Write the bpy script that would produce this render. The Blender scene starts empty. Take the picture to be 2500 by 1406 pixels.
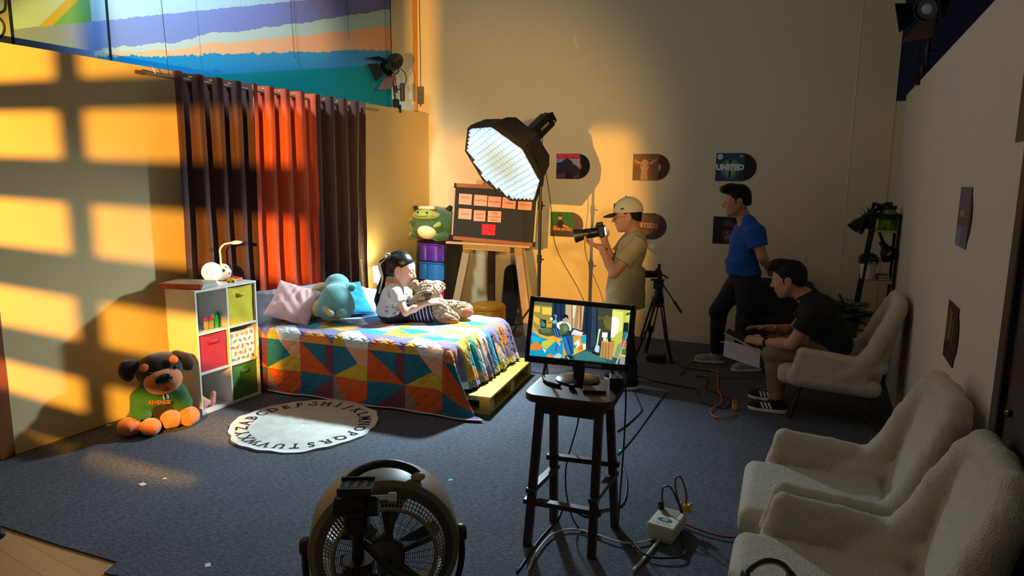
import bpy, bmesh, math, random
import numpy as np
from mathutils import Vector, Matrix
SC = bpy.context.scene
COL = SC.collection
PI = math.pi
random.seed(7)
rng = np.random.default_rng(5)

# ---------------------------------------------------------------- camera, exposure, light
def look_matrix(yaw, pitch, roll):
    cy, sy, cp, sp = math.cos(yaw), math.sin(yaw), math.cos(pitch), math.sin(pitch)
    f = Vector((-sy*cp, cy*cp, -sp)); r = Vector((cy, sy, 0)); u = r.cross(f)
    cr, sr = math.cos(roll), math.sin(roll)
    r2 = cr*r + sr*u; u2 = -sr*r + cr*u
    return Matrix(((r2.x, u2.x, -f.x, 0), (r2.y, u2.y, -f.y, 0), (r2.z, u2.z, -f.z, 0), (0, 0, 0, 1)))
cd = bpy.data.cameras.new('camera'); cam = bpy.data.objects.new('camera', cd); COL.objects.link(cam)
cd.sensor_fit = 'HORIZONTAL'; cd.sensor_width = 36.0; cd.lens = 1662.9/2500*36.0
cd.clip_start = 0.05; cd.clip_end = 60
cam.matrix_world = Matrix.Translation((0, 0, 1.95)) @ look_matrix(.4271, .1618, .0109)
SC.camera = cam
vs = SC.view_settings
vs.view_transform = 'Standard'; vs.look = 'None'; vs.gamma = 1.0; vs.exposure = 0.0; vs.use_curve_mapping = False
W = bpy.data.worlds.new('studio_dark'); SC.world = W; W.use_nodes = True
W.node_tree.nodes['Background'].inputs[0].default_value = (.62, .60, .50, 1)
W.node_tree.nodes['Background'].inputs[1].default_value = .118

def lamp(name, kind, loc, energy, color, target=None, **kw):
    l = bpy.data.lights.new(name, kind); l.energy = energy; l.color = color
    for k, v in kw.items(): setattr(l, k, v)
    o = bpy.data.objects.new(name, l); COL.objects.link(o); o.location = loc
    if target is not None:
        o.rotation_euler = (Vector(target)-Vector(loc)).to_track_quat('-Z', 'Y').to_euler()
    return o
# warm key through the slatted window cutter, camera left
KEY = (-2.1, .1, 2.05)
lamp('warm_key_spot', 'SPOT', KEY, 2350, (1.0, .475, .05), (-4.37, 4.556, 1.6), spot_size=1.02, spot_blend=.2, shadow_soft_size=.012)
# octagonal softbox (its honeycomb narrows the beam)
SBC = Vector((-2.885, 6.12, 2.085)); SBN = Vector((-.336, -.71, -.61)).normalized()
lamp('softbox_beam', 'AREA', SBC+SBN*.085, 92, (.62, .85, 1.0), (-3.1, 4.4, 0), shape='DISK', size=.18, spread=2.15)
# bedside lamp bulb
lamp('bedside_bulb', 'POINT', (-4.82, 6.72, .80), 22, (1.0, .80, .36), shadow_soft_size=.045)
# warm soft spot from camera right, aimed at the far left corner
lamp('warm_corner_spot', 'SPOT', (.3, 1.0, 2.3), 850, (1.0, .66, .25), (-4.1, 8.0, 2.2), spot_size=.66, spot_blend=.85, shadow_soft_size=.12)
# cool studio light high over the left bay, it washes the painted wall
lamp('overhead_cool', 'SPOT', (-5.0, 3.6, 5.7), 1350, (.72, .88, 1.0), (-5.65, 5.2, 3.2), spot_size=1.15, spot_blend=.8, shadow_soft_size=.25)

# dim warm fill added high over the left bay, not a fixture of the set
lamp('warm_fill', 'AREA', (-3.4, 2.6, 4.7), 7, (1.0, .82, .60), (-1.2, 4.2, .3), shape='RECTANGLE', size=1.6, size_y=.6, spread=2.4)

# ---------------------------------------------------------------- object helpers
def props(o, label=None, cat=None, group=None, kind=None):
    if label: o['label'] = label
    if cat: o['category'] = cat
    if group: o['group'] = group
    if kind: o['kind'] = kind
    return o
def thing(name, label, cat, loc=(0, 0, 0), rz=0, group=None):
    o = bpy.data.objects.new(name, None); COL.objects.link(o); o.empty_display_size = .05
    o.location = loc; o.rotation_euler = (0, 0, rz)
    return props(o, label, cat, group)
def mesh_obj(name, verts, faces, mats=None, parent=None, smooth=False, fm=None, cols=None):
    me = bpy.data.meshes.new(name)
    if isinstance(verts, np.ndarray) and isinstance(faces, np.ndarray):
        n, k = faces.shape
        me.vertices.add(len(verts)); me.vertices.foreach_set('co', verts.astype(np.float32).ravel())
        me.loops.add(n*k); me.loops.foreach_set('vertex_index', faces.astype(np.int32).ravel())
        me.polygons.add(n); me.polygons.foreach_set('loop_start', np.arange(0, n*k, k, dtype=np.int32))
        me.polygons.foreach_set('loop_total', np.full(n, k, dtype=np.int32))
        me.update(calc_edges=True); me.validate()
    else:
        me.from_pydata([tuple(v) for v in verts], [], [tuple(f) for f in faces]); me.update()
    if mats is not None:
        for m in (mats if isinstance(mats, (list, tuple)) else [mats]): me.materials.append(m)
    if fm is not None and len(me.polygons) == len(fm): me.polygons.foreach_set('material_index', np.asarray(fm, dtype=np.int32))
    if cols is not None and len(me.polygons) == len(cols):
        a = me.attributes.new('tint', 'FLOAT_COLOR', 'FACE')
        a.data.foreach_set('color', np.asarray(cols, dtype=np.float32).ravel())
    if smooth: me.polygons.foreach_set('use_smooth', np.ones(len(me.polygons), dtype=bool))
    o = bpy.data.objects.new(name, me); COL.objects.link(o)
    if parent: o.parent = parent
    return o
def copy_tree(o, parent=None, label=None, **kw):
    c = o.copy(); COL.objects.link(c)
    if parent: c.parent = parent
    if label: c['label'] = label
    for ch in list(o.children): copy_tree(ch, c)
    return c
def rotm(rx=0, ry=0, rz=0):
    return np.array((Matrix.Rotation(rz, 3, 'Z') @ Matrix.Rotation(ry, 3, 'Y') @ Matrix.Rotation(rx, 3, 'X')))
def frame(d, up=(0, 0, 1)):
    """3x3 with columns x=d, z near up"""
    x = np.array(d, float); x /= np.linalg.norm(x); u = np.array(up, float)
    if abs(x @ u) > .98*np.linalg.norm(u): u = np.array((0, 1., 0)) if abs(x[1]) < .9 else np.array((1., 0, 0))
    y = np.cross(u, x); y /= np.linalg.norm(y); z = np.cross(x, y)
    return np.stack([x, y, z], 1)

class MB:
    """collects boxes, tubes, lathes, prisms into one mesh"""
    def __init__(s): s.v = []; s.f = []; s.m = []; s.c = []
    def add(s, v, f, mi=0, col=None):
        n = len(s.v); s.v += [tuple(map(float, p)) for p in v]; s.f += [tuple(i+n for i in q) for q in f]
        s.m += [mi]*len(f); s.c += [col]*len(f); return s
    def box(s, c, d, rot=None, mi=0, bev=0, taper=1.0):
        h = np.array(d, float)/2; P = []
        if bev > 0:
            b = min(bev, min(h)*.98); fs = []
            for sz in (-1, 1):
                for sy in (-1, 1):
                    for sx in (-1, 1):
                        q = np.array((sx, sy, sz))*h; e = np.array((sx, sy, sz))*b
                        P += [q-(0, e[1], e[2]), q-(e[0], 0, e[2]), q-(e[0], e[1], 0)]
            g = lambda x, y, z, a: 3*((x > 0)+2*(y > 0)+4*(z > 0))+a
            for a in range(3):
                for sg in (-1, 1):
                    o = [k for k in range(3) if k != a]; q = []
                    for (i, j) in ((-1, -1), (1, -1), (1, 1), (-1, 1)):
                        t = [0, 0, 0]; t[a] = sg; t[o[0]] = i; t[o[1]] = j; q.append(g(*t, a))
                    if (sg > 0) == (a == 1): q.reverse()
                    fs.append(q)
            for a in range(3):
                o = [k for k in range(3) if k != a]
                for i in (-1, 1):
                    for j in (-1, 1):
                        t0 = [0]*3; t1 = [0]*3; t0[a] = -1; t1[a] = 1; t0[o[0]] = t1[o[0]] = i; t0[o[1]] = t1[o[1]] = j
                        q = [g(*t0, o[0]), g(*t1, o[0]), g(*t1, o[1]), g(*t0, o[1])]
                        if (i*j > 0) == (a != 1): pass
                        else: q.reverse()
                        fs.append(q)
            for x in (-1, 1):
                for y in (-1, 1):
                    for z in (-1, 1):
                        q = [g(x, y, z, 0), g(x, y, z, 1), g(x, y, z, 2)]
                        if x*y*z < 0: q.reverse()
                        fs.append(q)
        else:
            for sz in (-1, 1):
                t = taper if sz > 0 else 1
                for sx, sy in ((-1, -1), (1, -1), (1, 1), (-1, 1)): P.append(np.array((sx*t, sy*t, sz))*h)
            fs = [(3, 2, 1, 0), (4, 5, 6, 7), (0, 1, 5, 4), (1, 2, 6, 5), (2, 3, 7, 6), (3, 0, 4, 7)]
        P = np.array(P)
        if rot is not None: P = P @ np.asarray(rot).T
        return s.add(P+np.array(c, float), fs, mi)
    def tube(s, pts, r, n=8, mi=0, caps=True, closed=False):
        P = np.array(pts, float); m = len(P); R = np.broadcast_to(np.array(r, float), (m,))
        T = np.roll(P, -1, 0)-np.roll(P, 1, 0) if closed else np.gradient(P, axis=0)
        T /= np.maximum(np.linalg.norm(T, axis=1), 1e-9)[:, None]
        u = np.cross(T[0], (0, 0, 1.)); u = u if np.linalg.norm(u) > .1 else np.cross(T[0], (0, 1., 0)); V = []
        for i in range(m):
            u = u-(u@T[i])*T[i]; u /= np.linalg.norm(u); w = np.cross(T[i], u)
            for k in range(n):
                a = 2*PI*k/n; V.append(P[i]+R[i]*(math.cos(a)*u+math.sin(a)*w))
        F = []
        for i in range(m if closed else m-1):
            j = (i+1) % m
            for k in range(n): F.append((i*n+k, i*n+(k+1) % n, j*n+(k+1) % n, j*n+k))
        if caps and not closed: F += [tuple(range(n-1, -1, -1)), tuple((m-1)*n+k for k in range(n))]
        return s.add(V, F, mi)
    def cyl(s, a, b, r1, r2=None, n=16, mi=0): return s.tube([a, b], [r1, r1 if r2 is None else r2], n, mi)
    def bar(s, a, b, w, d, up=(0, 0, 1), mi=0, bev=0):
        a = np.array(a, float); b = np.array(b, float); L = np.linalg.norm(b-a)
        return s.box((a+b)/2, (L, w, d), frame(b-a, up), mi, bev)
    def lathe(s, prof, c=(0, 0, 0), n=32, rot=None, mi=0):
        V = []; F = []; m = len(prof)
        for r, z in prof:
            for k in range(n): V.append((max(r, 1e-5)*math.cos(2*PI*k/n), max(r, 1e-5)*math.sin(2*PI*k/n), z))
        for i in range(m-1):
            for k in range(n): F.append((i*n+k, i*n+(k+1) % n, (i+1)*n+(k+1) % n, (i+1)*n+k))
        V = np.array(V)
        if rot is not None: V = V @ np.asarray(rot).T
        return s.add(V+np.array(c, float), F, mi)
    def prism(s, poly, z0, z1, rot=None, c=(0, 0, 0), mi=0, col=None):
        n = len(poly); V = np.array([(x, y, z0) for x, y in poly]+[(x, y, z1) for x, y in poly], float)
        if sum(poly[i][0]*poly[(i+1) % n][1]-poly[(i+1) % n][0]*poly[i][1] for i in range(n)) < 0:
            V = np.concatenate([V[:n][::-1], V[n:][::-1]])
        if rot is not None: V = V @ np.asarray(rot).T
        F = [tuple(range(n-1, -1, -1)), tuple(range(n, 2*n))]+[(i, (i+1) % n, n+(i+1) % n, n+i) for i in range(n)]
        return s.add(V+np.array(c, float), F, mi, col)
    def quad(s, p, mi=0, col=None): return s.add(p, [tuple(range(len(p)))], mi, col)
    def sphere(s, c, r, n=16, mi=0, rot=None):
        m = n//2+1; r = np.broadcast_to(np.array(r, float), (3,)); V = []
        for i in range(m+1):
            t = PI*i/m
            for k in range(n): V.append((math.sin(t)*math.cos(2*PI*k/n), math.sin(t)*math.sin(2*PI*k/n), -math.cos(t)))
        V = np.array(V)*r
        if rot is not None: V = V @ np.asarray(rot).T
        F = [(i*n+k, i*n+(k+1) % n, (i+1)*n+(k+1) % n, (i+1)*n+k) for i in range(m) for k in range(n)]
        return s.add(V+np.array(c, float), F, mi)
    def build(s, name, mats, parent=None, smooth=False, label=None, angle=None):
        cols = None
        if any(c is not None for c in s.c): cols = [(*(c or (1, 1, 1)), 1) for c in s.c]
        o = mesh_obj(name, s.v, s.f, mats, parent, smooth, s.m, cols)
        if angle: o.data.set_sharp_from_angle(angle=angle)
        if label: o['label'] = label
        return o
def spline(pts, n=8):
    P = np.array(pts, float); Q = np.concatenate([[2*P[0]-P[1]], P, [2*P[-1]-P[-2]]]); out = []
    for i in range(1, len(Q)-2):
        for t in np.linspace(0, 1, n, endpoint=False):
            a, b, c, d = Q[i-1], Q[i], Q[i+1], Q[i+2]
            out.append(.5*(2*b+(c-a)*t+(2*a-5*b+4*c-d)*t*t+(3*b-a-3*c+d)*t**3))
    out.append(P[-1]); return np.array(out)

# ---------------------------------------------------------------- smooth-union solids -> one surface
class SD:
    def __init__(s, res=.008, k=.02): s.o = []; s.res = res; s.k = k; s.post = []
    def _a(s, fn, lo, hi, k, op): s.o.append((fn, np.array(lo, float), np.array(hi, float), s.k if k is None else k, op)); return s
    def cap(s, a, b, ra, rb=None, k=None, op='u', flat=None):
        a = np.array(a, float); b = np.array(b, float); rb = ra if rb is None else rb; d = b-a; L = max(d@d, 1e-9)
        def f(P):
            q = P-a; t = np.clip((q@d)/L, 0, 1); e = q-t[..., None]*d
            if flat is not None:
                fd, fs = flat; e = e+((e@fd)*(fs-1))[..., None]*fd
            return np.sqrt((e*e).sum(-1))-(ra+(rb-ra)*t)
        m = max(ra, rb)
        return s._a(f, np.minimum(a, b)-m, np.maximum(a, b)+m, k, op)
    def path(s, pts, rs, k=None, op='u'):
        for i in range(len(pts)-1): s.cap(pts[i], pts[i+1], rs[i], rs[i+1], k, op)
        return s
    def ell(s, c, r, rot=None, k=None, op='u'):
        c = np.array(c, float); r = np.array(np.broadcast_to(r, (3,)), float); M = None if rot is None else np.asarray(rot)
        def f(P):
            q = P-c
            if M is not None: q = q@M
            k0 = np.sqrt(((q/r)**2).sum(-1)); k1 = np.sqrt(((q/r**2)**2).sum(-1))
            return k0*(k0-1)/np.maximum(k1, 1e-6)
        m = r.max() if M is not None else r
        return s._a(f, c-m, c+m, k, op)
    def box(s, c, h, rad=.01, rot=None, k=None, op='u'):
        c = np.array(c, float); h = np.array(h, float); M = None if rot is None else np.asarray(rot)
        def f(P):
            q = P-c
            if M is not None: q = q@M
            q = np.abs(q)-(h-rad)
            return np.sqrt((np.maximum(q, 0)**2).sum(-1))+np.minimum(q.max(-1), 0)-rad
        m = np.linalg.norm(h) if M is not None else h
        return s._a(f, c-m, c+m, k, op)
    def cut(s, p, n, k=.004):
        """keep the side the normal points away from"""
        p = np.array(p, float); n = np.array(n, float); n /= np.linalg.norm(n)
        s.o.append((lambda P: (P-p)@n, None, None, k, 'i')); return s
    def noise(s, amp, freq, seed=0, oct=3, stretch=(1, 1, 1)):
        g = np.random.default_rng(seed); W_ = g.normal(size=(4*oct, 3))*freq*np.array(stretch); ph = g.uniform(0, 6.28, 4*oct)
        def f(P):
            d = 0
            for i in range(4*oct): d = d+np.sin(P@(W_[i]*(1+.7*(i//4)))+ph[i])/(1+.6*(i//4))
            return amp*d/3.2
        s.post.append(f); return s
    def disp(s, f): s.post.append(f); return s
    def mesh(s):
        res = s.res; us = [o for o in s.o if o[4] == 'u']
        lo = np.min([o[1] for o in us], 0)-4*res-.02; hi = np.max([o[2] for o in us], 0)+4*res+.02
        n = np.ceil((hi-lo)/res).astype(int)+1
        ax = [lo[i]+res*np.arange(n[i]) for i in range(3)]
        D = np.full(n, 1.0, dtype=np.float64)
        for fn, a, b, k, op in s.o:
            if a is None: sl = (slice(None),)*3
            else:
                m = k+4*res
                i0 = np.clip(np.floor((a-m-lo)/res).astype(int), 0, n); i1 = np.clip(np.ceil((b+m-lo)/res).astype(int)+1, 0, n)
                if (i1 <= i0).any(): continue
                sl = tuple(slice(i0[i], i1[i]) for i in range(3))
            P = np.stack(np.meshgrid(*[ax[i][sl[i]] for i in range(3)], indexing='ij'), -1)
            d = fn(P); A = D[sl]; k = max(k, 1e-5)
            if op == 'u': h = np.maximum(k-np.abs(A-d), 0)/k; D[sl] = np.minimum(A, d)-h*h*k*.25
            else:
                if op == 's': d = -d
                h = np.maximum(k-np.abs(A-d), 0)/k; D[sl] = np.maximum(A, d)+h*h*k*.25
        if s.post:
            near = np.abs(D) < 6*res+.03; idx = np.argwhere(near); P = lo+idx*res
            for f in s.post: D[near] += f(P)
        return surface_nets(D, lo, res)
    def build(s, name, mats, parent=None, fm=None, label=None):
        v, f = s.mesh(); idx = None
        if fm is not None: idx = fm(v[f].mean(1))
        o = mesh_obj(name, v, f, mats, parent, True, idx)
        if label: o['label'] = label
        return o
def surface_nets(D, lo, res):
    S = D < 0; c = [(i, j, k) for i in (0, 1) for j in (0, 1) for k in (0, 1)]
    sh = np.array(D.shape)-1
    cnt = np.zeros(sh, dtype=np.int8)
    for i, j, k in c: cnt += S[i:i+sh[0], j:j+sh[1], k:k+sh[2]]
    act = (cnt > 0) & (cnt < 8); ids = np.argwhere(act); num = np.full(sh, -1, dtype=np.int64); num[act] = np.arange(len(ids))
    acc = np.zeros((len(ids), 3)); n = np.zeros(len(ids))
    cv = np.array(c); dv = [D[ids[:, 0]+a, ids[:, 1]+b, ids[:, 2]+e] for a, b, e in c]
    for x in range(8):
        for y in range(x+1, 8):
            if np.abs(cv[x]-cv[y]).sum() != 1: continue
            m = (dv[x] < 0) != (dv[y] < 0); t = dv[x][m]/(dv[x][m]-dv[y][m])
            acc[m] += cv[x]+t[:, None]*(cv[y]-cv[x]); n[m] += 1
    V = lo+res*(ids+acc/n[:, None]); F = []
    for a in range(3):
        b, e = (a+1) % 3, (a+2) % 3
        s0 = [slice(1, -1)]*3; s1 = list(s0); s0[a] = slice(0, -1); s1[a] = slice(1, None)
        A = S[tuple(s0)]; B = S[tuple(s1)]; q = np.argwhere(A != B)
        off = np.ones(3, int); off[a] = 0; q = q+off
        fl = S[q[:, 0], q[:, 1], q[:, 2]]
        eb = np.zeros(3, int); eb[b] = 1; ee = np.zeros(3, int); ee[e] = 1
        g = lambda p: num[p[:, 0], p[:, 1], p[:, 2]]
        Q = np.stack([g(q-eb-ee), g(q-ee), g(q), g(q-eb)], 1)
        Q[~fl] = Q[~fl][:, ::-1]; F.append(Q)
    return V, np.concatenate(F)

# ---------------------------------------------------------------- materials
def srgb(h):
    if isinstance(h, str): h = h.lstrip('#'); h = [int(h[i:i+2], 16) for i in (0, 2, 4)]
    return tuple((x/255/12.92 if x/255 <= .04045 else ((x/255+.055)/1.055)**2.4) for x in h)
class NT:
    def __init__(s, name):
        s.m = bpy.data.materials.new(name); s.m.use_nodes = True; s.t = s.m.node_tree; s.b = s.t.nodes['Principled BSDF']; s._c = {}
    def node(s, ty, **kw):
        n = s.t.nodes.new(ty)
        for k, v in kw.items(): setattr(n, k, v)
        return n
    def put(s, sock, v):
        if isinstance(v, bpy.types.NodeSocket): s.t.links.new(v, sock)
        elif isinstance(v, E): s.t.links.new(v.s, sock)
        elif v is not None:
            try: sock.default_value = v if not (isinstance(v, tuple) and len(v) == 3 and len(sock.default_value) == 4) else (*v, 1)
            except TypeError: sock.default_value = v
    def coord(s, which='Object'):
        if which not in s._c:
            n = s.node('ShaderNodeTexCoord'); x = s.node('ShaderNodeSeparateXYZ'); s.t.links.new(n.outputs[which], x.inputs[0])
            s._c[which] = (n.outputs[which], [E(s, x.outputs[i]) for i in range(3)])
        return s._c[which]
    def vec(s, sc=(1, 1, 1), which='Object', rot=(0, 0, 0)):
        n = s.node('ShaderNodeMapping'); s.t.links.new(s.coord(which)[0], n.inputs[0]); n.inputs['Scale'].default_value = sc; n.inputs['Rotation'].default_value = rot
        return n.outputs[0]
    def noise(s, scale=5, detail=3, rough=.5, sc=(1, 1, 1), which='Object'):
        n = s.node('ShaderNodeTexNoise'); n.inputs['Scale'].default_value = scale; n.inputs['Detail'].default_value = detail; n.inputs['Roughness'].default_value = rough
        s.t.links.new(s.vec(sc, which), n.inputs['Vector']); return E(s, n.outputs[0])
    def voro(s, scale=20, sc=(1, 1, 1), feature='F1', out='Distance'):
        n = s.node('ShaderNodeTexVoronoi', feature=feature); n.inputs['Scale'].default_value = scale
        s.t.links.new(s.vec(sc), n.inputs['Vector']); return E(s, n.outputs[out])
    def mix(s, f, a, b):
        n = s.node('ShaderNodeMix', data_type='RGBA'); s.put(n.inputs[0], f); s.put(n.inputs[6], a); s.put(n.inputs[7], b); return n.outputs[2]
    def attr(s, name='tint'):
        n = s.node('ShaderNodeAttribute'); n.attribute_name = name; return n.outputs['Color']
    def bump(s, h, strength=.3, dist=.01):
        n = s.node('ShaderNodeBump'); n.inputs['Strength'].default_value = strength; n.inputs['Distance'].default_value = dist
        s.put(n.inputs['Height'], h); s.t.links.new(n.outputs[0], s.b.inputs['Normal'])
    def out(s, col=None, rough=.6, metal=0, spec=None, sheen=None, emit=None, es=1, alpha=None, trans=None):
        b = s.b
        if col is not None: s.put(b.inputs['Base Color'], col)
        s.put(b.inputs['Roughness'], rough); b.inputs['Metallic'].default_value = metal
        if spec is not None: b.inputs['Specular IOR Level'].default_value = spec
        if sheen: b.inputs['Sheen Weight'].default_value = sheen
        if emit is not None: s.put(b.inputs['Emission Color'], emit); s.put(b.inputs['Emission Strength'], es)
        if trans: b.inputs['Transmission Weight'].default_value = trans
        return s.m
class E:
    def __init__(s, nt, sock): s.n = nt; s.s = sock
    def op(s, o, b=None, c=None):
        n = s.n.node('ShaderNodeMath', operation=o); s.n.put(n.inputs[0], s)
        if b is not None: s.n.put(n.inputs[1], b)
        if c is not None: s.n.put(n.inputs[2], c)
        return E(s.n, n.outputs[0])
    def __add__(s, b): return s.op('ADD', b)
    def __sub__(s, b): return s.op('SUBTRACT', b)
    def __mul__(s, b): return s.op('MULTIPLY', b)
    def __truediv__(s, b): return s.op('DIVIDE', b)
    def __gt__(s, b): return s.op('GREATER_THAN', b)
    def __lt__(s, b): return s.op('LESS_THAN', b)
    def step(s, a, b):
        n = s.n.node('ShaderNodeMapRange'); s.n.put(n.inputs[0], s); n.inputs[1].default_value = a; n.inputs[2].default_value = b; return E(s.n, n.outputs[0])
MATS = {}
def mat(name, col, rough=.6, var=.12, scale=12, bump=0, bscale=60, metal=0, spec=None, sheen=None, sc=(1, 1, 1), bdist=.005):
    """plain paint / cloth / plastic with a little procedural variation"""
    if name in MATS: return MATS[name]
    t = NT(name); c = srgb(col); d = tuple(x*(1-var) for x in c); e = tuple(min(1, x*(1+var)) for x in c)
    cc = t.mix(t.noise(scale, 3, .5, sc), d, e)
    if bump: t.bump(t.noise(bscale, 3, .6, sc), bump, bdist)
    MATS[name] = t.out(cc, rough, metal, spec, sheen); return MATS[name]
def tintmat(name, rough=.5, emit=0, bump=0, bscale=60):
    if name in MATS: return MATS[name]
    t = NT(name); a = t.attr()
    if bump: t.bump(t.noise(bscale, 2), bump, .004)
    MATS[name] = t.out(a if not emit else (0.01, .01, .01), rough, 0, None, None, a if emit else None, emit); return MATS[name]
def glow(name, col, strength):
    t = NT(name); n = t.noise(9, 2); c = srgb(col)
    return t.out(c, .5, emit=t.mix(n, tuple(x*.9 for x in c), c), es=strength)
def text_mesh(s, size, bold=0, shear=0):
    cu = bpy.data.curves.new('letters', 'FONT'); cu.body = s; cu.size = size; cu.align_x = 'CENTER'; cu.align_y = 'CENTER'; cu.offset = bold; cu.shear = shear; cu.resolution_u = 3
    o = bpy.data.objects.new('letters', cu); COL.objects.link(o)
    me = bpy.data.meshes.new_from_object(o.evaluated_get(bpy.context.evaluated_depsgraph_get()))
    V = [tuple(v.co) for v in me.vertices]; F = [tuple(p.vertices) for p in me.polygons]
    bpy.data.objects.remove(o); bpy.data.curves.remove(cu); bpy.data.meshes.remove(me)
    return np.array(V).reshape(-1, 3), F
def art(name, w, h, layers, mats, parent=None, M=None, thick=.002):
    """flat printed picture: origin centre, local x right, z up, faces -y; layers = (col, [(x,z)..] in 0..1)"""
    mb = MB(); mb.box((0, thick/2, 0), (w, thick, h)); mb.c = [srgb(layers[0][0])]*len(mb.f)
    for i, (c, poly) in enumerate(layers[1:]):
        y = -.00025*(i+1); mb.c = mb.c
        if isinstance(poly, tuple) and poly[0] == 'T':
            _, s, cx, cz, size = poly[:5]; V, F = text_mesh(s, size*h, *(poly[5:6] or (0,)))
            V2 = [((cx-.5)*w+v[0], y, (cz-.5)*h+v[1]) for v in V]
            mb.add(V2, F, 0, srgb(c))
        else:
            mb.add([((a-.5)*w, y, (b-.5)*h) for a, b in poly], [tuple(range(len(poly)))], 0, srgb(c))
    o = mb.build(name, mats, parent)
    if M is not None: o.matrix_world = M
    return o
def disc(cx, cy, rx, ry=None, n=20, a0=0, a1=360):
    ry = rx if ry is None else ry
    return [(cx+rx*math.cos(math.radians(a0+(a1-a0)*i/n)), cy+ry*math.sin(math.radians(a0+(a1-a0)*i/n))) for i in range(n if a1-a0 == 360 else n+1)]
# ================================================================ the setting
def struct(mb_or_o, name=None, mats=None, parent=None):
    o = mb_or_o.build(name, mats, parent) if isinstance(mb_or_o, MB) else mb_or_o
    o['kind'] = 'structure'; return o
def paint(name, col, var=.06, rough=.75):
    t = NT(name); c = srgb(col); n = t.noise(1.3, 4, .6); m = t.noise(9, 3, .6)
    cc = t.mix(n*.7+m*.3, tuple(x*(1-var) for x in c), tuple(x*(1+var) for x in c))
    t.bump(t.noise(45, 3), .08, .003); return t.out(cc, rough, spec=.25)
CREAM = paint('cream_wall_paint', (212, 190, 140)); CREAM2 = paint('cream_flat_paint', (228, 206, 156))
CREAMB = paint('back_wall_cream', (226, 209, 170)); GREYCREAM = paint('grey_cream_paint', (214, 205, 186)); NAVY = paint('navy_wall_paint', (46, 48, 76), .15)
# carpet: heathered blue-grey needle felt
t = NT('heather_carpet'); f1 = t.noise(260, 2, .7, (.35, 1.6, 1)); f2 = t.noise(60, 3, .6, (.4, 1.4, 1)); f3 = t.noise(1.2, 3, .6)
c0 = t.mix((f1*.65+f2*.35).step(.38, .62), srgb((48, 49, 54)), srgb((118, 121, 130)))
c1 = t.mix((f3*1.0).step(.3, .75), (.8, .8, .8), (1.1, 1.1, 1.1))
mm = t.node('ShaderNodeMix', data_type='RGBA', blend_type='MULTIPLY'); mm.inputs[0].default_value = 1; t.put(mm.inputs[6], c0); t.put(mm.inputs[7], c1)
t.bump(f1*.6+f2*.4, .6, .006); CARPET = t.out(mm.outputs[2], .95, spec=.1)
# laminate
t = NT('oak_laminate'); co, (X, Y, Z) = t.coord()
br = t.node('ShaderNodeTexBrick'); br.offset = .37; br.inputs['Scale'].default_value = 1; br.inputs['Brick Width'].default_value = .9; br.inputs['Row Height'].default_value = .11
br.inputs['Mortar Size'].default_value = .0015; br.inputs['Color1'].default_value = (*srgb((178, 132, 86)), 1); br.inputs['Color2'].default_value = (*srgb((204, 162, 112)), 1); br.inputs['Mortar'].default_value = (*srgb((120, 84, 52)), 1)
t.t.links.new(t.vec((1, 1, 1), rot=(0, 0, .12)), br.inputs['Vector'])
OAK = t.out(t.mix(t.noise(6, 5, .65, (2, 22, 1))*.5, br.outputs[0], srgb((150, 104, 62))), .42)
# floor slab (laminate) and the carpet on it
struct(MB().box((-2, 2.3, -.06), (9.2, 13.8, .1)), 'floor', OAK)
cp = [(-5.0, 8.2), (.67, 8.2), (.67, 1.0), (-.9, 1.25), (-2.2, 1.85), (-2.86, 2.02), (-3.10, 1.985), (-3.13, 2.075), (-3.6, 2.05), (-4.05, 2.04), (-4.6, 2.20), (-4.97, 2.53)]
mb = MB().prism(cp, -.0105, 0.0)
carpet = mb.build('floor_carpet', CARPET); carpet['kind'] = 'structure'
# left set wall (a free-standing flat) + its end post
struct(MB().box((-5.03, 5.435, 1.3925), (.06, 5.55, 2.785)), 'wall_left', CREAM)
WOODD = mat('stained_wood_post', (120, 66, 28), .45, .25, 8, sc=(10, 10, 1))
struct(MB().box((-5.025, 2.61, 1.39), (.07, .095, 2.78)), 'trim_1', WOODD)
# back wall: cream, with the navy return beyond the right flat
struct(MB().box((-2.51, 8.26, 2.6), (6.18, .12, 5.2)), 'wall_back', CREAMB)
struct(MB().box((1.33, 8.27, 3.98), (1.5, .12, 2.44)), 'wall_back_navy', NAVY)
struct(MB().box((1.33, 8.27, 1.38), (1.5, .12, 2.76)), 'wall_back_return', CREAMB)
struct(MB().box((2.02, 5.2, 2.6), (.1, 6.0, 5.2)), 'wall_far_right', NAVY)
# right set wall, dark timber door at its near end
struct(MB().box((.70, 5.67, 1.408), (.06, 5.12, 2.816)), 'wall_right', GREYCREAM)
DOORM = mat('dark_door_wood', (38, 24, 18), .5, .3, 6, sc=(12, 12, 1))
dr = struct(MB().box((.70, 2.35, 1.25), (.07, 1.5, 2.5)).box((.655, 3.02, 1.25), (.03, .10, 2.5), bev=.005), 'door_1', DOORM)
struct(MB().lathe([(0, 0), (.012, 0), (.016, .012), (.010, .02), (0, .02)], (.665, 2.88, 1.13), 12, rotm(0, -PI/2, 0)), 'door_bolt', mat('tarnished_brass', (110, 90, 50), .35, metal=1), dr)
# seams: a vertical batten line on the back wall, hairline joint, a chipped spot
LIGHTC = mat('caulk_line', (236, 228, 200), .7)
mb = MB().box((.196, 8.199, 2.6), (.012, .006, 5.2)); struct(mb, 'trim_2', LIGHTC)
mb = MB().prism([(-2.945, 3.66), (-2.915, 3.67), (-2.905, 3.58), (-2.875, 3.49), (-2.90, 3.50), (-2.935, 3.59)], 0, .002, rotm(PI/2, 0, 0), (0, 8.2, 0)); struct(mb, 'trim_3', LIGHTC)
mb = MB().box((-5.0, 8.197, 1.38), (.02, .012, 2.76)); struct(mb, 'trim_4', LIGHTC)
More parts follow.
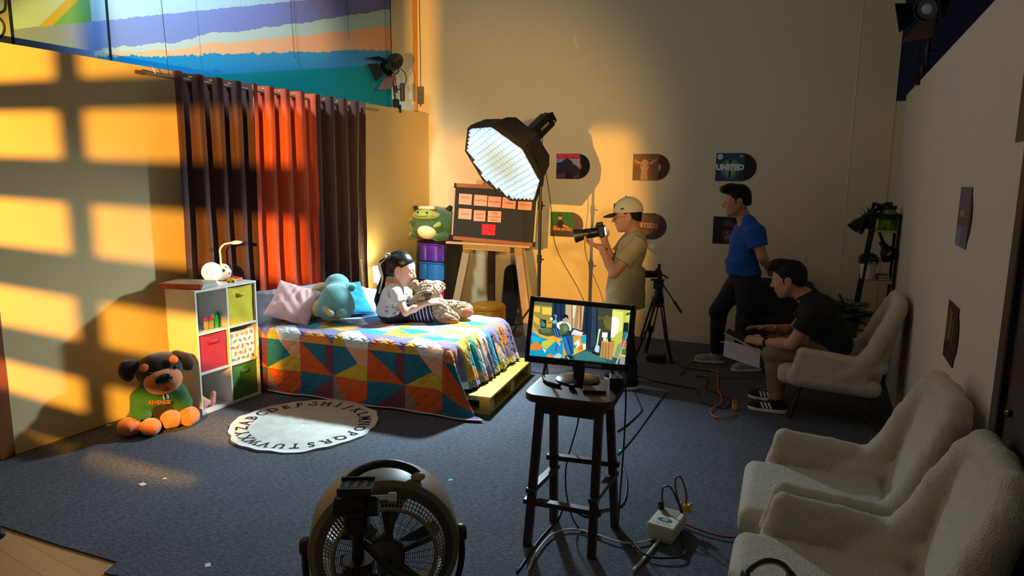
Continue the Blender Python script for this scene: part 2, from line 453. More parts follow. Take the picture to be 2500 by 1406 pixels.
# painted building wall behind the left flat
t = NT('painted_mural'); co, (X, Y, Z) = t.coord()
n = (t.noise(2.2, 4, .65)-.5)*.16; nf = (t.noise(14, 4, .7)-.5)*.05
u = Z-(Y-4.0)*.29; c = srgb((150, 204, 240))
d = Y-4.0
purp = ((u+nf) < 3.20)
colr = t.mix(purp, c, t.mix(Y.step(3.6, 8.2), srgb((110, 150, 232)), srgb((108, 112, 200))))  # shift to violet along the wall is lamp tint put into the paint
colr = t.mix((u+n*.7+nf) < 2.965, colr, srgb((164, 204, 222)))
colr = t.mix((u+n*.6+d*.045) < 2.93, colr, t.mix(Y.step(4.0, 7.8), srgb((196, 186, 160)), srgb((226, 176, 150))))
bl = (u+nf*2.2+n*.5+d*.115) < 2.915
colr = t.mix(bl, colr, t.mix(Y.step(4.2, 8.4), srgb((0, 142, 226)), srgb((70, 150, 220))))
colr = t.mix(((u+d*.11+n*.15) < 2.71), colr, srgb((0, 150, 168)))
# the nearer panel: plain violet-blue below, and a green arrow-shaped patch over light blue
near = Y < 3.905
pn = t.mix((u+nf) < 3.20, srgb((156, 210, 244)), srgb((120, 160, 236)))
e1 = Z-(Y-3.51)*1.05; e2 = Z-(Y-3.62)*1.06
arrow = (e1 < 3.09)*((u+nf) > 3.20)*((Y > 3.0))
pn = t.mix(arrow, pn, t.mix((e2+.03) < 3.15, srgb((168, 178, 92)), srgb((98, 176, 118))))
colr = t.mix(near, colr, pn)
ln = (Y > 4.035)*(Y < 4.06)
colr = t.mix(ln, colr, srgb((20, 42, 60)))
ln2 = (Y > 3.265)*(Y < 3.29)
colr = t.mix(ln2, colr, srgb((20, 36, 48)))
colr = t.mix(Y < 3.265, colr, srgb((160, 172, 150)))
MURAL = t.out(colr, .7, spec=.2)
struct(MB().box((-5.65, 4.2, 2.6), (.1, 8.2, 5.2)), 'wall_mural', MURAL)
# a bit of painted lettering-like cloud outline at the far left edge of the mural
mb = MB(); P = spline([(3.05, 3.35), (3.14, 3.3), (3.24, 3.26), (3.24, 3.13), (3.185, 3.075), (3.22, 3.02), (3.21, 2.95), (3.15, 2.90), (3.0, 2.87)], 6)
V = [(-5.597, y, z) for y, z in P]; mb.tube(V, .009, 5)
mb2 = MB().add([(-5.599, y, z) for y, z in P]+[(-5.599, 2.9, 2.87), (-5.599, 2.9, 3.4)], [tuple(range(len(P)+2))])
w = struct(mb, 'mural_outline', mat('mural_black_line', (18, 34, 46))); struct(mb2, 'mural_cloud', mat('mural_cloud_blue', (160, 214, 240)), w)
# ================================================================ lighting gear
BLK = mat('black_fabric', (18, 18, 21), .85, .2, 30, bump=.15, bscale=200)
BLKM = mat('black_metal', (20, 20, 22), .38, .15, 20, metal=.3)
BLKP = mat('black_plastic', (16, 16, 18), .45, .15, 20)
GREYP = mat('grey_plastic', (96, 98, 100), .5, .1, 20)
WHITEP = mat('white_plastic', (232, 230, 222), .4, .05, 10)
STEEL = mat('brushed_steel', (150, 150, 148), .32, .1, 30, metal=.9)
CHROME = mat('chrome', (190, 190, 188), .15, .05, 30, metal=1)
# slatted window cutter in front of the warm key, left of the camera (out of frame)
def cut_pt(x, z): return (-2.1+(x+2.1)*.5, .7, 2.05+(z-2.05)*.5)
cu = thing('window_cutter', 'slatted wooden window frame with added blocking boards in front of the warm spot lamp', 'light cutter', (-2.5, .7, 0))
RAWW = mat('raw_pine', (196, 160, 112), .6, .15, 6, sc=(3, 3, 14))
mb = MB()
for zc, w in [(2.22, .085), (1.987, .125), (1.717, .125), (1.467, .11), (1.245, .11), (1.02, .11), (.80, .10)]:
    mb.box((-.45, 0, cut_pt(0, zc)[2]), (1.12, .012, w*.5))
for xc, w in [(-3.205, .05), (-2.645, .13)]: mb.box((cut_pt(xc, 0)[0]+2.5, 0.004, 1.8), (w*.5, .012, 1.3))  # second bar widened to keep the key off the right curtain
mb.box((cut_pt(-2.25, 0)[0]+2.5, .002, cut_pt(0, 1.15)[2]), (.45, .012, .40)).box((cut_pt(-2.15, 0)[0]+2.5, .002, cut_pt(0, 2.36)[2]), (.36, .012, .24)).box((cut_pt(-2.485, 0)[0]+2.5, .002, cut_pt(0, 1.69)[2]), (.185, .012, .20)).box((cut_pt(-2.25, 0)[0]+2.5, .002, cut_pt(0, 1.53)[2]), (.065, .012, .13))  # boards added to block the key from girl, bed front, rug and upper wall
mb.build('slats_and_blockers', RAWW, cu)
mb = MB().box((.50, 0, 1.25), (.08, .03, 2.5)).box((-1.05, 0, 1.25), (.10, .03, 2.5)).box((-.31, 0, 2.46), (1.6, .03, .10)).box((-.31, 0, 1.16), (1.6, .03, .08))
mb.box((.50, 0, .02), (.06, .6, .04)).box((-1.05, 0, .02), (.06, .6, .04)); mb.build('frame', RAWW, cu)

# octagonal softbox on a stand
Zs = np.array(SBN); Xs = np.cross(Zs, (0, 0, 1.)); Xs /= np.linalg.norm(Xs); Ys = np.cross(Zs, Xs)
RS = np.stack([Xs, Ys, Zs], 1); C0 = np.array(SBC)
def sb(x, y, z): return C0+RS@np.array((x, y, z), float)
sbx = thing('softbox', 'black octagonal softbox with glowing white honeycomb face', 'softbox', tuple(C0))
R8 = .475; n8 = 8; prof = [(1.0, 0.0), (1.0, -.012), (.985, -.05), (.90, -.17), (.72, -.29), (.45, -.37), (.20, -.405), (.16, -.44)]
mb = MB(); V = []; F = []; sub = 4
for r, z in prof:
    for k in range(n8*sub):
        a0 = 2*PI*((k//sub)+.5)/n8; a1 = a0+2*PI/n8; t_ = (k % sub)/sub
        bow = 1-.05*math.sin(PI*t_)*(z < -.02)
        x = R8*r*((1-t_)*math.cos(a0)+t_*math.cos(a1))*bow; y = R8*r*((1-t_)*math.sin(a0)+t_*math.sin(a1))*bow
        V.append(RS@np.array((x, y, z)))
m = n8*sub
for i in range(len(prof)-1):
    for k in range(m): F.append((i*m+k, i*m+(k+1) % m, (i+1)*m+(k+1) % m, (i+1)*m+k))
mb.add(V, F); mb.build('shell', BLK, sbx, True, angle=.5)
oc = [(R8*math.cos(2*PI*(k+.5)/8), R8*math.sin(2*PI*(k+.5)/8)) for k in range(8)]
mb = MB()
for k in range(8):
    a, b = oc[k], oc[(k+1) % 8]; mb.bar(RS@np.array((*a, .018)), RS@np.array((*b, .018)), .010, .055, up=Zs)
    mb.tube([RS@np.array((.99*a[0]*q, .99*a[1]*q, z)) for q, z in [(1, -.01), (.9, -.16), (.72, -.28), (.45, -.36), (.2, -.40)]], .005, 5)
mb.build('rim', BLK, sbx)
# diffuser: dimmer in the middle, bright towards the edge
t = NT('softbox_diffuser'); co, (X, Y, Z) = t.coord('Object')
rr = t.node('ShaderNodeVectorMath', operation='LENGTH'); t.t.links.new(co, rr.inputs[0]); r_ = E(t, rr.outputs['Value'])
n = t.noise(6, 2); r_ = r_+(n-.5)*.12
DIFF = t.out((.8, .85, .9), .6, emit=t.mix(r_.step(.12, .38), (.16, .42, .72), (.55, .85, 1.0)), es=r_.step(.08, .40)*1.5+.75)
ob = MB().prism([(.985*x, .985*y) for x, y in oc], -.004, 0).build('diffuser', DIFF, sbx); ob.rotation_mode = 'QUATERNION'; ob.rotation_quaternion = Matrix(RS.tolist()).to_quaternion()
# egg-crate honeycomb grid
mb = MB(); st = .056
def clip8(p0, d):
    lo, hi = -2., 2.
    for k in range(8):
        a = 2*PI*(k+1)/8; nx, ny = math.cos(a), math.sin(a); dd = R8*math.cos(PI/8)*.985; den = nx*d[0]+ny*d[1]; num = dd-(nx*p0[0]+ny*p0[1])
        if abs(den) < 1e-9:
            if num < 0: return None
            continue
        if den > 0: hi = min(hi, num/den)
        else: lo = max(lo, num/den)
    return (lo, hi) if hi > lo+.01 else None
for ang in (.35, .35+PI/2):
    d = (math.cos(ang), math.sin(ang)); q = (-d[1], d[0])
    for i in range(-11, 12):
        p0 = (q[0]*i*st, q[1]*i*st); c = clip8(p0, d)
        if not c: continue
        a, b = [RS@np.array((p0[0]+d[0]*e, p0[1]+d[1]*e, .021)) for e in c]
        mb.bar(a, b, .0025, .030, up=Zs)
GRID = mat('grey_grid_fabric', (170, 205, 235), .8, .1, 40)
mb.build('honeycomb_grid', GRID, sbx)
# flash head behind it: own thing
fh = thing('flash_head', 'black studio flash head with rear handle on back of octagonal softbox', 'studio light', tuple(sb(0, 0, -.6)))
def L_(p): return np.array(p)-np.array((0, 0, -.6))
B = lambda *p: RS@(np.array(p, float)-np.array((0, 0, -.6)))
mb = MB().box(B(0, 0, -.60), (.135, .15, .27), RS, bev=.012).cyl(B(0, 0, -.475), B(0, 0, -.438), .085, .085, 20); mb.build('body', BLKP, fh)
mb = MB().tube([B(-.05, -.05, -.735), B(-.05, -.05, -.775), B(-.05, .05, -.775), B(-.05, .05, -.735)], .009, 8).tube([B(.05, -.05, -.735), B(.05, -.05, -.775), B(.05, .05, -.775), B(.05, .05, -.735)], .009, 8).bar(B(-.05, 0, -.775), B(.05, 0, -.775), .09, .012, up=Zs)
mb.build('handle', BLKP, fh)
LBL = mat('pale_print', (200, 200, 200), .5)
V, F_ = text_mesh('GODOX', .035); Vt = [B(.0685, v[1], -.60+v[0]) for v in V]
MB().add(Vt, F_).build('lettering', LBL, fh); mb = MB(); Vt = [B(-.0685, -v[1], -.60+v[0]) for v in V]; mb.add(Vt, F_); mb.build('lettering', LBL, fh)
PX, PY = -2.50, 6.13
mb = MB().bar(B(0, 0, -.55)+np.array((0, 0, -.04)), np.array((PX, PY, 2.13))-np.array(sb(0, 0, -.6)), .035, .02).cyl(np.array((PX, PY, 2.06))-np.array(sb(0, 0, -.6)), np.array((PX, PY, 2.2))-np.array(sb(0, 0, -.6)), .022, None, 12)
mb.build('tilt_bracket', BLKM, fh)
ls = thing('light_stand', 'tall black light stand holding up the octagonal softbox', 'light stand', (PX, PY, 0))
MB().cyl((0, 0, .35), (0, 0, 1.2), .0175, None, 14).build('lower_tube', BLKM, ls)
MB().cyl((0, 0, 1.1), (0, 0, 1.72), .015, None, 14).build('middle_tube', BLKM, ls)
MB().cyl((0, 0, 1.66), (0, 0, 2.2), .0125, None, 14).build('upper_tube', BLKM, ls)
for z in (1.16, 1.68): 
    MB().cyl((0, 0, z-.04), (0, 0, z+.04), .023, None, 14).bar((0, 0, z), (.05, -.02, z), .02, .012).build('collar', BLKM, ls)
for a in (3.1, 1.0, 5.3):
    e = np.array((math.cos(a), math.sin(a), 0)); mb = MB().tube([(0, 0, .74)+e*.02, (0, 0, .72)+e*.05, e*.56+(0, 0, .012)], .011, 8).bar((0, 0, .34), e*.30+(0, 0, .40), .014, .006)
    mb.build('leg', BLKM, ls)
MB().cyl((0, 0, .71), (0, 0, .77), .026, None, 14).build('leg_collar', BLKM, ls); MB().cyl((0, 0, .32), (0, 0, .37), .024, None, 14).build('leg_collar', BLKM, ls)
# power lead hanging from the flash head down to the floor
pp = spline([sb(.0, .07, -.66), (-2.62, 6.45, 2.28), (-2.58, 6.6, 1.7), (-2.62, 6.9, 1.2), (-2.45, 7.2, .7), (-2.34, 7.4, .3), (-2.3, 7.4, .03), (-2.0, 7.5, .012)], 8)
props(MB().tube(pp, .004, 6).build('power_lead', BLKP, None, True), 'thin black lead drooping from flash head behind the light stand', 'cable')

# two open-face studio lights with barn doors: one on each flat
def stage_light(label, loc, aim, post_base, tag_):
    r = thing('stage_light', label, 'studio light', post_base)
    p0 = np.array(loc)-np.array(post_base); d = np.array(aim, float); d /= np.linalg.norm(d); M = frame(d); Q = M@rotm(0, PI/2, 0)
    mb = MB().lathe([(0, -.15), (.06, -.15), (.075, -.13), (.085, -.10), (.085, .09), (.10, .10), (.10, .125), (.09, .125), (.085, .10), (0, .095)], p0, 20, Q)
    for i in range(5): mb.lathe([(.086, -.09+i*.03), (.092, -.085+i*.03), (.086, -.08+i*.03)], p0, 20, Q)
    mb.build('lamp_housing', BLKM, r, True, angle=.6)
    MB().lathe([(0, .097), (.08, .098)], p0, 20, Q).build('lens', mat('dark_lens', (60, 62, 66), .12), r)
    RUST = mat('brown_barn_door', (92, 52, 36), .6, .2, 14)
    for k, (a, dep, m_) in enumerate([(0, .19, BLKM), (PI/2, .13, BLKM), (PI, .20, RUST), (3*PI/2, .13, BLKM)]):
        ca, sa = math.cos(a), math.sin(a); u = M[:, 2]*ca+M[:, 1]*sa; w = -M[:, 2]*sa+M[:, 1]*ca
        h0 = p0+d*.125+u*.10; o_ = u*.62+d*.78 if k != 2 else u*.45+d*.9
        P = [h0-w*.075, h0+w*.075, h0+o_*dep+w*.125, h0+o_*dep-w*.125]; nn = np.cross(P[1]-P[0], P[2]-P[1]); nn /= np.linalg.norm(nn)
        MB().add([x-nn*.0015 for x in P]+[x+nn*.0015 for x in P], [(3, 2, 1, 0), (4, 5, 6, 7), (0, 1, 5, 4), (1, 2, 6, 5), (2, 3, 7, 6), (3, 0, 4, 7)]).build('barn_door', m_, r)
    s1 = p0+M[:, 1]*.105; s2 = p0-M[:, 1]*.105; b = p0-(0, 0, .17)
    MB().tube([s1, s1-(0, 0, .10), b+(0, 0, .01), s2-(0, 0, .10), s2], .009, 6).build('yoke', BLKM, r)
    MB().cyl(b, (0, 0, .02), .013, None, 10).cyl(b-(0, 0, .06), b-(0, 0, .0), .02, None, 10).cyl((0, 0, .18), (0, 0, .26), .022, None, 10).bar((0, 0, .22), (.06, .02, .22), .02, .015).build('post', BLKM, r)
    MB().box((0, 0, .05), (.075, .06, .10), bev=.008).box((.03*tag_, .03, -.015), (.05, .012, .10)).box((-.035*tag_, .03, -.015), (.012, .012, .08)).build('clamp', BLKM, r)
    return r
sl = stage_light('black studio light with brown barn door clamped on left wall top', (-5.05, 7.42, 3.33), (-.15, -.80, -.55), (-5.03, 7.45, 2.80), 1)
mb = MB().box((.06, .06, .19), (.05, .05, .22), bev=.006).box((.06, .033, .24), (.03, .004, .02)); mb.build('ballast', mat('ballast_grey', (52, 54, 56), .5), sl)
stage_light('dark studio light with barn doors on top of right wall', (.70, 7.0, 3.42), (-.5, -.75, -.42), (.70, 7.03, 2.84), -1)
mb = MB().tube(spline([(.66, 7.02, 3.35), (.64, 7.1, 3.1), (.655, 7.3, 2.85), (.66, 7.5, 2.826)], 6), .006, 6)
props(mb.build('lamp_cable', BLKP, None, True), 'black cable drooping from studio light over right wall top', 'cable')
P_ = [(-5.12, 7.5, 4.9), (-5.12, 7.5, 3.6), (-5.09, 7.5, 3.3), (-5.05, 7.5, 3.05)]
props(MB().tube(spline(P_, 6), .006, 6).build('lamp_cable', BLKP, None, True), 'black cable hanging from above to the left wall studio light', 'cable')
props(MB().tube(spline([(-5.05, 7.36, 3.36), (-5.0, 7.62, 3.24), (-4.99, 7.6, 3.1), (-5.03, 7.52, 3.06)], 6), .005, 6).build('lamp_cable', BLKP, None, True), 'short black cable looping behind the left wall studio light', 'cable')
# wooden batten, cable and adapter on the back wall above the left flat
props(MB().box((-5.2, 8.185, 3.95), (.055, .03, 2.3)).build('wood_batten', mat('yellow_pine_batten', (206, 140, 62), .55, .2, 5, sc=(8, 8, 1))), 'vertical pine batten on the back wall above the left wall end', 'batten')
ad = thing('power_adapter', 'grey power adapter hanging by its cable beside the pine batten', 'power adapter', (-5.115, 8.17, 2.93))
MB().box((0, 0, .1), (.085, .04, .23), bev=.008).build('body', GREYP, ad)
MB().tube(spline([(0, 0, .2), (.0, .005, .6), (-.01, .01, 1.2), (-.0, .01, 2.0)], 5), .004, 5).tube([(0, 0, 0), (-.01, 0, -.05)], .006, 5).build('cable', BLKP, ad)
# thin wires hanging over the left flat
for i, (y, z0, z1) in enumerate([(4.05, 2.73, 4.8), (6.25, 3.25, 4.9), (7.25, 3.62, 4.9)]):
    x = (-4.93, -5.58, -5.58)[i]; l = ('thin wire hanging down to the left end of the curtain rod', 'thin wire dangling in front of painted wall, left of the studio light', 'thin hooked wire dangling beside the studio light on painted wall')[i]
    P_ = [(x, y-.05, z1), (x, y-.03, (z0+z1)/2), (x+.002, y, z0+.1), (x, y+.02, z0)]
    props(MB().tube(spline(P_, 5), .0025, 5).build('hanging_wire', BLKP, None, True), l, 'wire')
# ================================================================ curtains
def curtain(name, label, y0, y1, nf, m_, seed, amp=.066, phase=0., flat_end=0.0, bottom=.04):
    g = np.random.default_rng(seed); r = thing(name, label, 'curtain', (-4.89, (y0+y1)/2, 0), 0, None)
    nu = nf*18+1; zs = np.concatenate([[2.765, 2.75, 2.735], np.linspace(2.70, bottom, 26)]); V = []; U = np.linspace(0, 1, nu)
    ph = g.normal(size=6)
    for z in zs:
        d = (2.7-z)/2.7; d = max(d, 0)
        w = 2*PI*nf*U+phase+.5*d*np.sin(2*PI*U*1.3+ph[0])+.35*d*d*np.sin(2*PI*U*2.6+ph[1])
        s_ = np.tanh(2.6*np.sin(w))/np.tanh(2.6)
        a = amp*(1-.25*d+.30*d*np.sin(U*5+ph[2]))
        x = a*s_; yy = (U-.5)*(y1-y0)*(1+.035*d)+.018*np.cos(w)*d+.03*d*np.sin(3*U+ph[3])*d
        if flat_end:
            k = np.clip((U-(1-flat_end))/flat_end*2.5, 0, 1); x = x*(1-.75*k*min(1, d*3))
        x = x+.006*np.sin(9*z+7*U+ph[4])*d
        V += [(x[i], yy[i], z) for i in range(nu)]
    F = np.array([(i*nu+k, i*nu+k+1, (i+1)*nu+k+1, (i+1)*nu+k) for i in range(len(zs)-1) for k in range(nu-1)])
    mesh_obj('cloth', np.array(V), F, m_, r, True)
    for k in range(2*nf):
        u = (k*PI-phase)/(2*PI*nf)
        if not .005 < u < .995: continue
        y = (u-.5)*(y1-y0); sg = 1 if k % 2 == 0 else -1; R = frame((sg*.45, -.9 if sg > 0 else .9, 0))
        P = [np.array((0, y, 2.713))+R@np.array((0, .027*math.cos(a), .027*math.sin(a))) for a in np.linspace(0, 2*PI, 17)[:-1]]
        MB().tube(P, .006, 6, closed=True).build('grommet', mat('brass_grommet', (168, 140, 80), .22, metal=1), r, True)
    return r
t = NT('brown_blackout_cloth'); n = t.noise(3, 4, .6, (6, 6, 1)); t.bump(t.noise(160, 2)*.5+t.noise(9, 4)*.5, .25, .01)
BROWN = t.out(t.mix(n, srgb((58, 32, 31)), srgb((86, 50, 46))), .62, spec=.3, sheen=.25)
t = NT('rust_orange_cloth'); n = t.noise(3, 4, .6, (6, 6, 1)); t.bump(t.noise(160, 2)*.5+t.noise(9, 4)*.5, .25, .01)
RUSTC = t.out(t.mix(n, srgb((190, 72, 40)), srgb((216, 92, 52))), .55, spec=.35, sheen=.3)
curtain('curtain', 'dark brown grommet curtain at left, behind the cube shelf', 4.03, 4.86, 4, BROWN, 3, phase=.4)
curtain('curtain', 'rust orange curtain hanging between the two dark brown ones', 4.86, 5.70, 4, RUSTC, 8, phase=.9)
curtain('curtain', 'dark brown grommet curtain at right, beside the wall glow', 5.70, 6.57, 4, BROWN, 12, phase=.3, flat_end=.24)
rod = thing('curtain_rod', 'thin grey curtain rod along the left wall top', 'curtain rod', (-4.89, 5.3, 2.713))
MB().cyl((0, -1.5, 0), (0, 1.57, 0), .0135, None, 12).build('rod', mat('grey_rod', (150, 132, 110), .4, metal=.4), rod)
MB().cyl((0, -1.57, .003), (0, -1.50, 0), .016, None, 10).build('end_cap', mat('brown_cap', (110, 66, 38), .5), rod)
for y in (-1.40, .62, 1.45): MB().tube([(0, y, .012), (-.03, y+.01, .05), (-.06, y+.02, .075), (-.105, y+.02, .078)], .0025, 5).build('wire_hook', STEEL, rod)
# ================================================================ bed
BA = .067; BO = np.array((-4.46, 4.51, 0)); BR = rotm(0, 0, BA)
def bw(s, t_, z): return BO+BR@np.array((s, t_, z))
def bl(p): return BR.T@(np.array(p, float)-BO)
BL, BWD, BZ = 1.80, 1.36, .583
# yellow pallet base
pal = thing('pallet', 'yellow painted wooden pallet sticking out under the bed foot', 'pallet', tuple(bw(1.0, .775, 0)), .125)
YEL = mat('yellow_paint', (180, 164, 62), .6, .15, 9, bump=.15, bscale=40)
for y in (-.60, -.38, -.15, .08, .31, .54): MB().box((-.02, y, .129), (2.14, .12, .02), bev=.003).build('deck_board', YEL, pal)
for x in (-1.05, -.35, .35): MB().box((x, -.03, .065), (.095, 1.26, .02), bev=.003).build('crosswise_board', YEL, pal)
MB().box((.965, -.03, .151), (.20, 1.28, .022), bev=.003).build('edge_board', YEL, pal)
for x in (-1.05, 0, 1.005):
    for y in (-.60, -.03, .54): MB().box((x, y, .070), (.095, .10, .096)).build('block', YEL, pal)
for y in (-.60, -.03, .54): MB().box((-.02, y, .011), (2.14, .10, .022), bev=.003).build('runner', YEL, pal)
MB().box((1.005, -.03, .012), (.095, 1.26, .024), bev=.003).build('bottom_board', YEL, pal)
mt = thing('mattress', 'bed mattress with dull green sheet on the yellow pallet', 'mattress', tuple(bw(.86, .70, .143)), BA)
t = NT('green_sheet'); n = t.noise(26, 3, .6); t.bump(t.noise(30, 4), .5, .01)
MB().box((0.0, 0, .205), (1.80, 1.26, .40), bev=.05).build('core', t.out(t.mix(n.step(.4, .6), srgb((70, 84, 72)), srgb((122, 134, 112))), .85), mt)
# quilt
QC = {k: srgb(v) for k, v in dict(o=(214, 90, 36), t=(34, 112, 140), y=(208, 176, 52), p=(104, 84, 122), w=(222, 222, 228), g=(150, 128, 120), m=(112, 62, 82), b=(18, 156, 186), k=(228, 168, 132), l=(120, 168, 140), a=(242, 150, 54), v=(126, 116, 158)).items()}  # brighter top set and peach whites put the lighting into the cloth colours
TY = {
 'A': [('t', [(0, 0), (.38, 0), (.73, .48), (0, 1)]), ('k', [(.38, 0), (1, 0), (1, .55), (.73, .48)]), ('y', [(0, 1), (.73, .48), (1, .55), (1, 1)])],
 'B': [('o', [(0, 0), (1, 1), (0, 1)]), ('t', [(0, 0), (.78, 0), (.72, .72)]), ('m', [(.78, 0), (1, 0), (1, 1), (.72, .72)])],
 'C': [('o', [(0, 0), (1, 0), (1, .55), (.5, .95)]), ('g', [(0, 0), (.5, .95), (.45, 1), (0, 1)]), ('p', [(1, .55), (1, 1), (.45, 1), (.5, .95)])],
 'D': [('t', [(0, 0), (1, 0), (0, 1)]), ('m', [(1, 0), (1, 1), (0, 1)])],
 'E': [('y', [(0, 1), (0, .35), (.42, 1)]), ('w', [(0, .35), (0, 0), (.35, 0), (1, .75), (1, 1), (.42, 1)]), ('v', [(.35, 0), (1, 0), (1, .75)])],
 'F': [('a', [(0, 1), (1, 1), (.2, .2)]), ('v', [(0, 1), (.2, .2), (0, 0), (1, 0), (1, .3)]), ('v', [(.2, .2), (1, .3), (1, 1)])],
 'G': [('b', [(0, 0), (1, 0), (.6, .7), (.1, .6)]), ('y', [(0, 0), (.1, .6), (.6, .7), (1, 1), (0, 1)]), ('a', [(1, 0), (1, 1), (.6, .7)])],
 'H': [('v', [(0, 0), (1, 0), (0, 1)]), ('w', [(1, 0), (1, .55), (.45, .55)]), ('b', [(.45, .55), (1, .55), (1, 1), (0, 1)])]}
rr_ = .075
def prof1(e):
    """h, v of cloth at distance e past the start of the bend"""
    q = np.clip(e, 0, rr_*PI/2)
    return np.where(e < 0, e, rr_*np.sin(q/rr_)+.03*np.maximum(e-rr_*PI/2, 0)), rr_*(1-np.cos(q/rr_))+np.maximum(e-rr_*PI/2, 0)*.995
def drape(S, T):
    ex = S-(BL-rr_); ey = (rr_-T); ez = T-(BWD-rr_)
    hx, vx = prof1(ex); hy, vy = prof1(ey); hz, vz = prof1(ez)
    x = BL-rr_+hx; y = rr_-hy; y = np.where(ez > 0, BWD-rr_+hz, y); z = BZ-np.maximum(vx, 0)-np.maximum(vy, 0)-np.maximum(vz, 0)
    both = (ex > 0) & (ey > 0); px, py = np.maximum(ex, 0), np.maximum(ey, 0)
    phi = np.arctan2(px, np.maximum(py, 1e-6))/(PI/2); f = np.clip((phi-.30)/.4, 0, 1); f = f*f*(3-2*f)
    x1 = BL-rr_+px*.92; y1 = rr_-hy+px*.20; z1 = BZ-np.maximum(vy, 0)-.62*px*np.clip(py/.12, 0, 1)
    x2 = BL-rr_+hx+.25*py; y2 = rr_+.25*py*0; z2 = BZ-np.maximum(vx, 0)-.5*py*np.clip(px/.12, 0, 1)
    x = np.where(both, x1*(1-f)+x2*f, x); y = np.where(both, y1*(1-f)+y2*f, y); z = np.where(both, z1*(1-f)+z2*f, z)
    top = (ex <= 0) & (ey <= 0)
    # puckers on the foot drop, soft rumples elsewhere
    fd = np.clip((ex-.02)/.1, 0, 1)*(T > .12)
    x = x+.30*np.maximum(ex-.06, 0)*np.clip(ey*-4, 0, 1)
    x = x+fd*(.014*np.sin(T*46+3*np.sin(T*9))+.008*np.sin(T*83+1))
    fr = np.clip((ey-.05)/.3, 0, 1); y = y-fr*(.012*np.sin(S*7+1)+.008*np.sin(S*15+4*T))
    z = z+top*(.008*np.sin(S*9+2*T)*np.sin(T*7+1)+.005*np.sin(S*21-T*13))
    lowf = np.maximum(.02-z, 0); z = np.maximum(z, .02); y = y-lowf*.3*(ey > 0)
    return np.stack([x, y, z], -1)
QS, QT = .35, .272
V = []; F = []; CC = []; UV = []; nd = 10; off = 0
smin, smax, tmin, tmax = -.27, 2.16, -.555, 1.60
for i in range(-2, 7):
    for j in range(-3, 6):
        if j < 0: ty = ('A', 'B')[i % 2] if j == -1 else (('C', 'D')[i % 2] if j == -2 else 'D')
        else: ty = [('E', 'F'), ('H', 'G'), ('F', 'E'), ('G', 'H')][j % 4][(i) % 2]
        for c, poly in TY[ty]:
            if i > 4 and j < 0 and c in 'km': c = 'p'
            for q in range(1, len(poly)-1):
                tri = np.array([poly[0], poly[q], poly[q+1]]); pts = []
                for a in range(nd+1):
                    for b in range(nd+1-a): pts.append(((nd-a-b)*tri[0]+a*tri[1]+b*tri[2])/nd)
                pts = np.array(pts); S = (i+pts[:, 0])*QS; T = (j+1-pts[:, 1])*QT-.05
                S = np.clip(S, smin, smax); T = np.clip(T, tmin, tmax)
                idx = {}; n_ = 0
                for a in range(nd+1):
                    for b in range(nd+1-a): idx[a, b] = n_; n_ += 1
                V.append(np.stack([S, T], 1)); fs = []
                for a in range(nd):
                    for b in range(nd-a):
                        fs.append((idx[a, b], idx[a+1, b], idx[a, b+1]))
                        if a+b < nd-1: fs.append((idx[a+1, b], idx[a+1, b+1], idx[a, b+1]))
                fs = np.array(fs); st_ = np.stack([S, T], 1); ar = np.cross(st_[fs[:, 1]]-st_[fs[:, 0]], st_[fs[:, 2]]-st_[fs[:, 0]]); fs[ar < 0] = fs[ar < 0][:, ::-1]; fs = fs[np.abs(ar) > 1e-7]
                if len(fs): F.append(fs+off); CC += [(*QC[c], 1)]*len(fs)
                off += n_
ST = np.concatenate(V); F = np.concatenate(F); P3 = drape(ST[:, 0], ST[:, 1])
nrm = np.cross(P3[F[:, 1]]-P3[F[:, 0]], P3[F[:, 2]]-P3[F[:, 0]])
t = NT('patchwork_quilt'); co, (X, Y, Z) = t.coord('UV')
w1 = (X*1.0+Y*1.0); w2 = X-Y; a1 = (w1*(PI/.125)+(w2*(2*PI/.125)).op('SINE')*.22).op('SINE').op('ABSOLUTE'); a2 = (w2*(PI/.125)+(w1*(2*PI/.125)).op('SINE')*.22).op('SINE').op('ABSOLUTE')
hq = a1.op('MINIMUM', a2).step(0, .55)
t.bump(hq*.75+t.noise(16, 4, .6)*.25, .45, .014)
nz = t.noise(130, 2); cq = t.mix(hq.step(0, .35)*.75+.25*1.0 if False else hq.step(0, .30), (.55, .55, .55), (1, 1, 1))
mm = t.node('ShaderNodeMix', data_type='RGBA', blend_type='MULTIPLY'); mm.inputs[0].default_value = .16; t.put(mm.inputs[6], t.attr()); t.put(mm.inputs[7], cq)
QUILT = t.out(mm.outputs[2], .85, spec=.2, sheen=.15)
q = mesh_obj('quilt', P3, F, QUILT, None, True, None, CC)
ul = q.data.uv_layers.new(name='cloth'); li = np.zeros(len(q.data.loops), dtype=np.int32); q.data.loops.foreach_get('vertex_index', li); ul.data.foreach_set('uv', ST[li].astype(np.float32).ravel())
q.location = BO; q.rotation_euler = (0, 0, BA)
props(q, 'colourful patchwork quilt of triangles spread over the bed', 'quilt')
# piping along the front hem
hs = np.linspace(0.0, smax, 60); H = drape(hs, np.full(60, tmin)); MB().tube(H, .006, 6).build('hem_piping', mat('pale_piping', (214, 200, 190), .8), q, True)
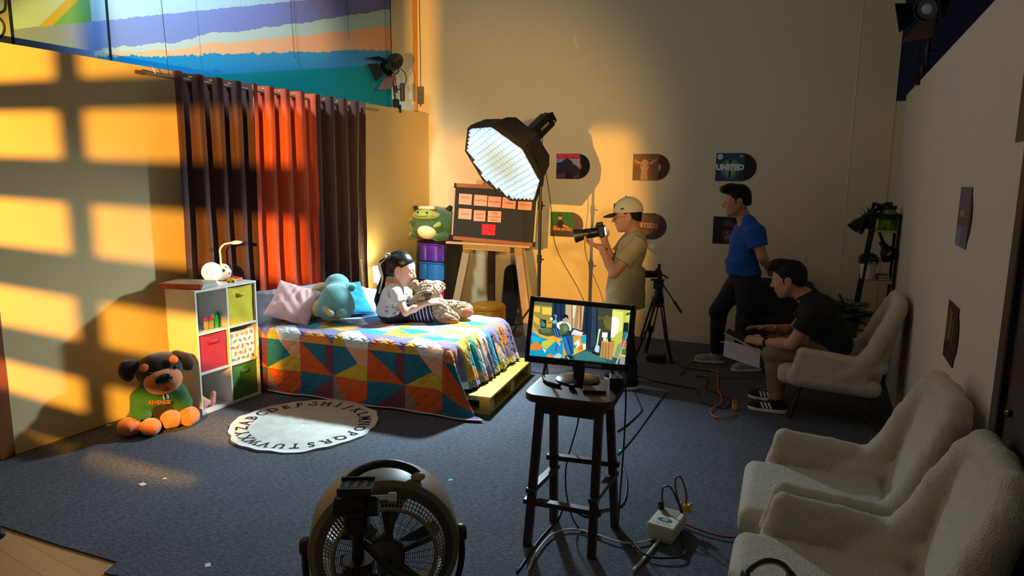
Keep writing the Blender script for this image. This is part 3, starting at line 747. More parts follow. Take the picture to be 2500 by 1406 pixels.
# ---------------------------------------------------------------- cushions
def cushion(name, label, cat, w, h, th, m_, loc, M, seed=0, par=None, group=None):
    n = 34; g = np.linspace(-1, 1, n); U, Vv = np.meshgrid(g, g, indexing='ij'); rr2 = np.random.default_rng(seed); ph = rr2.uniform(0, 6, 6)
    prof = ((1-np.abs(U)**3.2)*(1-np.abs(Vv)**3.2)); prof = np.clip(prof, 0, 1)**.55
    pin = 1-.07*(1-np.abs(Vv)**2)*1; pin2 = 1-.07*(1-np.abs(U)**2)
    x = U*w/2*pin; y = Vv*h/2*pin2
    wr = .010*np.sin(9*U+ph[0]+3*Vv)*np.sin(7*Vv+ph[1])+.006*np.sin(19*U*Vv+ph[2]+11*U)
    A = []; 
    for sg in (1, -1): A.append(np.stack([x, y, sg*(prof*th/2+prof*wr)], -1).reshape(-1, 3))
    f = np.array([(i*n+j, (i+1)*n+j, (i+1)*n+j+1, i*n+j+1) for i in range(n-1) for j in range(n-1)])
    Vx = np.concatenate(A); Fx = np.concatenate([f, f[:, ::-1]+n*n])
    o = mesh_obj(name, Vx@np.asarray(M).T, Fx, m_, par, True); o.location = loc
    if par is None: props(o, label, cat, group)
    bm = bmesh.new(); bm.from_mesh(o.data); bmesh.ops.remove_doubles(bm, verts=bm.verts, dist=1e-5); bm.to_mesh(o.data); bm.free(); o.data.polygons.foreach_set('use_smooth', [True]*len(o.data.polygons)); return o
def basis(nrm, up):
    z = np.array(nrm, float); z /= np.linalg.norm(z); y = np.array(up, float); y -= (y@z)*z; y /= np.linalg.norm(y); return np.stack([np.cross(y, z), y, z], 1)
PINK = mat('pale_pink_cotton', (226, 178, 172), .85, .06, 20, bump=.35, bscale=35, sheen=.2)
GREYC = mat('grey_cotton', (140, 140, 148), .85, .08, 20, bump=.3, bscale=30)
WHITEC = mat('white_cotton', (226, 222, 228), .85, .05, 20, bump=.35, bscale=30, sheen=.2)
BLUEC = mat('turquoise_plush', (14, 142, 190), .9, .12, 30, bump=.4, bscale=120, sheen=.4)
cushion('pillow', 'grey pillow behind the pale pink cushion at bed head', 'pillow', .62, .40, .14, GREYC, tuple(bw(-.10, .42, .72)), basis((.55, -.45, .62), (-.35, .2, .8)), 3)
cushion('cushion', 'pale pink square cushion leaning at the left bed head', 'cushion', .43, .40, .15, PINK, tuple(bw(.065, .30, .77)), basis((.42, -.60, .62), (-.05, .55, .6)), 5)
cushion('cushion', 'turquoise blue cushion beneath the teal plush toy', 'cushion', .50, .46, .10, BLUEC, tuple(bw(.26, .80, .74)), basis((.42, -.30, .75), (-.55, .35, .5)), 7)
cushion('pillow', 'white pillow lying behind the teal plush toy', 'pillow', .62, .42, .16, WHITEC, tuple(bw(.42, 1.08, .67)), basis((.25, -.35, .85), (-.2, .8, .3)), 9)
# ================================================================ cube shelf and what is on it
SX, SY0, SY1, SH, SDp = -4.48, 3.785, 4.43, 1.03, .335
sh = thing('cube_shelf', 'white six-cube shelf with coloured bins against the left wall', 'shelf', (SX-SDp/2, (SY0+SY1)/2, 0))
WHT = mat('white_laminate', (226, 222, 214), .45, .04, 8)
w_ = SY1-SY0; T_ = .017
rows = [0.012, .345, .672, 1.0215]
for y in (-w_/2+T_/2, 0, w_/2-T_/2): MB().box((0, y, SH/2), (SDp, T_, SH-.002), bev=.0015).build('upright_panel', WHT, sh)
for z in (rows[0], rows[1], rows[2]):
    for sg in (-1, 1): MB().box((0, sg*(w_/4-.0), z), (SDp-.004, w_/2-T_*1.5, T_)).build('shelf_board', WHT, sh)
MB().box((0, 0, rows[3]), (SDp+.004, w_+.004, T_), bev=.0015).build('top_board', WHT, sh)
MB().box((-SDp/2+.004, 0, SH/2), (.006, w_-.02, SH-.03)).build('back_panel', mat('shelf_back', (206, 202, 194), .6), sh)
def fbin(label, col, row, side, rocket=False, drop=0):
    y0 = (-w_/2+T_ if side < 0 else T_/2)+.008; y1 = (-T_/2 if side < 0 else w_/2-T_)-.008; z0 = rows[row]+T_/2+.001; hh = (rows[row+1]-rows[row]-T_-.014)*(1-drop)
    r = thing('fabric_bin', label, 'storage bin', (SX-.165, (SY0+SY1)/2+(y0+y1)/2, z0), 0, None)
    W_ = y1-y0; D_ = .315
    if rocket:
        t = NT('rocket_print_cloth'); co, (X, Y, Z) = t.coord(); v1 = t.voro(11, (1, 1, 1), 'F1'); n = t.noise(40, 2)
        vc = t.node('ShaderNodeTexVoronoi'); vc.inputs['Scale'].default_value = 11; t.t.links.new(t.vec(), vc.inputs['Vector'])
        base = srgb((232, 224, 206)); m_ = t.out(base, .8)
    else: m_ = mat('bin_cloth_%d_%d' % (row, side), col, .75, .06, 12, bump=.2, bscale=220, sheen=.15)
    V = []; n = 16; pts = []
    mb = MB()
    fr = []
    for i in range(n+1):
        for j in range(n+1):
            u, v = i/n, j/n; bul = .006*math.sin(PI*u)*math.sin(PI*v)+.003*math.sin(9*u+4*v)*math.sin(5*v); sag = -.005*math.sin(PI*u)*(v > .98)
            fr.append((D_/2+bul-.012, (u-.5)*W_, v*hh+sag))
    f = [(i*(n+1)+j, (i+1)*(n+1)+j, (i+1)*(n+1)+j+1, i*(n+1)+j+1) for i in range(n) for j in range(n)]
    mb.add(fr, f); mb.box((-.01, -W_/2+.003, hh/2), (D_-.01, .006, hh)).box((-.01, W_/2-.003, hh/2), (D_-.01, .006, hh)).box((-D_/2+.003, 0, hh/2), (.006, W_, hh)).box((-.01, 0, .003), (D_-.01, W_, .006))
    mb.box((D_/2-.016, 0, hh/2), (.006, W_-.004, hh-.004))
    mb.build('body', m_, r, True, angle=.6)
    # top hem
    MB().tube([(D_/2-.009, -W_/2+.004, hh), (D_/2-.006, 0, hh-.004), (D_/2-.009, W_/2-.004, hh)], .003, 6).build('hem', m_, r)
    if not rocket:
        P = []
        for a in np.linspace(0, PI, 9): P.append((D_/2-.006+.022*math.sin(a), -.045*math.cos(a), hh*.80))
        mb = MB().add([(x, y, z+e) for x, y, z in P for e in (-.013, .013)], [(2*i, 2*i+2, 2*i+3, 2*i+1) for i in range(8)])
        o = mb.build('handle', m_, r, True); s_ = o.modifiers.new('thick', 'SOLIDIFY'); s_.thickness = .003
    else:
        g = np.random.default_rng(4); cols = [(60, 130, 160), (206, 120, 70), (200, 90, 60), (96, 140, 168), (214, 150, 96)]; k = 0
        mb = MB()
        for a in range(5):
            for b in range(5):
                cx = (a+.5+.5*(b % 2))/5.3-.5; cz = (b+.5)/5; 
                if abs(cx) > .43: continue
                th = g.uniform(-1.2, 1.2); R2 = np.array(((math.cos(th), -math.sin(th)), (math.sin(th), math.cos(th))))
                body = [(-.006, -.016), (.006, -.016), (.008, 0), (.005, .013), (0, .021), (-.005, .013), (-.008, 0)]
                fin = [(-.014, -.02), (-.006, -.006), (.006, -.006), (.014, -.02), (.004, -.014), (-.004, -.014)]; fl = [(-.004, -.017), (.004, -.017), (0, -.03)]
                for sh_, ci in ((fin, k+1), (body, k), (fl, 4), (disc(0, .003, .0032, n=8), 3)):
                    c = srgb(cols[ci % 5]); mb.add([(D_/2-.0035+.0002*(sh_ is body)+.0004*(len(sh_) == 8), cx*W_+(R2@p)[0], cz*hh+(R2@p)[1]) for p in np.array(sh_)], [tuple(range(len(sh_)))], 0, c)
                k += 1
        mb.build('rocket_print', tintmat('rocket_ink', .8), r)
    return r
fbin('yellow fabric bin in the top right cube of shelf', (214, 188, 22), 2, 1)
fbin('crimson fabric bin in the middle left cube of shelf', (176, 18, 44), 1, -1)
fbin('cream fabric bin printed with small rockets, middle right cube', (232, 224, 206), 1, 1, True, .10)
fbin('dark green fabric bin in the bottom right cube of shelf', (52, 116, 34), 0, 1)
# craft bottles in the open cube
z = rows[2]+T_/2+.001
def bottle(name, label, x, y, r, h, col, cap, tip=True, band=None, group='craft paint bottles in the top left cube'):
    b = thing(name, label, 'bottle', (x, y, z), 0, group)
    MB().lathe([(0, 0), (r*.92, 0), (r, .006), (r, h*.62), (r*.9, h*.70), (r*.45, h*.76), (r*.45, h*.80), (0, h*.80)], n=16).build('body', mat(label[:18].replace(' ', '_'), col, .3), b, True, angle=.8)
    if tip: MB().lathe([(0, h*.78), (r*.62, h*.78), (r*.55, h*.84), (r*.2, h), (0, h)], n=14).build('nozzle', mat(label[:18].replace(' ', '_')+'_cap', cap, .35), b)
    else: MB().lathe([(0, h*.74), (r*.8, h*.74), (r*.8, h*.98), (r*.7, h), (0, h)], n=16).build('cap', mat(label[:18].replace(' ', '_')+'_cap', cap, .35), b)
    if band: MB().lathe([(r*1.01, h*.18), (r*1.02, h*.2), (r*1.02, h*.52), (r*1.01, h*.54)], n=16).build('label', mat(label[:18].replace(' ', '_')+'_band', band, .5, .5, 60), b)
bottle('glue_bottle', 'pink glue bottle at the left side of the open cube', -4.53, 3.82, .017, .125, (226, 120, 190), (226, 140, 200))
bottle('glue_bottle', 'lilac pink glue bottle just behind the pink one', -4.58, 3.835, .017, .115, (214, 110, 196), (220, 150, 210))
bottle('glitter_bottle', 'glitter bottle with red cap, left of its pair', -4.56, 3.945, .021, .095, (120, 150, 60), (206, 36, 60), False, (190, 130, 80))
bottle('glitter_bottle', 'glitter bottle with red cap beside the bright green bottle', -4.545, 3.985, .021, .097, (90, 160, 60), (214, 40, 70), False, (216, 150, 70))
bottle('glue_bottle', 'bright green glue bottle with pointed nozzle', -4.545, 4.038, .018, .15, (40, 176, 60), (70, 214, 90))
bottle('glue_bottle', 'teal glue bottle with pointed nozzle in the open cube', -4.56, 4.075, .016, .135, (20, 130, 130), (24, 140, 140))
# plush toy at the bottom left cube
z0 = rows[0]+T_/2
ty = thing('plush_toy', 'small pink and yellow plush toy in the bottom left cube', 'plush toy', (-4.58, 3.90, z0))
s = SD(.005, .02).ell((0, -.03, .045), (.05, .07, .045)).ell((.0, -.06, .10), (.035, .045, .035)).cap((.02, .06, .03), (.01, .085, .10), .026, .022)
s.build('body', mat('pink_plush', (226, 150, 140), .9, .1, 30, bump=.4, bscale=120), ty)
SD(.005).ell((.012, -.055, .085), (.04, .05, .03)).build('belly', mat('yellow_plush', (210, 180, 60), .9), ty)
SD(.004).ell((.0, -.075, .135), (.025, .035, .025)).build('hat', mat('red_plush', (190, 40, 40), .9), ty)
# binder, books, ball lamp, desk lamp, yellow car on top
zt = rows[3]+T_/2+.001
bk = thing('binder', 'thick orange-spined binder with dotted border at shelf top left', 'book', (-4.69, 3.92, zt), .30)
MB().box((-.0, -.125, .021), (.36, .012, .042), bev=.004).build('spine', mat('orange_spine', (228, 108, 46), .6), bk)
MB().box((0, .0, .0025), (.36, .25, .004)).box((0, .0, .042), (.36, .25, .004)).build('cover', mat('grey_cover', (150, 146, 138), .5), bk)
mb = MB()
for i in range(5): mb.box((.004, .004, .008+i*.0072), (.345, .235-.01*i, .005), rotm(.01*i, 0, 0))
mb.build('pages', mat('page_edges', (196, 186, 170), .8, .25, 90, sc=(1, 1, 14)), bk)
mb = MB()
for i in range(15):
    x = -.165+i*.0236
    for zz in (.036, .006): mb.box((x, -.1316, zz), (.012, .001, .0035)).box((x, -.1316, zz-.002), (.003, .001, .007))
for i in range(3): mb.box((-.17, -.1316, .012+i*.009), (.004, .001, .005)).box((.165, -.1316, .012+i*.009), (.004, .001, .005))
mb.build('border_print', mat('dark_red_ink', (120, 30, 24), .7), bk)
V, F_ = text_mesh('Aprendemos jugando en casa  *', .017); MB().add([(v[0], -.1317, .021+v[1]) for v in V], F_).build('title', mat('dark_red_ink', (120, 30, 24), .7), bk)
ob = thing('book', 'orange-red book lying at the right end of shelf top', 'book', (-4.67, 4.35, zt), -.2)
MB().box((0, 0, .0015), (.15, .11, .003)).box((0, 0, .024), (.15, .11, .003)).box((-.0735, 0, .013), (.003, .11, .024)).build('cover', mat('red_orange_cover', (216, 76, 44), .45), ob)
MB().box((.002, 0, .0128), (.142, .104, .019)).build('pages', mat('pinkish_pages', (226, 160, 130), .8), ob)
yc = thing('toy_clip', 'small yellow toy in front of the orange-red book', 'toy', (-4.585, 4.26, zt), .5)
SD(.003, .01).box((0, 0, .011), (.035, .02, .011), .006).box((0, 0, .024), (.018, .016, .01), .005).build('body', mat('toy_yellow', (236, 200, 30), .5), yc)
MB().cyl((.02, -.022, .008), (.02, .022, .008), .008).cyl((-.02, -.022, .008), (-.02, .022, .008), .008).build('wheels', BLKP, yc)
bll = thing('ball_lamp', 'glowing round ball lamp printed with leaves on the shelf', 'lamp', (-4.70, 4.16, zt))
t = NT('ball_glow'); v = t.voro(34, (1, 1, 1), 'DISTANCE_TO_EDGE'); v2 = t.voro(14)
ms = ((v < .05)*(v2 > .26))
t.out((.9, .85, .6), .4, emit=t.mix(ms, (1.0, .86, .42), (.30, .30, .06)), es=2.2)
MB().sphere((0, 0, .094), .082, 28).build('globe', t.m, bll, True)
MB().lathe([(0, 0), (.05, 0), (.05, .012), (.035, .02), (0, .02)], n=20).build('foot', WHITEP, bll)
dl = thing('desk_lamp', 'white gooseneck desk lamp with spotted ball base', 'lamp', (-4.72, 4.29, zt))
MB().sphere((0, 0, .075), .075, 26).build('base', mat('lamp_white', (222, 224, 220), .35), dl, True)
mb = MB()
for a, e, r in [(-.6, .3, .014), (.1, -.1, .010), (.5, .5, .012), (-1.2, -.3, .01), (-.2, .7, .008)]:
    d = np.array((math.cos(a)*math.cos(e), math.sin(a)*math.cos(e), math.sin(e))); mb.lathe([(0, .0765), (r, .0745), (0, .0745)], (0, 0, .075), 12, frame(d)@rotm(0, PI/2, 0))
mb.build('spots', mat('spot_blue', (40, 60, 90), .5), dl)
MB().tube(spline([(-.01, 0, .145), (-.012, .0, .22), (-.012, .0, .27), (.0, .03, .31), (.02, .075, .322), (.025, .10, .322)], 6), .008, 8).build('gooseneck', mat('lamp_white', (222, 224, 220), .35), dl, True)
MB().lathe([(0, .0), (.05, .002), (.054, .01), (.045, .018), (.028, .022), (.028, .015), (0, .015)], (.027, .145, .312), 24, rotm(.08, 0, 0)).build('head', mat('lamp_white', (222, 224, 220), .35), dl, True, angle=.7)
# ================================================================ rug with the alphabet
RC = (-3.605, 4.0, 0)
rg = thing('alphabet_rug', 'round cream rug with black alphabet border lying on grey carpet', 'rug', RC)
na = 120; V = []; F = []; RR = 11
g = np.random.default_rng(2); ph = g.uniform(0, 6, 8)
def rug_r(a): return .565*(1+.010*math.sin(13*a+ph[0])+.012*math.sin(7*a+ph[1])+.010*math.sin(3*a+ph[2])+.008*math.sin(21*a+ph[3]))
def rug_z(a, q): return .011+.006*max(0, q-.75)*4*(.5+.5*math.sin(5*a+ph[4]))+.0015*math.sin(9*a+20*q)
for i in range(RR+1):
    q = i/RR
    for k in range(na):
        a = 2*PI*k/na; r = rug_r(a)*q if q > .5 else .565*q; V.append((r*math.cos(a), r*math.sin(a), rug_z(a, q)))
for k in range(na):
    a = 2*PI*k/na; r = rug_r(a); V.append((r*math.cos(a), r*math.sin(a), .001))
for i in range(RR+1):
    for k in range(na): F.append((i*na+k, i*na+(k+1) % na, (i+1)*na+(k+1) % na, (i+1)*na+k) if i == RR else (i*na+k, (i+1)*na+k, (i+1)*na+(k+1) % na, i*na+(k+1) % na))
t = NT('cream_rug_pile'); n = t.noise(5, 4, .65); t.bump(t.noise(14, 4, .7)*.6+t.noise(150, 2)*.4, .5, .008)
mesh_obj('pile', V, F, t.out(t.mix(n.step(.3, .7), srgb((196, 192, 178)), srgb((222, 218, 206))), .95, spec=.1), rg, True)
mb = MB()
for i, chh in enumerate('ABCDEFGHIJKLMNOPQRSTUVWXYZ'):
    a = math.radians(-154-13.85*i); Vt, Ft = text_mesh(chh, .125, .0035)
    ro = a-PI/2; c_, s_ = math.cos(ro), math.sin(ro); P = []
    sx = .92
    for v in Vt:
        x, y = v[0]*sx, v[1]; P.append((.462*math.cos(a)+c_*x-s_*y, .462*math.sin(a)+s_*x+c_*y, .0140))
    mb.add(P, Ft)
    # slab serifs on the stems
    ser = dict(A=[(-.042, -1), (.042, -1)], F=[(-.028, -1)], H=[(-.03, -1), (.03, -1), (-.03, 1), (.03, 1)], I=[(0, -1), (0, 1)], K=[(-.03, -1), (.034, -1), (-.03, 1), (.03, 1)], L=[(-.024, 1)], M=[(-.036, -1), (.036, -1)], N=[(-.03, -1), (-.03, 1), (.03, 1)], P=[(-.028, -1)], R=[(-.028, -1), (.032, -1)], T=[(0, -1)], U=[(-.03, 1), (.03, 1)], V=[(-.038, 1), (.038, 1)], W=[(-.05, 1), (.05, 1)], X=[(-.036, -1), (.036, -1), (-.034, 1), (.034, 1)], Y=[(0, -1), (-.036, 1), (.036, 1)], Z=[], D=[(-.034, -1), (-.034, 1)], B=[(-.03, -1), (-.03, 1)], E=[(-.026, -1), (-.026, 1)], J=[(.01, 1)])
    for x0, e in ser.get(chh, []):
        P = []
        for dx, dy in ((-.021, -.004), (.021, -.004), (.021, .0035), (-.021, .0035)):
            x, y = (x0+dx)*sx, e*.0425+dy; P.append((.462*math.cos(a)+c_*x-s_*y, .462*math.sin(a)+s_*x+c_*y, .0141))
        mb.quad(P)
mb.v = [(x, y, rug_z(math.atan2(y, x), min(1., math.hypot(x, y)/.565))+.0012+(z-.0140)) for x, y, z in mb.v]
mb.build('lettering', mat('rug_black_wool', (24, 30, 36), .95, .2, 40), rg)
# ================================================================ drawer tower, dinosaur plush
tw = thing('drawer_tower', 'black plastic tower of coloured drawers in the room corner', 'drawer unit', (-4.63, 7.79, 0))
H_ = 1.115; w2 = .42
MB().box((-.2, .02, H_/2), (.022, .36, H_), bev=.004).box((.2, .02, H_/2), (.022, .36, H_), bev=.004).box((0, .19, H_/2), (.4, .015, H_)).build('side_frame', BLKP, tw)
MB().box((0, .01, H_-.012), (.43, .39, .024), bev=.008).build('top', BLKP, tw)
for k, (z0, z1, c) in enumerate([(.853, 1.083, (96, 44, 168)), (.604, .834, (44, 132, 214)), (.350, .588, (214, 30, 110)), (.10, .335, (60, 170, 90))]):
    MB().box((0, .01, z0-.010), (.40, .36, .016)).build('divider', BLKP, tw)
    nt = NT('drawer_plastic_%d' % k); c_ = srgb(c); n = nt.noise(6, 2)
    m_ = nt.out(nt.mix(n, tuple(x*.85 for x in c_), tuple(min(1, x*1.1) for x in c_)), .22, spec=.5)
    mb = MB(); nn = 24; V = []
    for i in range(nn+1):
        u = i/nn; x = -.186+.372*u; y = -.172-.022*math.sin(PI*min(1, max(0, (u-.33)/.62))) if u > .33 else -.172-.010*math.sin(PI*u/.33)
        if .30 < u < .36: y = -.160
        for z in (z0+.002, z0+.03, z1-.035, z1-.02, z1): V.append((x, y if z < z1-.03 else -.178+(.004 if z < z1-.01 else 0), z))
    f = [(i*5+j, (i+1)*5+j, (i+1)*5+j+1, i*5+j+1) for i in range(nn) for j in range(4)]
    mb.add(V, f).box((0, .01, (z0+z1)/2), (.37, .33, z1-z0-.03)); mb.build('drawer', m_, tw)
    MB().box((0, -.181, z1-.008), (.376, .018, .016), bev=.004).build('drawer_lip', m_, tw)
dz = H_+.001
dn = thing('dinosaur_plush', 'round dark green dinosaur plush sitting on the coloured drawer tower', 'plush toy', (-4.68, 7.76, dz))
dn.scale = (1.1, 1.05, 1.0)
DG = mat('dark_green_plush', (52, 96, 66), .95, .12, 20, bump=.5, bscale=160, sheen=.5); LG = mat('light_green_plush', (150, 178, 96), .95, .1, 20, bump=.4, bscale=160, sheen=.4)
s = SD(.009, .05).ell((0, 0, .215), (.315, .235, .215)).ell((0, 0, .31), (.25, .2, .12))
for sx_ in (-1, 1): s.cap((sx_*.22, -.12, .06), (sx_*.16, -.22, .05), .05, .04)
s.build('body', DG, dn)
SD(.007, .02).ell((.0, -.17, .335), (.185, .10, .058)).ell((0, -.19, .35), (.13, .085, .055)).build('muzzle', LG, dn)
SD(.007, .02).ell((.015, -.165, .13), (.13, .095, .105)).build('belly', mat('cream_plush', (236, 226, 190), .95, .05, 20, bump=.4, bscale=160, sheen=.3), dn)
for x in (-.055, .065): MB().sphere((x, -.268, .37), (.014, .010, .014), 12).build('eye', BLKP, dn, True)
MB().tube(spline([(-.085, -.279, .330), (-.03, -.285, .322), (.04, -.285, .322), (.09, -.279, .333)], 6), .0035, 5).build('mouth', BLKP, dn)
for x in (-.115, .125): MB().sphere((x, -.252, .335), (.022, .008, .016), 12).build('cheek', mat('blush_felt', (190, 120, 84), .9), dn, True)
s = SD(.007, .02)
for i in range(6): s.ell((-.09+i*.035, -.14-.012*(i % 2), .425), (.032, .04, .024))
s.build('hair_tuft', mat('cream_tuft', (222, 216, 170), .95, .1, 30, bump=.5, bscale=90), dn)
for x, z, r in [(-.24, .385, .05), (.20, .40, .055), (.285, .345, .045)]:
    SD(.007, .02).cap((x*.9, .02, z-.03), (x*1.1, .02, z+.03), r, r*.55).build('spike', mat('blackish_green_plush', (24, 40, 32), .95, .1, 20), dn)
for sg in (-1, 1):
    SD(.007, .02).cap((sg*.19, -.20, .225), (sg*.155, -.235, .20), .032, .02).build('paw', LG if sg > 0 else DG, dn)
# ================================================================ easel, chalkboard, notes
PINE = mat('pale_pine', (196, 164, 122), .6, .18, 4, bump=.1, bscale=20, sc=(6, 6, 1.2)); REDW = mat('reddish_frame_wood', (150, 92, 62), .5, .2, 6, sc=(1.2, 8, 8)); DKW = mat('dark_timber', (62, 44, 36), .6, .2, 6)
ez = thing('easel', 'pale pine A-frame easel holding the chalkboard in the corner', 'easel', (-3.74, 7.62, 0))
def ep(x, y, z): return np.array((x+3.74, y-7.62, z))
MB().bar(ep(-4.27, 7.50, 0), ep(-3.985, 7.78, 1.90), .10, .045, up=(0, -1, .2)).build('front_leg', PINE, ez)
MB().bar(ep(-3.17, 7.50, 0), ep(-3.58, 7.78, 1.90), .10, .045, up=(0, -1, .2)).build('front_leg', PINE, ez)
MB().bar(ep(-3.98, 8.08, 0), ep(-3.86, 7.84, 1.9), .09, .045, up=(0, -1, -.1)).build('rear_leg', DKW, ez)
MB().box(ep(-3.81, 7.585, 1.085), (.66, .03, .10), bev=.004).build('cross_plank', PINE, ez)
mb = MB()
for x in (-4.1, -4.08, -3.54, -3.52):
    for z in (1.105, 1.065): mb.cyl(ep(x, 7.57, z), ep(x, 7.567, z), .004, None, 6)
mb.build('screws', DKW, ez)
MB().box(ep(-3.76, 7.75, 1.925), (.36, .06, .10), bev=.004).build('top_block', PINE, ez)
MB().box(ep(-3.78, 7.56, 1.115), (1.16, .07, .03), bev=.004).build('ledge', PINE, ez)
RB = rotm(-.07, 0, 0)@rotm(0, .033, .03); BC = np.array((-3.70, 7.575, 1.49))
cb = thing('chalkboard', 'framed black chalkboard with paper notes standing on pine easel', 'chalkboard', tuple(BC))
bw_, bh = 1.135, .71
def bp(x, y, z): return RB@np.array((x, y, z), float)
MB().box(bp(0, .0, 0), (bw_-.03, .012, bh-.03), RB).build('panel', mat('chalkboard_black', (22, 24, 30), .7, .25, 5), cb)
for z in (-bh/2+.024, bh/2-.024): MB().box(bp(0, -.004, z), (bw_-.05, .026, .048), RB, bev=.004).build('wood_rail', REDW, cb)
for x in (-bw_/2+.011, bw_/2-.011): MB().box(bp(x, -.004, 0), (.02, .026, bh-.10), RB, bev=.002).build('metal_edge', mat('pale_aluminium', (196, 186, 170), .4, metal=.4), cb)
for x in (-1, 1):
    for z in (-1, 1): MB().box(bp(x*(bw_/2-.014), -.004, z*(bh/2-.03)), (.032, .034, .062), RB, bev=.004).build('corner_cap', BLKP, cb)
NP = mat('pink_note_paper', (232, 164, 150), .8, .05, 10); NR = mat('red_note_paper', (206, 34, 50), .8, .05, 10); INK = mat('pen_ink', (70, 40, 60), .7)
def note(label, x0, x1, z0, z1, lines, m_=NP, rot=0):
    cx = ((x0+x1)/2-947)/1705*(bw_-.06); cz = -((z0+z1)/2-690)/1040*(bh-.10); w, h = (x1-x0)/1705*(bw_-.06), (z1-z0)/1040*(bh-.10)
    r = thing('paper_note', label, 'note', tuple(BC+bp(cx, -.0085, cz)), 0, 'paper notes on the chalkboard')
    R2 = RB@rotm(0, rot, 0)
    V = []; nn = 5
    for i in range(nn+1):
        for j in range(nn+1):
            u, v = i/nn-.5, j/nn-.5; V.append(R2@np.array((u*w, -.001-.004*(u*u+v*v), v*h)))
    mesh_obj('paper', V, [(i*(nn+1)+j, (i+1)*(nn+1)+j, (i+1)*(nn+1)+j+1, i*(nn+1)+j+1) for i in range(nn) for j in range(nn)], m_, r)
    mb = MB()
    for k, l in enumerate(lines):
        Vt, Ft = text_mesh(l, .034, -.0002, .25); mb.add([R2@np.array((v[0]*.80, -.0042, v[1]*1.1+(len(lines)/2-.5-k)*.042)) for v in Vt], Ft)
    mb.build('handwriting', INK, r)
note('salmon note at the left end of the top row', 165, 450, 300, 525, ['Pone Gran', 'y'], rot=.01)
note('second salmon note from the left in the top row', 500, 785, 305, 530, ['Luz del Mundo'])
note('third note of the top row, touching the second one', 805, 1085, 318, 535, ['Que te llama'], rot=.01)
note('fourth note from the left in the top row', 1112, 1395, 320, 545, ['Su Alegria'], rot=.015)
note('dusky pink note at the right end of the top row', 1442, 1725, 335, 552, ['Su presencia'])
note('left note of the middle row on the chalkboard', 175, 465, 612, 835, ['Luz nueva'])
note('narrow middle note of the middle row on the chalkboard', 515, 770, 628, 855, ['Ensename', 'la puerta'], rot=-.02)
note('right note of the middle row with three written lines', 820, 1105, 622, 850, ['Ustedes', 'Luz del Mundo', 'Hermano'], rot=-.02)
note('single red note below the pink rows', 712, 1000, 905, 1130, ['Familia'], NR, rot=-.01)
# ================================================================ skateboard, pouf
sk = thing('skateboard', 'black skateboard standing upright against the wall behind the easel', 'skateboard', (-3.70, 8.02, 0))
P = []; L_s, ws = .80, .105
n_ = 14; out = [(ws*math.cos(PI*i/n_), L_s-ws+ws*1.05*math.sin(PI*i/n_)) for i in range(n_+1)]+[(-ws*math.cos(PI*i/n_), ws-ws*1.05*math.sin(PI*i/n_)) for i in range(n_+1)]
R_ = rotm(PI/2-.16, 0, .04)
MB().prism(out, -.006, .006, R_, (0, 0, 0.01)).build('deck', mat('grip_tape', (17, 17, 19), .95, .2, 100, bump=.3, bscale=400), sk)
for zz in (.19, .61):
    MB().bar(R_@np.array((-.07, zz, -.05))+(0, 0, .01), R_@np.array((.07, zz, -.05))+(0, 0, .01), .03, .03).box(R_@np.array((0, zz, -.028))+(0, 0, .01), (.05, .05, .05), R_).build('truck', STEEL, sk)
    for xx in (-.09, .09): MB().cyl(R_@np.array((xx-.018, zz, -.05))+(0, 0, .01), R_@np.array((xx+.018, zz, -.05))+(0, 0, .01), .027, None, 16).build('wheel', mat('wheel_white', (206, 200, 186), .5), sk, True, angle=.6)
pf = thing('pouf', 'round mustard yellow vinyl pouf beside the easel legs', 'stool', (-3.64, 7.30, 0))
t = NT('mustard_vinyl'); n = t.noise(5, 3); t.bump(t.noise(7, 3, .5, (3, 3, 1)), .3, .02); VIN = t.out(t.mix(n, srgb((176, 118, 18)), srgb((208, 146, 32))), .38)
MB().lathe([(0, 0), (.20, 0), (.215, .015), (.218, .2), (.214, .36), (.205, .375)], n=40).build('side', VIN, pf, True, angle=.8)
MB().lathe([(.212, .372), (.214, .39), (.205, .415), (.18, .428), (.1, .434), (0, .436)], n=40).build('cushion_top', VIN, pf, True)
MB().tube([(.2145*math.cos(a), .2145*math.sin(a), .373) for a in np.linspace(0, 2*PI, 41)[:-1]], .0055, 6, closed=True).build('piping', VIN, pf, True)
# ================================================================ guitar, crate table, lamp, cactus behind the bed
ck = thing('crate_table', 'wooden slatted crate used as nightstand behind the bed', 'crate', (-4.72, 6.70, 0))
CR = mat('orange_pine', (206, 140, 70), .6, .18, 5, sc=(8, 8, 1))
for s1 in range(5):
    o_ = -.14+s1*.07
    for sg in (-1, 1): MB().box((o_, sg*.145, .26), (.055, .012, .52), bev=.002).build('slat', CR, ck)
for s1 in range(4):
    o_ = -.105+s1*.07
    for sg in (-1, 1): MB().box((sg*.165, o_, .26), (.012, .055, .52), bev=.002).build('slat', CR, ck)
MB().box((0, 0, .514), (.36, .32, .016), bev=.002).build('top', CR, ck)
bd = thing('bedside_lamp', 'small glowing white bedside lamp on the crate behind the bed', 'lamp', (-4.82, 6.72, .523))
MB().lathe([(0, 0), (.055, 0), (.055, .012), (.02, .02), (.016, .10), (.022, .17), (.012, .20), (0, .20)], n=20).build('base', WHITEP, bd, True, angle=.7)
nt = NT('lit_lamp_shade'); n = nt.noise(8, 2); nt.out((.9, .85, .7), .8, emit=nt.mix(n, (1, .84, .45), (1, .9, .55)), es=7.0)
MB().lathe([(.066, .16), (.072, .345)], n=28).build('shade', nt.m, bd, True)
ct = thing('toy_cactus', 'orange toy cactus in yellow pot beside the bedside lamp', 'plant', (-4.63, 6.60, .523))
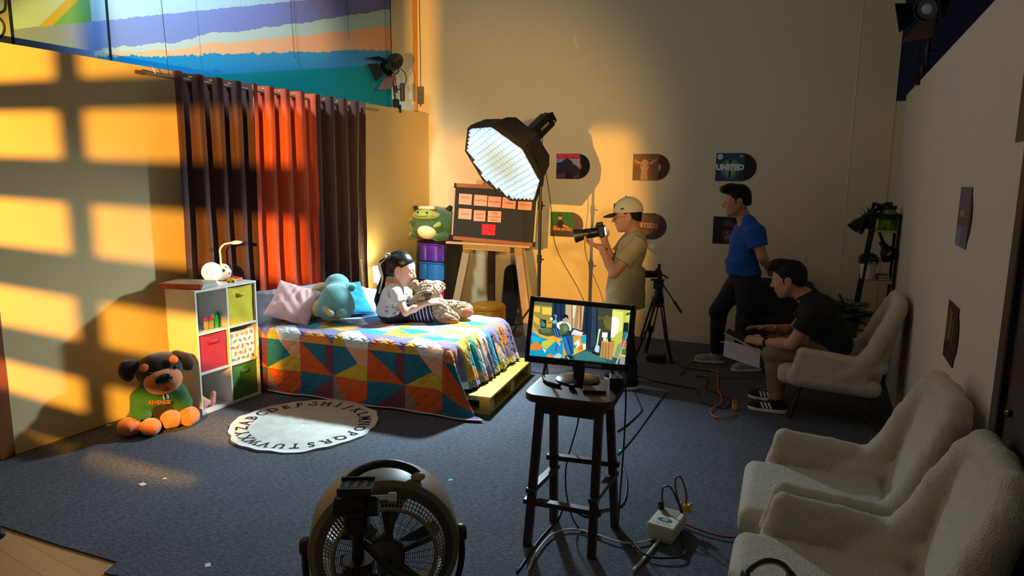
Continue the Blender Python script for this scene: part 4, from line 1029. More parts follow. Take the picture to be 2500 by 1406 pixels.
SD(.004, .012).ell((0, 0, .115), (.032, .032, .07)).cap((0, .02, .10), (0, .055, .11), .013).cap((0, .055, .11), (0, .055, .15), .013).cap((0, -.02, .12), (0, -.05, .13), .012).cap((0, -.05, .13), (0, -.05, .165), .012).build('cactus', mat('orange_felt', (236, 110, 20), .8, .15, 40, bump=.5, bscale=150), ct)
MB().lathe([(0, 0), (.035, 0), (.045, .05), (.047, .06), (.038, .06), (0, .055)], n=20).build('pot', mat('yellow_pot', (226, 170, 30), .5), ct)
gt = thing('electric_guitar', 'electric guitar with pale maple neck standing in front of right curtain', 'guitar', (-4.64, 6.22, .02), 0)
GR = rotm(0, .10, 0)@rotm(0, 0, -.55)
MAPLE = mat('pale_maple', (226, 200, 140), .4, .1, 6, sc=(6, 6, 1))
s = SD(.006, .03).ell((0, -.05, .12), (.022, .10, .12)).ell((0, .06, .12), (.022, .09, .11)).ell((0, .0, .24), (.022, .115, .09)).cap((0, .07, .26), (0, .115, .34), .022, .015).cap((0, -.07, .26), (0, -.10, .32), .022, .014)
o = s.build('body', mat('seafoam_lacquer', (150, 206, 200), .2, .05, 5), gt); o.rotation_euler = (0, -.06, .6)
ob = MB().box((.012, 0, .55), (.022, .045, .55), bev=.006).build('neck', MAPLE, gt); ob.rotation_euler = (0, -.06, .6)
ob = MB().prism([(-.022, .82), (.022, .82), (.035, .87), (.04, .93), (.03, .985), (.0, 1.0), (-.02, .985), (-.024, .93), (-.018, .87)], .004, .020, np.array(((0, 0, 1), (1, 0, 0), (0, 1, 0)), float)).build('headstock', MAPLE, gt); ob.rotation_euler = (0, -.06, .6)
mb = MB()
for i in range(6): mb.cyl((.012, .03+.001*i, .84+i*.024), (.012, .055, .845+i*.024), .006, None, 8)
ob = mb.build('tuners', CHROME, gt); ob.rotation_euler = (0, -.06, .6)
mb = MB()
for i in range(16): mb.box((.0245, 0, .80-.53*(1-.94**i)), (.002, .043, .003))
ob = mb.build('frets', STEEL, gt); ob.rotation_euler = (0, -.06, .6)
# ================================================================ records on the walls
ART = tintmat('printed_sleeve', .35)
def record(label, M, layers, dcol, lcol, w=.314, out_=.13, rd=.152, cut_=False):
    """M: 4x4 placing sleeve centre; local x right, -y towards viewer"""
    r = bpy.data.objects.new('record_sleeve', None); COL.objects.link(r); r.empty_display_size = .05; r.matrix_world = M
    props(r, label, 'record', 'records on the walls')
    art('sleeve', w, w, layers, ART, r)
    cx = w/2-rd+out_
    pts = [(cx+rd*math.sin(a), rd*math.cos(a)) for a in np.linspace(0, PI, 26)]; q = math.sqrt(max(rd*rd-(w/2-cx)**2, 0))
    mb = MB().prism([(x, z) for x, z in pts if x >= w/2-.001]+[(w/2-.001, -q), (w/2-.001, q)][:2], -.0015, .0005, rotm(PI/2, 0, 0), (0, 0, 0))
    o = mb.build('vinyl_disc', VINYL[dcol], r)
    if lcol:
        pts = [(cx+.048*math.sin(a), .048*math.cos(a)) for a in np.linspace(0, PI*2, 30)]; pts = [(max(x, w/2), z) for x, z in pts]
        if max(x for x, z in pts) > w/2+.004:
            mb = MB(); mb.add([(x, -.0019, z) for x, z in pts][::-1], [tuple(range(len(pts)))]); mb.build('centre_label', mat('record_label_'+'_'.join(map(str, lcol)), lcol, .5), r)
    return r
VINYL = {}
for k, c in dict(black=(18, 18, 22), brown=(74, 40, 34), mauve=(96, 70, 76)).items():
    nt = NT('vinyl_'+k); wv = nt.node('ShaderNodeTexWave', wave_type='RINGS', rings_direction='Y'); wv.inputs['Scale'].default_value = 60; nt.t.links.new(nt.coord()[0], wv.inputs['Vector'])
    nt.bump(E(nt, wv.outputs['Fac']), .2, .001); VINYL[k] = nt.out(srgb(c), .25, spec=.5)
bm_ = lambda x, z: Matrix.Translation((x+.157, 8.196, z-.157))
mount = [(30, 24, 40), [(0, 0), (1, 0), (1, 1), (0, 1)]]
SQ = [(0, 0), (1, 0), (1, 1), (0, 1)]
record('record with dark mountain cover under red title, nearest the softbox', bm_(-3.131, 2.245),
    [((168, 160, 176), SQ), ((206, 44, 70), [(0, .8), (1, .8), (1, 1), (0, 1)]), ((120, 150, 210), [(0, .62), (.5, .62), (.5, .8), (0, .8)]), ((38, 34, 50), [(0, .64), (.18, .66), (.46, .83), (.62, .72), (.78, .58), (.98, .42), (1, .36), (1, 0), (0, 0)]), ((150, 146, 160), [(.66, .68), (.78, .58), (.72, .56)]), ((92, 56, 70), [(0, .16), (.4, .24), (.4, .05), (0, .03)]), ((86, 54, 64), [(.7, .1), (1, .2), (1, .05), (.7, .0)]), ((20, 16, 26), [(.42, 0), (.42, .2), (.55, .36), (.7, .22), (.72, 0)]), ((236, 90, 110), ('T', 'RE   TION', .5, .905, .19, .001)), ((40, 30, 44), ('T', 'REVELATION', .74, .83, .07))], 'black', (196, 40, 52))
record('record with brown photo cover of a young goat', bm_(-2.146, 2.237),
    [((120, 76, 52), SQ), ((96, 60, 44), [(0, 0), (.4, 0), (.3, .5), (0, .6)]), ((196, 146, 104), [(.30, .03), (.60, .03), (.56, .40), (.34, .42)]), ((206, 156, 114), disc(.46, .56, .17, .24)), ((176, 122, 92), [(.34, .64), (.04, .82), (.06, .70), (.2, .62)]), ((216, 160, 124), [(.10, .78), (.32, .66), (.2, .66)]), ((176, 122, 92), [(.6, .66), (.92, .84), (.88, .72), (.7, .60)]), ((216, 160, 124), [(.64, .66), (.86, .80), (.72, .66)]), ((206, 154, 116), disc(.46, .40, .085, .10)), ((40, 24, 20), disc(.345, .58, .028, .022)), ((40, 24, 20), disc(.60, .57, .028, .022)), ((110, 60, 50), [(.42, .40), (.50, .40), (.46, .36)])], 'brown', (196, 150, 96))
record('green record cover lettered UNITED in white, top right of wall', bm_(-1.176, 2.242),
    [((30, 70, 84), SQ), ((64, 128, 112), disc(.5, .45, .34, .36)), ((120, 176, 120), disc(.5, .45, .22, .26)), ((24, 44, 70), [(0, 0), (.22, 0), (.12, .5), (0, .6)]), ((24, 44, 70), [(1, 0), (.8, 0), (.9, .5), (1, .5)]), ((14, 22, 34), [(.46, .55), (.54, .55), (.55, .72), (.5, .80), (.45, .72)]), ((14, 22, 34), disc(.5, .80, .03)), ((14, 22, 34), [(.45, .74), (.40, .80), (.42, .81), (.47, .76)]), ((14, 22, 34), [(.47, .06), (.53, .06), (.54, .36), (.46, .36)]), ((14, 22, 34), [(.72, .2), (.76, .2), (.76, .33), (.72, .33)]), ((226, 232, 226), disc(.14, .87, .10)), ((90, 120, 120), [(.07, .86), (.21, .86), (.21, .88), (.07, .88)]), ((232, 236, 236), ('T', 'UNITED', .5, .485, .27, .006)), ((150, 170, 160), ('T', 'people', .5, .10, .07)), ((150, 170, 176), [(.82, .85), (.93, .85), (.93, .93), (.82, .93)])], 'black', None)
record('green record cover with figure and orange lettering, below mountain cover', bm_(-3.198, 1.515),
    [((44, 104, 66), SQ), ((66, 54, 66), [(0, 0), (1, 0), (1, .22), (0, .24)]), ((40, 34, 40), [(.26, .32), (.56, .32), (.58, .6), (.44, .70), (.30, .60)]), ((206, 150, 116), disc(.42, .78, .08, .1)), ((60, 40, 34), disc(.42, .85, .075, .05)), ((226, 150, 120), [(.52, .50), (.78, .42), (.82, .36), (.56, .42)]), ((206, 84, 50), [(.1, .44), (.34, .42), (.3, .36), (.08, .38)]), ((240, 116, 64), ('T', 'KING OF FAC', .52, .30, .14, .003))], 'mauve', None)
record('brown record cover lettered UNITED, behind the man in cap', bm_(-2.15, 1.535),
    [((66, 40, 36), SQ), ((92, 66, 62), [(.1, .6), (.5, .62), (.5, .95), (.1, .9)]), ((110, 70, 50), disc(.45, .22, .3, .16)), ((150, 96, 60), disc(.4, .14, .05)), ((150, 96, 60), disc(.58, .15, .05)), ((130, 80, 54), disc(.5, .24, .06)), ((40, 26, 26), [(0, .96), (1, .93), (1, 1), (0, 1)]), ((196, 130, 96), ('T', 'UNITED', .52, .52, .25, .004))], 'brown', (150, 100, 62), w=.314)
record('dark record cover with laughing face in sunglasses', bm_(-1.167, 1.522),
    [((14, 12, 16), SQ), ((86, 58, 56), [(.40, .86), (.62, .88), (.76, .74), (.8, .5), (.76, .3), (.66, .06), (.44, .06), (.36, .3), (.34, .6)]), ((12, 10, 12), [(.30, .66), (.84, .64), (.84, .50), (.66, .46), (.56, .54), (.46, .48), (.3, .5)]), ((150, 112, 106), [(.46, .44), (.54, .50), (.56, .38), (.48, .36)]), ((186, 160, 156), [(.40, .26), (.62, .32), (.62, .22), (.44, .18)]), ((30, 18, 20), [(.40, .24), (.62, .28), (.62, .245), (.44, .205)])], 'black', None)
RW = lambda y, z: Matrix.Translation((.6645, y-.157, z-.157)) @ Matrix.Rotation(-PI/2, 4, 'Z')
record('grey-blue record on right wall, higher of the pair', RW(4.414, 1.923), [((96, 100, 124), SQ), ((70, 74, 100), [(0, .66), (1, .66), (1, 1), (0, 1)]), ((84, 70, 60), [(0, .36), (1, .36), (1, .64), (0, .64)]), ((150, 138, 120), [(.2, .5), (.6, .5), (.6, .62), (.2, .62)]), ((120, 126, 156), [(.1, 0), (.5, 0), (.5, .32), (.1, .3)])], 'black', None, out_=.06)
record('dark maroon record on right wall, lower of the pair', RW(4.39, 1.306), [((56, 36, 36), SQ), ((120, 96, 60), [(.1, .3), (.2, .3), (.25, .9), (.15, .9)]), ((140, 116, 76), [(.3, .35), (.45, .35), (.5, .85), (.35, .9)]), ((110, 86, 70), [(.6, .25), (.7, .25), (.72, .75), (.62, .75)]), ((40, 20, 26), [(0, 0), (1, 0), (1, .25), (0, .25)])], 'black', None, out_=.06)
record('dark green record on right wall beside the door', RW(3.335, 2.42), [((40, 52, 36), SQ), ((90, 100, 60), disc(.5, .5, .3))], 'black', None, out_=.06)
# ================================================================ plush toys on bed and floor
tp = thing('teal_plush', 'teal plush toy with round ears lying face down on the bed', 'plush toy', (-4.06, 4.98, .60))
TEAL = mat('teal_plush_fur', (112, 168, 160), .95, .1, 16, bump=.5, bscale=140, sheen=.5); TAN = mat('sand_plush_fur', (206, 186, 132), .95, .08, 16, bump=.4, bscale=140, sheen=.4)
def C2(px, py, d=0):   # screen-like plane through the plush: right, up, towards viewer (its own lean)
    r_ = np.array((.91, .414, 0)); u_ = np.array((-.28, .60, .75)); u_ /= np.linalg.norm(u_); n_ = np.cross(r_, u_)
    return r_*((px-818)/263)+u_*((785-py)/225)+n_*(d+.09)
s = SD(.007, .04).ell(C2(815, 748), (.16, .15, .17)).ell(C2(812, 705), (.115, .11, .10)).ell(C2(795, 765), (.10, .1, .10)).ell(C2(838, 760), (.10, .1, .10))
s.disp(lambda P: .004*np.sin(P[:, 0]*34)*np.sin(P[:, 2]*30)).build('body', TEAL, tp)
SD(.006, .02).ell(C2(772, 713, .0), (.085, .05, .045), frame((.9, .3, .25))).build('ear', TAN, tp)
SD(.006, .02).ell(C2(842, 706, -.04), (.06, .05, .045)).build('ear', TEAL, tp)
for px, py in ((819, 690), (830, 697)): SD(.005, .01).ell(C2(px, py, -.01), .027).build('horn', TAN, tp)
SD(.006, .02).ell(C2(777, 768, .03), (.05, .045, .085), frame((.9, .3, .0))@rotm(0, .25, 0)).build('foot', TAN, tp)
SD(.006, .02).ell(C2(838, 780, .04), (.055, .05, .045)).build('foot', TEAL, tp)
s = SD(.006, .02).cap(C2(800, 776, .07), C2(814, 786, .07), .035, .03); s.build('hand', TAN, tp)
# dog
dg = thing('dog_plush', 'black and tan dog plush in green hoodie sitting by the shelf', 'plush toy', (-4.62, 3.50, 0), -.62)
DB = mat('black_plush_fur', (26, 20, 18), .95, .2, 20, bump=.6, bscale=130, sheen=.4); DT = mat('tan_plush_fur', (202, 120, 70), .95, .1, 16, bump=.5, bscale=130, sheen=.4)
s = SD(.008, .05).ell((-.03, .0, .15), (.15, .17, .16)).ell((.0, .02, .26), (.11, .12, .12)).cap((.0, -.14, .09), (.10, -.19, .07), .08, .065).cap((.0, .16, .10), (.09, .19, .09), .08, .065).ell((.0, .03, .46), (.145, .165, .125), rotm(.18, 0, 0)).ell((.02, .03, .42), (.13, .15, .10), rotm(.18, 0, 0))
s.build('body', DB, dg)
s = SD(.007, .04).ell((.125, .045, .395), (.115, .13, .085), rotm(.18, 0, 0)).ell((.13, .0, .37), (.10, .075, .07)).ell((.13, .095, .385), (.10, .07, .07)).ell((.14, .045, .335), (.07, .06, .04))
s.build('muzzle', DT, dg)
SD(.005).ell((.225, .045, .425), (.035, .062, .040), rotm(.18, 0, 0)).build('nose', mat('glossy_black_nose', (14, 14, 18), .18), dg)
MB().tube(spline([(.232, .052, .385), (.238, .056, .36), (.226, .06, .335)], 5), .003, 5).tube(spline([(.20, -.035, .352), (.225, .02, .338), (.226, .06, .335), (.222, .1, .352), (.19, .15, .385)], 6), .003, 5).build('mouth', BLKP, dg)
for sg, e in ((-1, (.145, -.045, .455)), (1, (.150, .13, .487))): MB().sphere(e, (.012, .016, .016), 12).build('eye', mat('glossy_black_nose', (14, 14, 18), .18), dg, True)
for sg, e in ((-1, (.119, -.075, .500)), (1, (.123, .125, .542))):
    SD(.004, .006).ell(e, (.010, .032, .034), rotm(.3*sg+.2, -.5, 0)).build('eyebrow_patch', mat('orange_tan_felt', (226, 120, 56), .9, .05), dg)
s = SD(.007, .03).ell((.0, -.155, .50), (.05, .075, .045), rotm(-.25, 0, 0)).ell((.015, -.195, .455), (.045, .055, .075), rotm(.25, 0, 0)); s.build('ear', DB, dg)
s = SD(.007, .03).cap((.0, .15, .54), (.01, .215, .52), .045, .04).ell((.02, .225, .475), (.035, .055, .065), rotm(.5, 0, 0)); s.build('ear', DB, dg)
for p_, r in (((.14, -.205, .068), (.095, .085, .067)), ((.20, -.065, .062), (.095, .075, .062)), ((.13, .08, .075), (.09, .08, .07)), ((.12, .205, .075), (.09, .08, .075))):
    s = SD(.007, .02).ell(p_, r); s.disp(lambda P: .004*np.cos(P[:, 1]*75)*(P[:, 0] > p_[0]+.03)); s.build('paw', DT, dg)
HG = mat('dark_green_hoodie', (36, 92, 46), .9, .1, 12, bump=.5, bscale=70, sheen=.2)
s = SD(.007, .04).ell((-.02, .01, .225), (.145, .165, .13)).cap((.02, -.12, .25), (.10, -.12, .13), .07, .075).cap((.02, .14, .26), (.07, .17, .17), .065, .07).ell((-.01, .02, .31), (.115, .125, .055))
s.cut((0, 0, .115), (0, 0, -1)).noise(.004, 26, 3).build('hoodie', HG, dg)
SD(.006, .02).cap((.10, .06, .295), (.115, .12, .31), .028, .02).cap((.105, -.02, .29), (.10, .06, .295), .02, .024).build('hood_lining', mat('teal_lining', (20, 120, 96), .85), dg)
MB().tube([(.145, .035, .285), (.152, .04, .245)], .006, 6).tube([(.145, .06, .285), (.150, .068, .25)], .006, 6).build('drawstring', mat('drawstring_grey', (190, 190, 180), .7), dg)
Vt, Ft = text_mesh('REVENGE', .037, .001); Rl = frame((.35, .93, 0), (-.45, 0, 1))
MB().add([np.array((.146, .012, .222))+Rl[:, 0]*v[0]+Rl[:, 2]*v[1]+np.cross(Rl[:, 0], Rl[:, 2])*(.018+.9*(v[0]**2)*-.6) for v in Vt], Ft).build('lettering', mat('orange_print', (214, 84, 50), .8), dg)
SCREEN = [((150,140,70), [(0.0,1.0),(0.194,0.996),(0.205,0.577),(0.098,0.46),(0.0,0.452)]),
 ((96,100,70), [(0.0,1.0),(0.194,0.996),(0.195,0.936),(0.0,0.929)]),
 ((246,190,60), [(0.007,0.909),(0.064,0.912),(0.07,0.807),(0.008,0.808)]),
 ((250,200,80), [(0.085,0.905),(0.191,0.91),(0.197,0.775),(0.095,0.775)]),
 ((236,180,60), [(0.009,0.747),(0.07,0.676),(0.073,0.556),(0.011,0.636)]),
 ((226,170,56), [(0.012,0.546),(0.054,0.473),(0.012,0.465)]),
 ((30,50,74), [(0.188,0.995),(0.326,0.994),(0.341,0.638),(0.196,0.655)]),
 ((18,32,52), [(0.212,0.988),(0.23,0.991),(0.253,0.664),(0.235,0.661)]),
 ((18,32,52), [(0.267,0.991),(0.284,0.993),(0.306,0.672),(0.289,0.67)]),
 ((196,170,130), [(0.326,0.994),(0.521,0.996),(0.523,0.55),(0.344,0.599)]),
 ((150,110,60), [(0.386,0.992),(0.398,0.992),(0.425,0.573),(0.411,0.61)]),
 ((170,130,76), [(0.439,0.994),(0.469,0.994),(0.473,0.561),(0.44,0.575)]),
 ((226,214,190), [(0.401,0.992),(0.439,0.993),(0.429,0.75),(0.414,0.748)]),
 ((150,96,60), [(0.475,0.992),(0.495,0.994),(0.513,0.568),(0.496,0.565)]),
 ((24,42,60), [(0.521,0.996),(0.814,0.993),(0.835,0.249),(0.543,0.205),(0.523,0.55)]),
 ((14,28,44), [(0.545,0.994),(0.562,0.997),(0.592,0.233),(0.575,0.23)]),
 ((44,66,84), [(0.603,0.992),(0.643,0.992),(0.678,0.325),(0.632,0.24)]),
 ((60,66,54), [(0.66,0.991),(0.808,0.992),(0.82,0.599),(0.706,0.33)]),
 ((110,100,52), [(0.748,0.867),(0.814,0.848),(0.82,0.599),(0.767,0.628),(0.733,0.739)]),
 ((96,88,48), [(0.676,0.827),(0.8,0.836),(0.791,0.806),(0.673,0.778)]),
 ((190,196,80), [(0.814,0.993),(1.0,1.0),(1.0,0.516),(0.975,0.107),(0.876,0.111),(0.837,0.259)]),
 ((226,224,120), [(0.815,0.964),(0.928,0.961),(0.936,0.618),(0.826,0.485)]),
 ((255,255,224), [(0.817,0.848),(0.878,0.857),(0.903,0.746),(0.892,0.61),(0.865,0.492),(0.825,0.466)]),
 ((130,156,110), [(0.905,0.366),(0.953,0.412),(0.942,0.11),(0.876,0.111)]),
 ((20,34,44), [(0.944,0.772),(0.996,0.77),(1.0,0.328),(0.947,0.317)]),
 ((40,120,140), [(0.953,0.602),(0.991,0.608),(0.993,0.467),(0.95,0.459)]),
 ((200,90,80), [(0.944,0.458),(0.994,0.448),(0.996,0.326),(0.946,0.336)]),
 ((76,120,60), [(0.953,0.299),(0.997,0.298),(0.998,0.186),(0.954,0.187)]),
 ((206,206,120), [(0.96,0.87),(0.968,0.938),(0.997,0.952),(1.0,0.809),(0.98,0.806)]),
 ((70,90,60), [(0.953,0.907),(0.967,0.947),(0.999,0.962),(0.999,0.923),(0.97,0.9)]),
 ((40,92,96), [(0.358,0.0),(0.454,0.14),(0.595,0.195),(0.741,0.127),(1.0,0.058),(1.0,0.0)]),
 ((60,120,118), [(0.469,0.094),(0.595,0.186),(0.736,0.117),(0.814,0.028),(0.474,0.009)]),
 ((30,74,90), [(0.876,0.111),(1.0,0.103),(1.0,0.01),(0.904,0.009)]),
 ((170,170,160), [(0.993,0.58),(1.0,0.581),(0.921,0.003),(0.901,0.003)]),
 ((226,200,80), [(0.95,0.167),(0.998,0.186),(0.998,0.139),(0.962,0.151)]),
 ((150,150,140), [(0.945,0.157),(0.996,0.129),(0.997,0.009),(0.945,0.008)]),
 ((24,34,40), [(0.081,0.688),(0.143,0.677),(0.148,0.528),(0.093,0.529)]),
 ((60,140,130), [(0.091,0.679),(0.136,0.606),(0.134,0.546),(0.097,0.56)]),
 ((206,160,40), [(0.147,0.672),(0.204,0.671),(0.207,0.547),(0.149,0.548)]),
 ((90,60,20), [(0.161,0.64),(0.194,0.645),(0.195,0.625),(0.162,0.625)]),
 ((250,244,226), [(0.178,0.702),(0.183,0.731),(0.2,0.736),(0.21,0.707),(0.204,0.681),(0.189,0.679)]),
 ((190,210,200), [(0.218,0.783),(0.241,0.787),(0.248,0.743),(0.235,0.711),(0.231,0.72),(0.24,0.747),(0.234,0.771),(0.219,0.768)]),
 ((120,190,190), [(0.205,0.666),(0.244,0.712),(0.255,0.674),(0.244,0.623),(0.213,0.628)]),
 ((20,150,190), [(0.0,0.453),(0.096,0.479),(0.331,0.4),(0.357,0.01),(0.0,0.0)]),
 ((240,170,60), [(0.0,0.453),(0.061,0.459),(0.223,0.401),(0.333,0.361),(0.29,0.295),(0.106,0.352)]),
 ((26,180,210), [(0.001,0.363),(0.094,0.349),(0.116,0.294),(0.064,0.255),(0.001,0.274)]),
 ((220,130,40), [(0.006,0.205),(0.062,0.274),(0.123,0.196),(0.111,0.115),(0.0,0.103)]),
 ((200,196,70), [(0.117,0.274),(0.203,0.339),(0.254,0.298),(0.17,0.136),(0.117,0.195)]),
 ((24,150,190), [(0.164,0.125),(0.254,0.298),(0.346,0.168),(0.27,0.066)]),
 ((90,80,160), [(0.264,0.251),(0.287,0.255),(0.285,0.118),(0.26,0.133)]),
 ((236,240,240), [(0.125,0.167),(0.17,0.126),(0.162,0.075)]),
 ((206,140,60), [(0.177,0.039),(0.216,0.075),(0.254,0.044),(0.239,0.002),(0.191,0.002)]),
 ((170,200,190), [(0.26,0.045),(0.304,0.102),(0.348,0.052),(0.322,0.003),(0.251,0.004)]),
 ((230,200,70), [(0.271,0.311),(0.315,0.28),(0.307,0.229)]),
 ((232,160,50), [(0.333,0.361),(0.434,0.437),(0.571,0.48),(0.582,0.212),(0.452,0.081),(0.357,0.015)]),
 ((30,170,196), [(0.515,0.451),(0.571,0.475),(0.577,0.336),(0.529,0.318)]),
 ((236,230,226), [(0.455,0.305),(0.496,0.39),(0.519,0.297),(0.484,0.213)]),
 ((206,120,50), [(0.506,0.236),(0.542,0.301),(0.553,0.216),(0.521,0.181)]),
 ((196,206,90), [(0.451,0.188),(0.489,0.224),(0.489,0.137),(0.457,0.092)]),
 ((240,244,240), [(0.542,0.301),(0.576,0.307),(0.582,0.221),(0.555,0.197)]),
 ((30,150,170), [(0.446,0.255),(0.491,0.292),(0.462,0.199)]),
 ((226,212,226), [(0.419,0.493),(0.438,0.555),(0.54,0.514),(0.521,0.452),(0.416,0.454)]),
 ((250,246,250), [(0.429,0.515),(0.445,0.549),(0.535,0.511),(0.514,0.475)]),
 ((40,150,176), [(0.403,0.608),(0.424,0.602),(0.42,0.562),(0.403,0.55)]),
 ((24,90,150), [(0.325,0.399),(0.433,0.457),(0.462,0.112),(0.43,0.068),(0.394,0.07),(0.356,0.209)]),
 ((40,120,186), [(0.332,0.381),(0.366,0.406),(0.427,0.106),(0.399,0.091)]),
 ((14,50,90), [(0.373,0.388),(0.385,0.39),(0.443,0.128),(0.432,0.116)]),
 ((22,40,60), [(0.365,0.065),(0.44,0.079),(0.468,0.017),(0.393,0.002)]),
 ((220,226,230), [(0.39,0.05),(0.398,0.052),(0.422,0.008),(0.413,0.002)]),
 ((224,240,236), [(0.254,0.644),(0.299,0.686),(0.372,0.673),(0.403,0.608),(0.411,0.531),(0.286,0.53),(0.252,0.584)]),
 ((70,90,60), [(0.065,0.494),(0.153,0.544),(0.214,0.538),(0.235,0.403),(0.164,0.381),(0.077,0.416)]),
 ((98,116,74), [(0.082,0.507),(0.153,0.539),(0.203,0.517),(0.195,0.456),(0.105,0.441)]),
 ((54,72,50), [(0.208,0.617),(0.243,0.633),(0.258,0.585),(0.231,0.551)]),
 ((24,60,110), [(0.207,0.547),(0.26,0.566),(0.297,0.453),(0.296,0.384),(0.248,0.386)]),
 ((110,170,210), [(0.225,0.54),(0.23,0.541),(0.266,0.389),(0.259,0.388)]),
 ((110,170,210), [(0.249,0.554),(0.253,0.555),(0.286,0.402),(0.28,0.401)]),
 ((80,100,70), [(0.276,0.509),(0.316,0.526),(0.338,0.46),(0.306,0.415)]),
 ((88,108,72), [(0.281,0.609),(0.314,0.654),(0.361,0.651),(0.389,0.587),(0.395,0.499),(0.35,0.462),(0.301,0.493)]),
 ((122,136,96), [(0.318,0.585),(0.365,0.602),(0.376,0.525),(0.335,0.509)]),
 ((50,64,44), [(0.359,0.503),(0.411,0.531),(0.42,0.484),(0.374,0.466)]),
 ((190,166,150), [(0.308,0.732),(0.361,0.745),(0.367,0.692),(0.349,0.659),(0.322,0.665)]),
 ((20,28,34), [(0.304,0.712),(0.304,0.791),(0.329,0.82),(0.363,0.8),(0.374,0.722),(0.364,0.741),(0.348,0.763),(0.319,0.754),(0.312,0.723)]),
 ((60,44,40), [(0.32,0.718),(0.333,0.72),(0.333,0.714),(0.32,0.712)]),
 ((60,44,40), [(0.345,0.722),(0.358,0.724),(0.358,0.718),(0.345,0.716)]),
 ((150,90,84), [(0.334,0.687),(0.348,0.689),(0.342,0.68)]),
 ((230,220,160), [(0.692,0.607),(0.712,0.615),(0.711,0.571),(0.705,0.532),(0.699,0.3),(0.685,0.298),(0.691,0.529)]),
 ((170,220,224), [(0.674,0.257),(0.679,0.306),(0.713,0.312),(0.722,0.276),(0.718,0.18),(0.687,0.184),(0.67,0.219)]),
 ((24,34,40), [(0.641,0.194),(0.687,0.184),(0.728,0.153),(0.719,0.123),(0.655,0.149)]),
 ((255,252,240), [(0.732,0.555),(0.788,0.559),(0.791,0.469),(0.735,0.465)]),
 ((230,226,190), [(0.749,0.462),(0.777,0.467),(0.778,0.4),(0.75,0.4)]),
 ((220,180,90), [(0.736,0.398),(0.871,0.388),(0.872,0.374),(0.734,0.383)]),
 ((190,140,80), [(0.734,0.383),(0.872,0.374),(0.862,0.066),(0.734,0.102)]),
 ((110,76,40), [(0.751,0.377),(0.757,0.378),(0.765,0.094),(0.759,0.095)]),
 ((110,76,40), [(0.78,0.376),(0.786,0.376),(0.794,0.085),(0.787,0.087)]),
 ((110,76,40), [(0.811,0.374),(0.817,0.374),(0.825,0.077),(0.818,0.079)]),
 ((206,196,60), [(0.829,0.447),(0.849,0.475),(0.867,0.454),(0.858,0.424),(0.836,0.42)]),
 ((190,120,60), [(0.827,0.419),(0.863,0.425),(0.861,0.377),(0.83,0.381)]),
 ((216,206,130), [(0.778,0.448),(0.795,0.456),(0.801,0.385),(0.781,0.391)])]
CABLES = {'long_black': [(-2.052,8.214),(-1.713,6.907),(-1.591,6.389),(-1.542,6.49),(-1.369,6.393),(-1.123,6.341),(-0.964,6.307),(-0.928,6.136),(-0.864,5.964),(-0.736,5.882),(-0.655,5.864)],
 'orange': [(-0.938,7.004),(-0.856,6.914),(-0.788,6.423),(-0.711,6.128),(-0.694,5.951),(-0.739,5.787),(-0.742,5.673),(-0.675,5.575),(-0.586,5.64),(-0.552,5.766)],
 'orange2': [(-1.046,6.835),(-0.904,6.779),(-0.661,6.87),(-0.369,7.048)],
 'black2': [(-1.498,7.801),(-1.31,7.201),(-1.2,7.008),(-1.081,6.999),(-0.924,6.994)],
 'black3': [(-1.131,7.291),(-1.156,7.188),(-1.186,6.998),(-1.187,6.716)],
 'black4': [(-1.054,6.767),(-1.021,6.689),(-0.98,6.757),(-0.913,6.652),(-0.892,6.371),(-0.833,6.304),(-0.773,6.267),(-0.651,6.158),(-0.622,6.011),(-0.642,5.87)],
 'power1': [(-1.513,6.09),(-1.393,5.789),(-1.293,5.536),(-1.282,5.406),(-1.304,5.099),(-1.332,4.938)],
 'power2': [(-1.186,6.088),(-1.198,5.886),(-1.194,5.472),(-1.189,4.914),(-1.203,4.558),(-1.215,4.495)],
 'black5': [(-1.215,4.495),(-1.123,4.324),(-1.03,4.089),(-0.979,3.862),(-0.987,3.742),(-1.063,3.66),(-1.129,3.552),(-1.283,3.627),(-1.266,3.443),(-1.271,3.147),(-1.256,2.856)],
 'white1': [(-1.205,2.881),(-1.232,3.054),(-1.222,3.264),(-1.138,3.362),(-1.018,3.362),(-0.872,3.338),(-0.752,3.395),(-0.691,3.519),(-0.665,3.63)],
 'white2': [(-0.685,3.723),(-0.67,3.577),(-0.688,3.403),(-0.709,3.261),(-0.733,3.106)],
 'black6': [(-0.954,3.541),(-0.875,3.43),(-0.782,3.336),(-0.699,3.266),(-0.616,3.276),(-0.529,3.343),(-0.556,3.489),(-0.593,3.59),(-0.653,3.686)],
 'red': [(-0.661,3.724),(-0.564,3.678),(-0.447,3.646),(-0.338,3.65),(-0.238,3.713)],
 'red2': [(0.432,6.164),(0.481,5.958),(0.558,5.799)]}
# ================================================================ stool, monitor and what lies on the stool
DARKW = mat('dark_walnut_wood', (58, 32, 26), .38, .3, 5, bump=.08, bscale=18, sc=(1.5, 9, 9)); 
LEGW = mat('dark_walnut_leg', (54, 30, 25), .42, .3, 5, sc=(9, 9, 1.2))
st = thing('bar_stool', 'tall dark wooden bar stool carrying the video monitor', 'stool', (-1.125, 3.30, 0), .09)
def ist(p):
    c, s_ = math.cos(-.09), math.sin(-.09); x, y = p[0]+1.125, p[1]-3.30; return np.array((c*x-s_*y, s_*x+c*y, 0))
def rrect(w, h, r, n=6):
    P = []
    for cx, cy, a in ((w-r, h-r, 0), (-w+r, h-r, 90), (-w+r, -h+r, 180), (w-r, -h+r, 270)):
        for i in range(n+1): t_ = math.radians(a+90*i/n); P.append((cx+r*math.cos(t_), cy+r*math.sin(t_)))
    return P
mb = MB(); rr3 = rrect(.232, .20, .07)
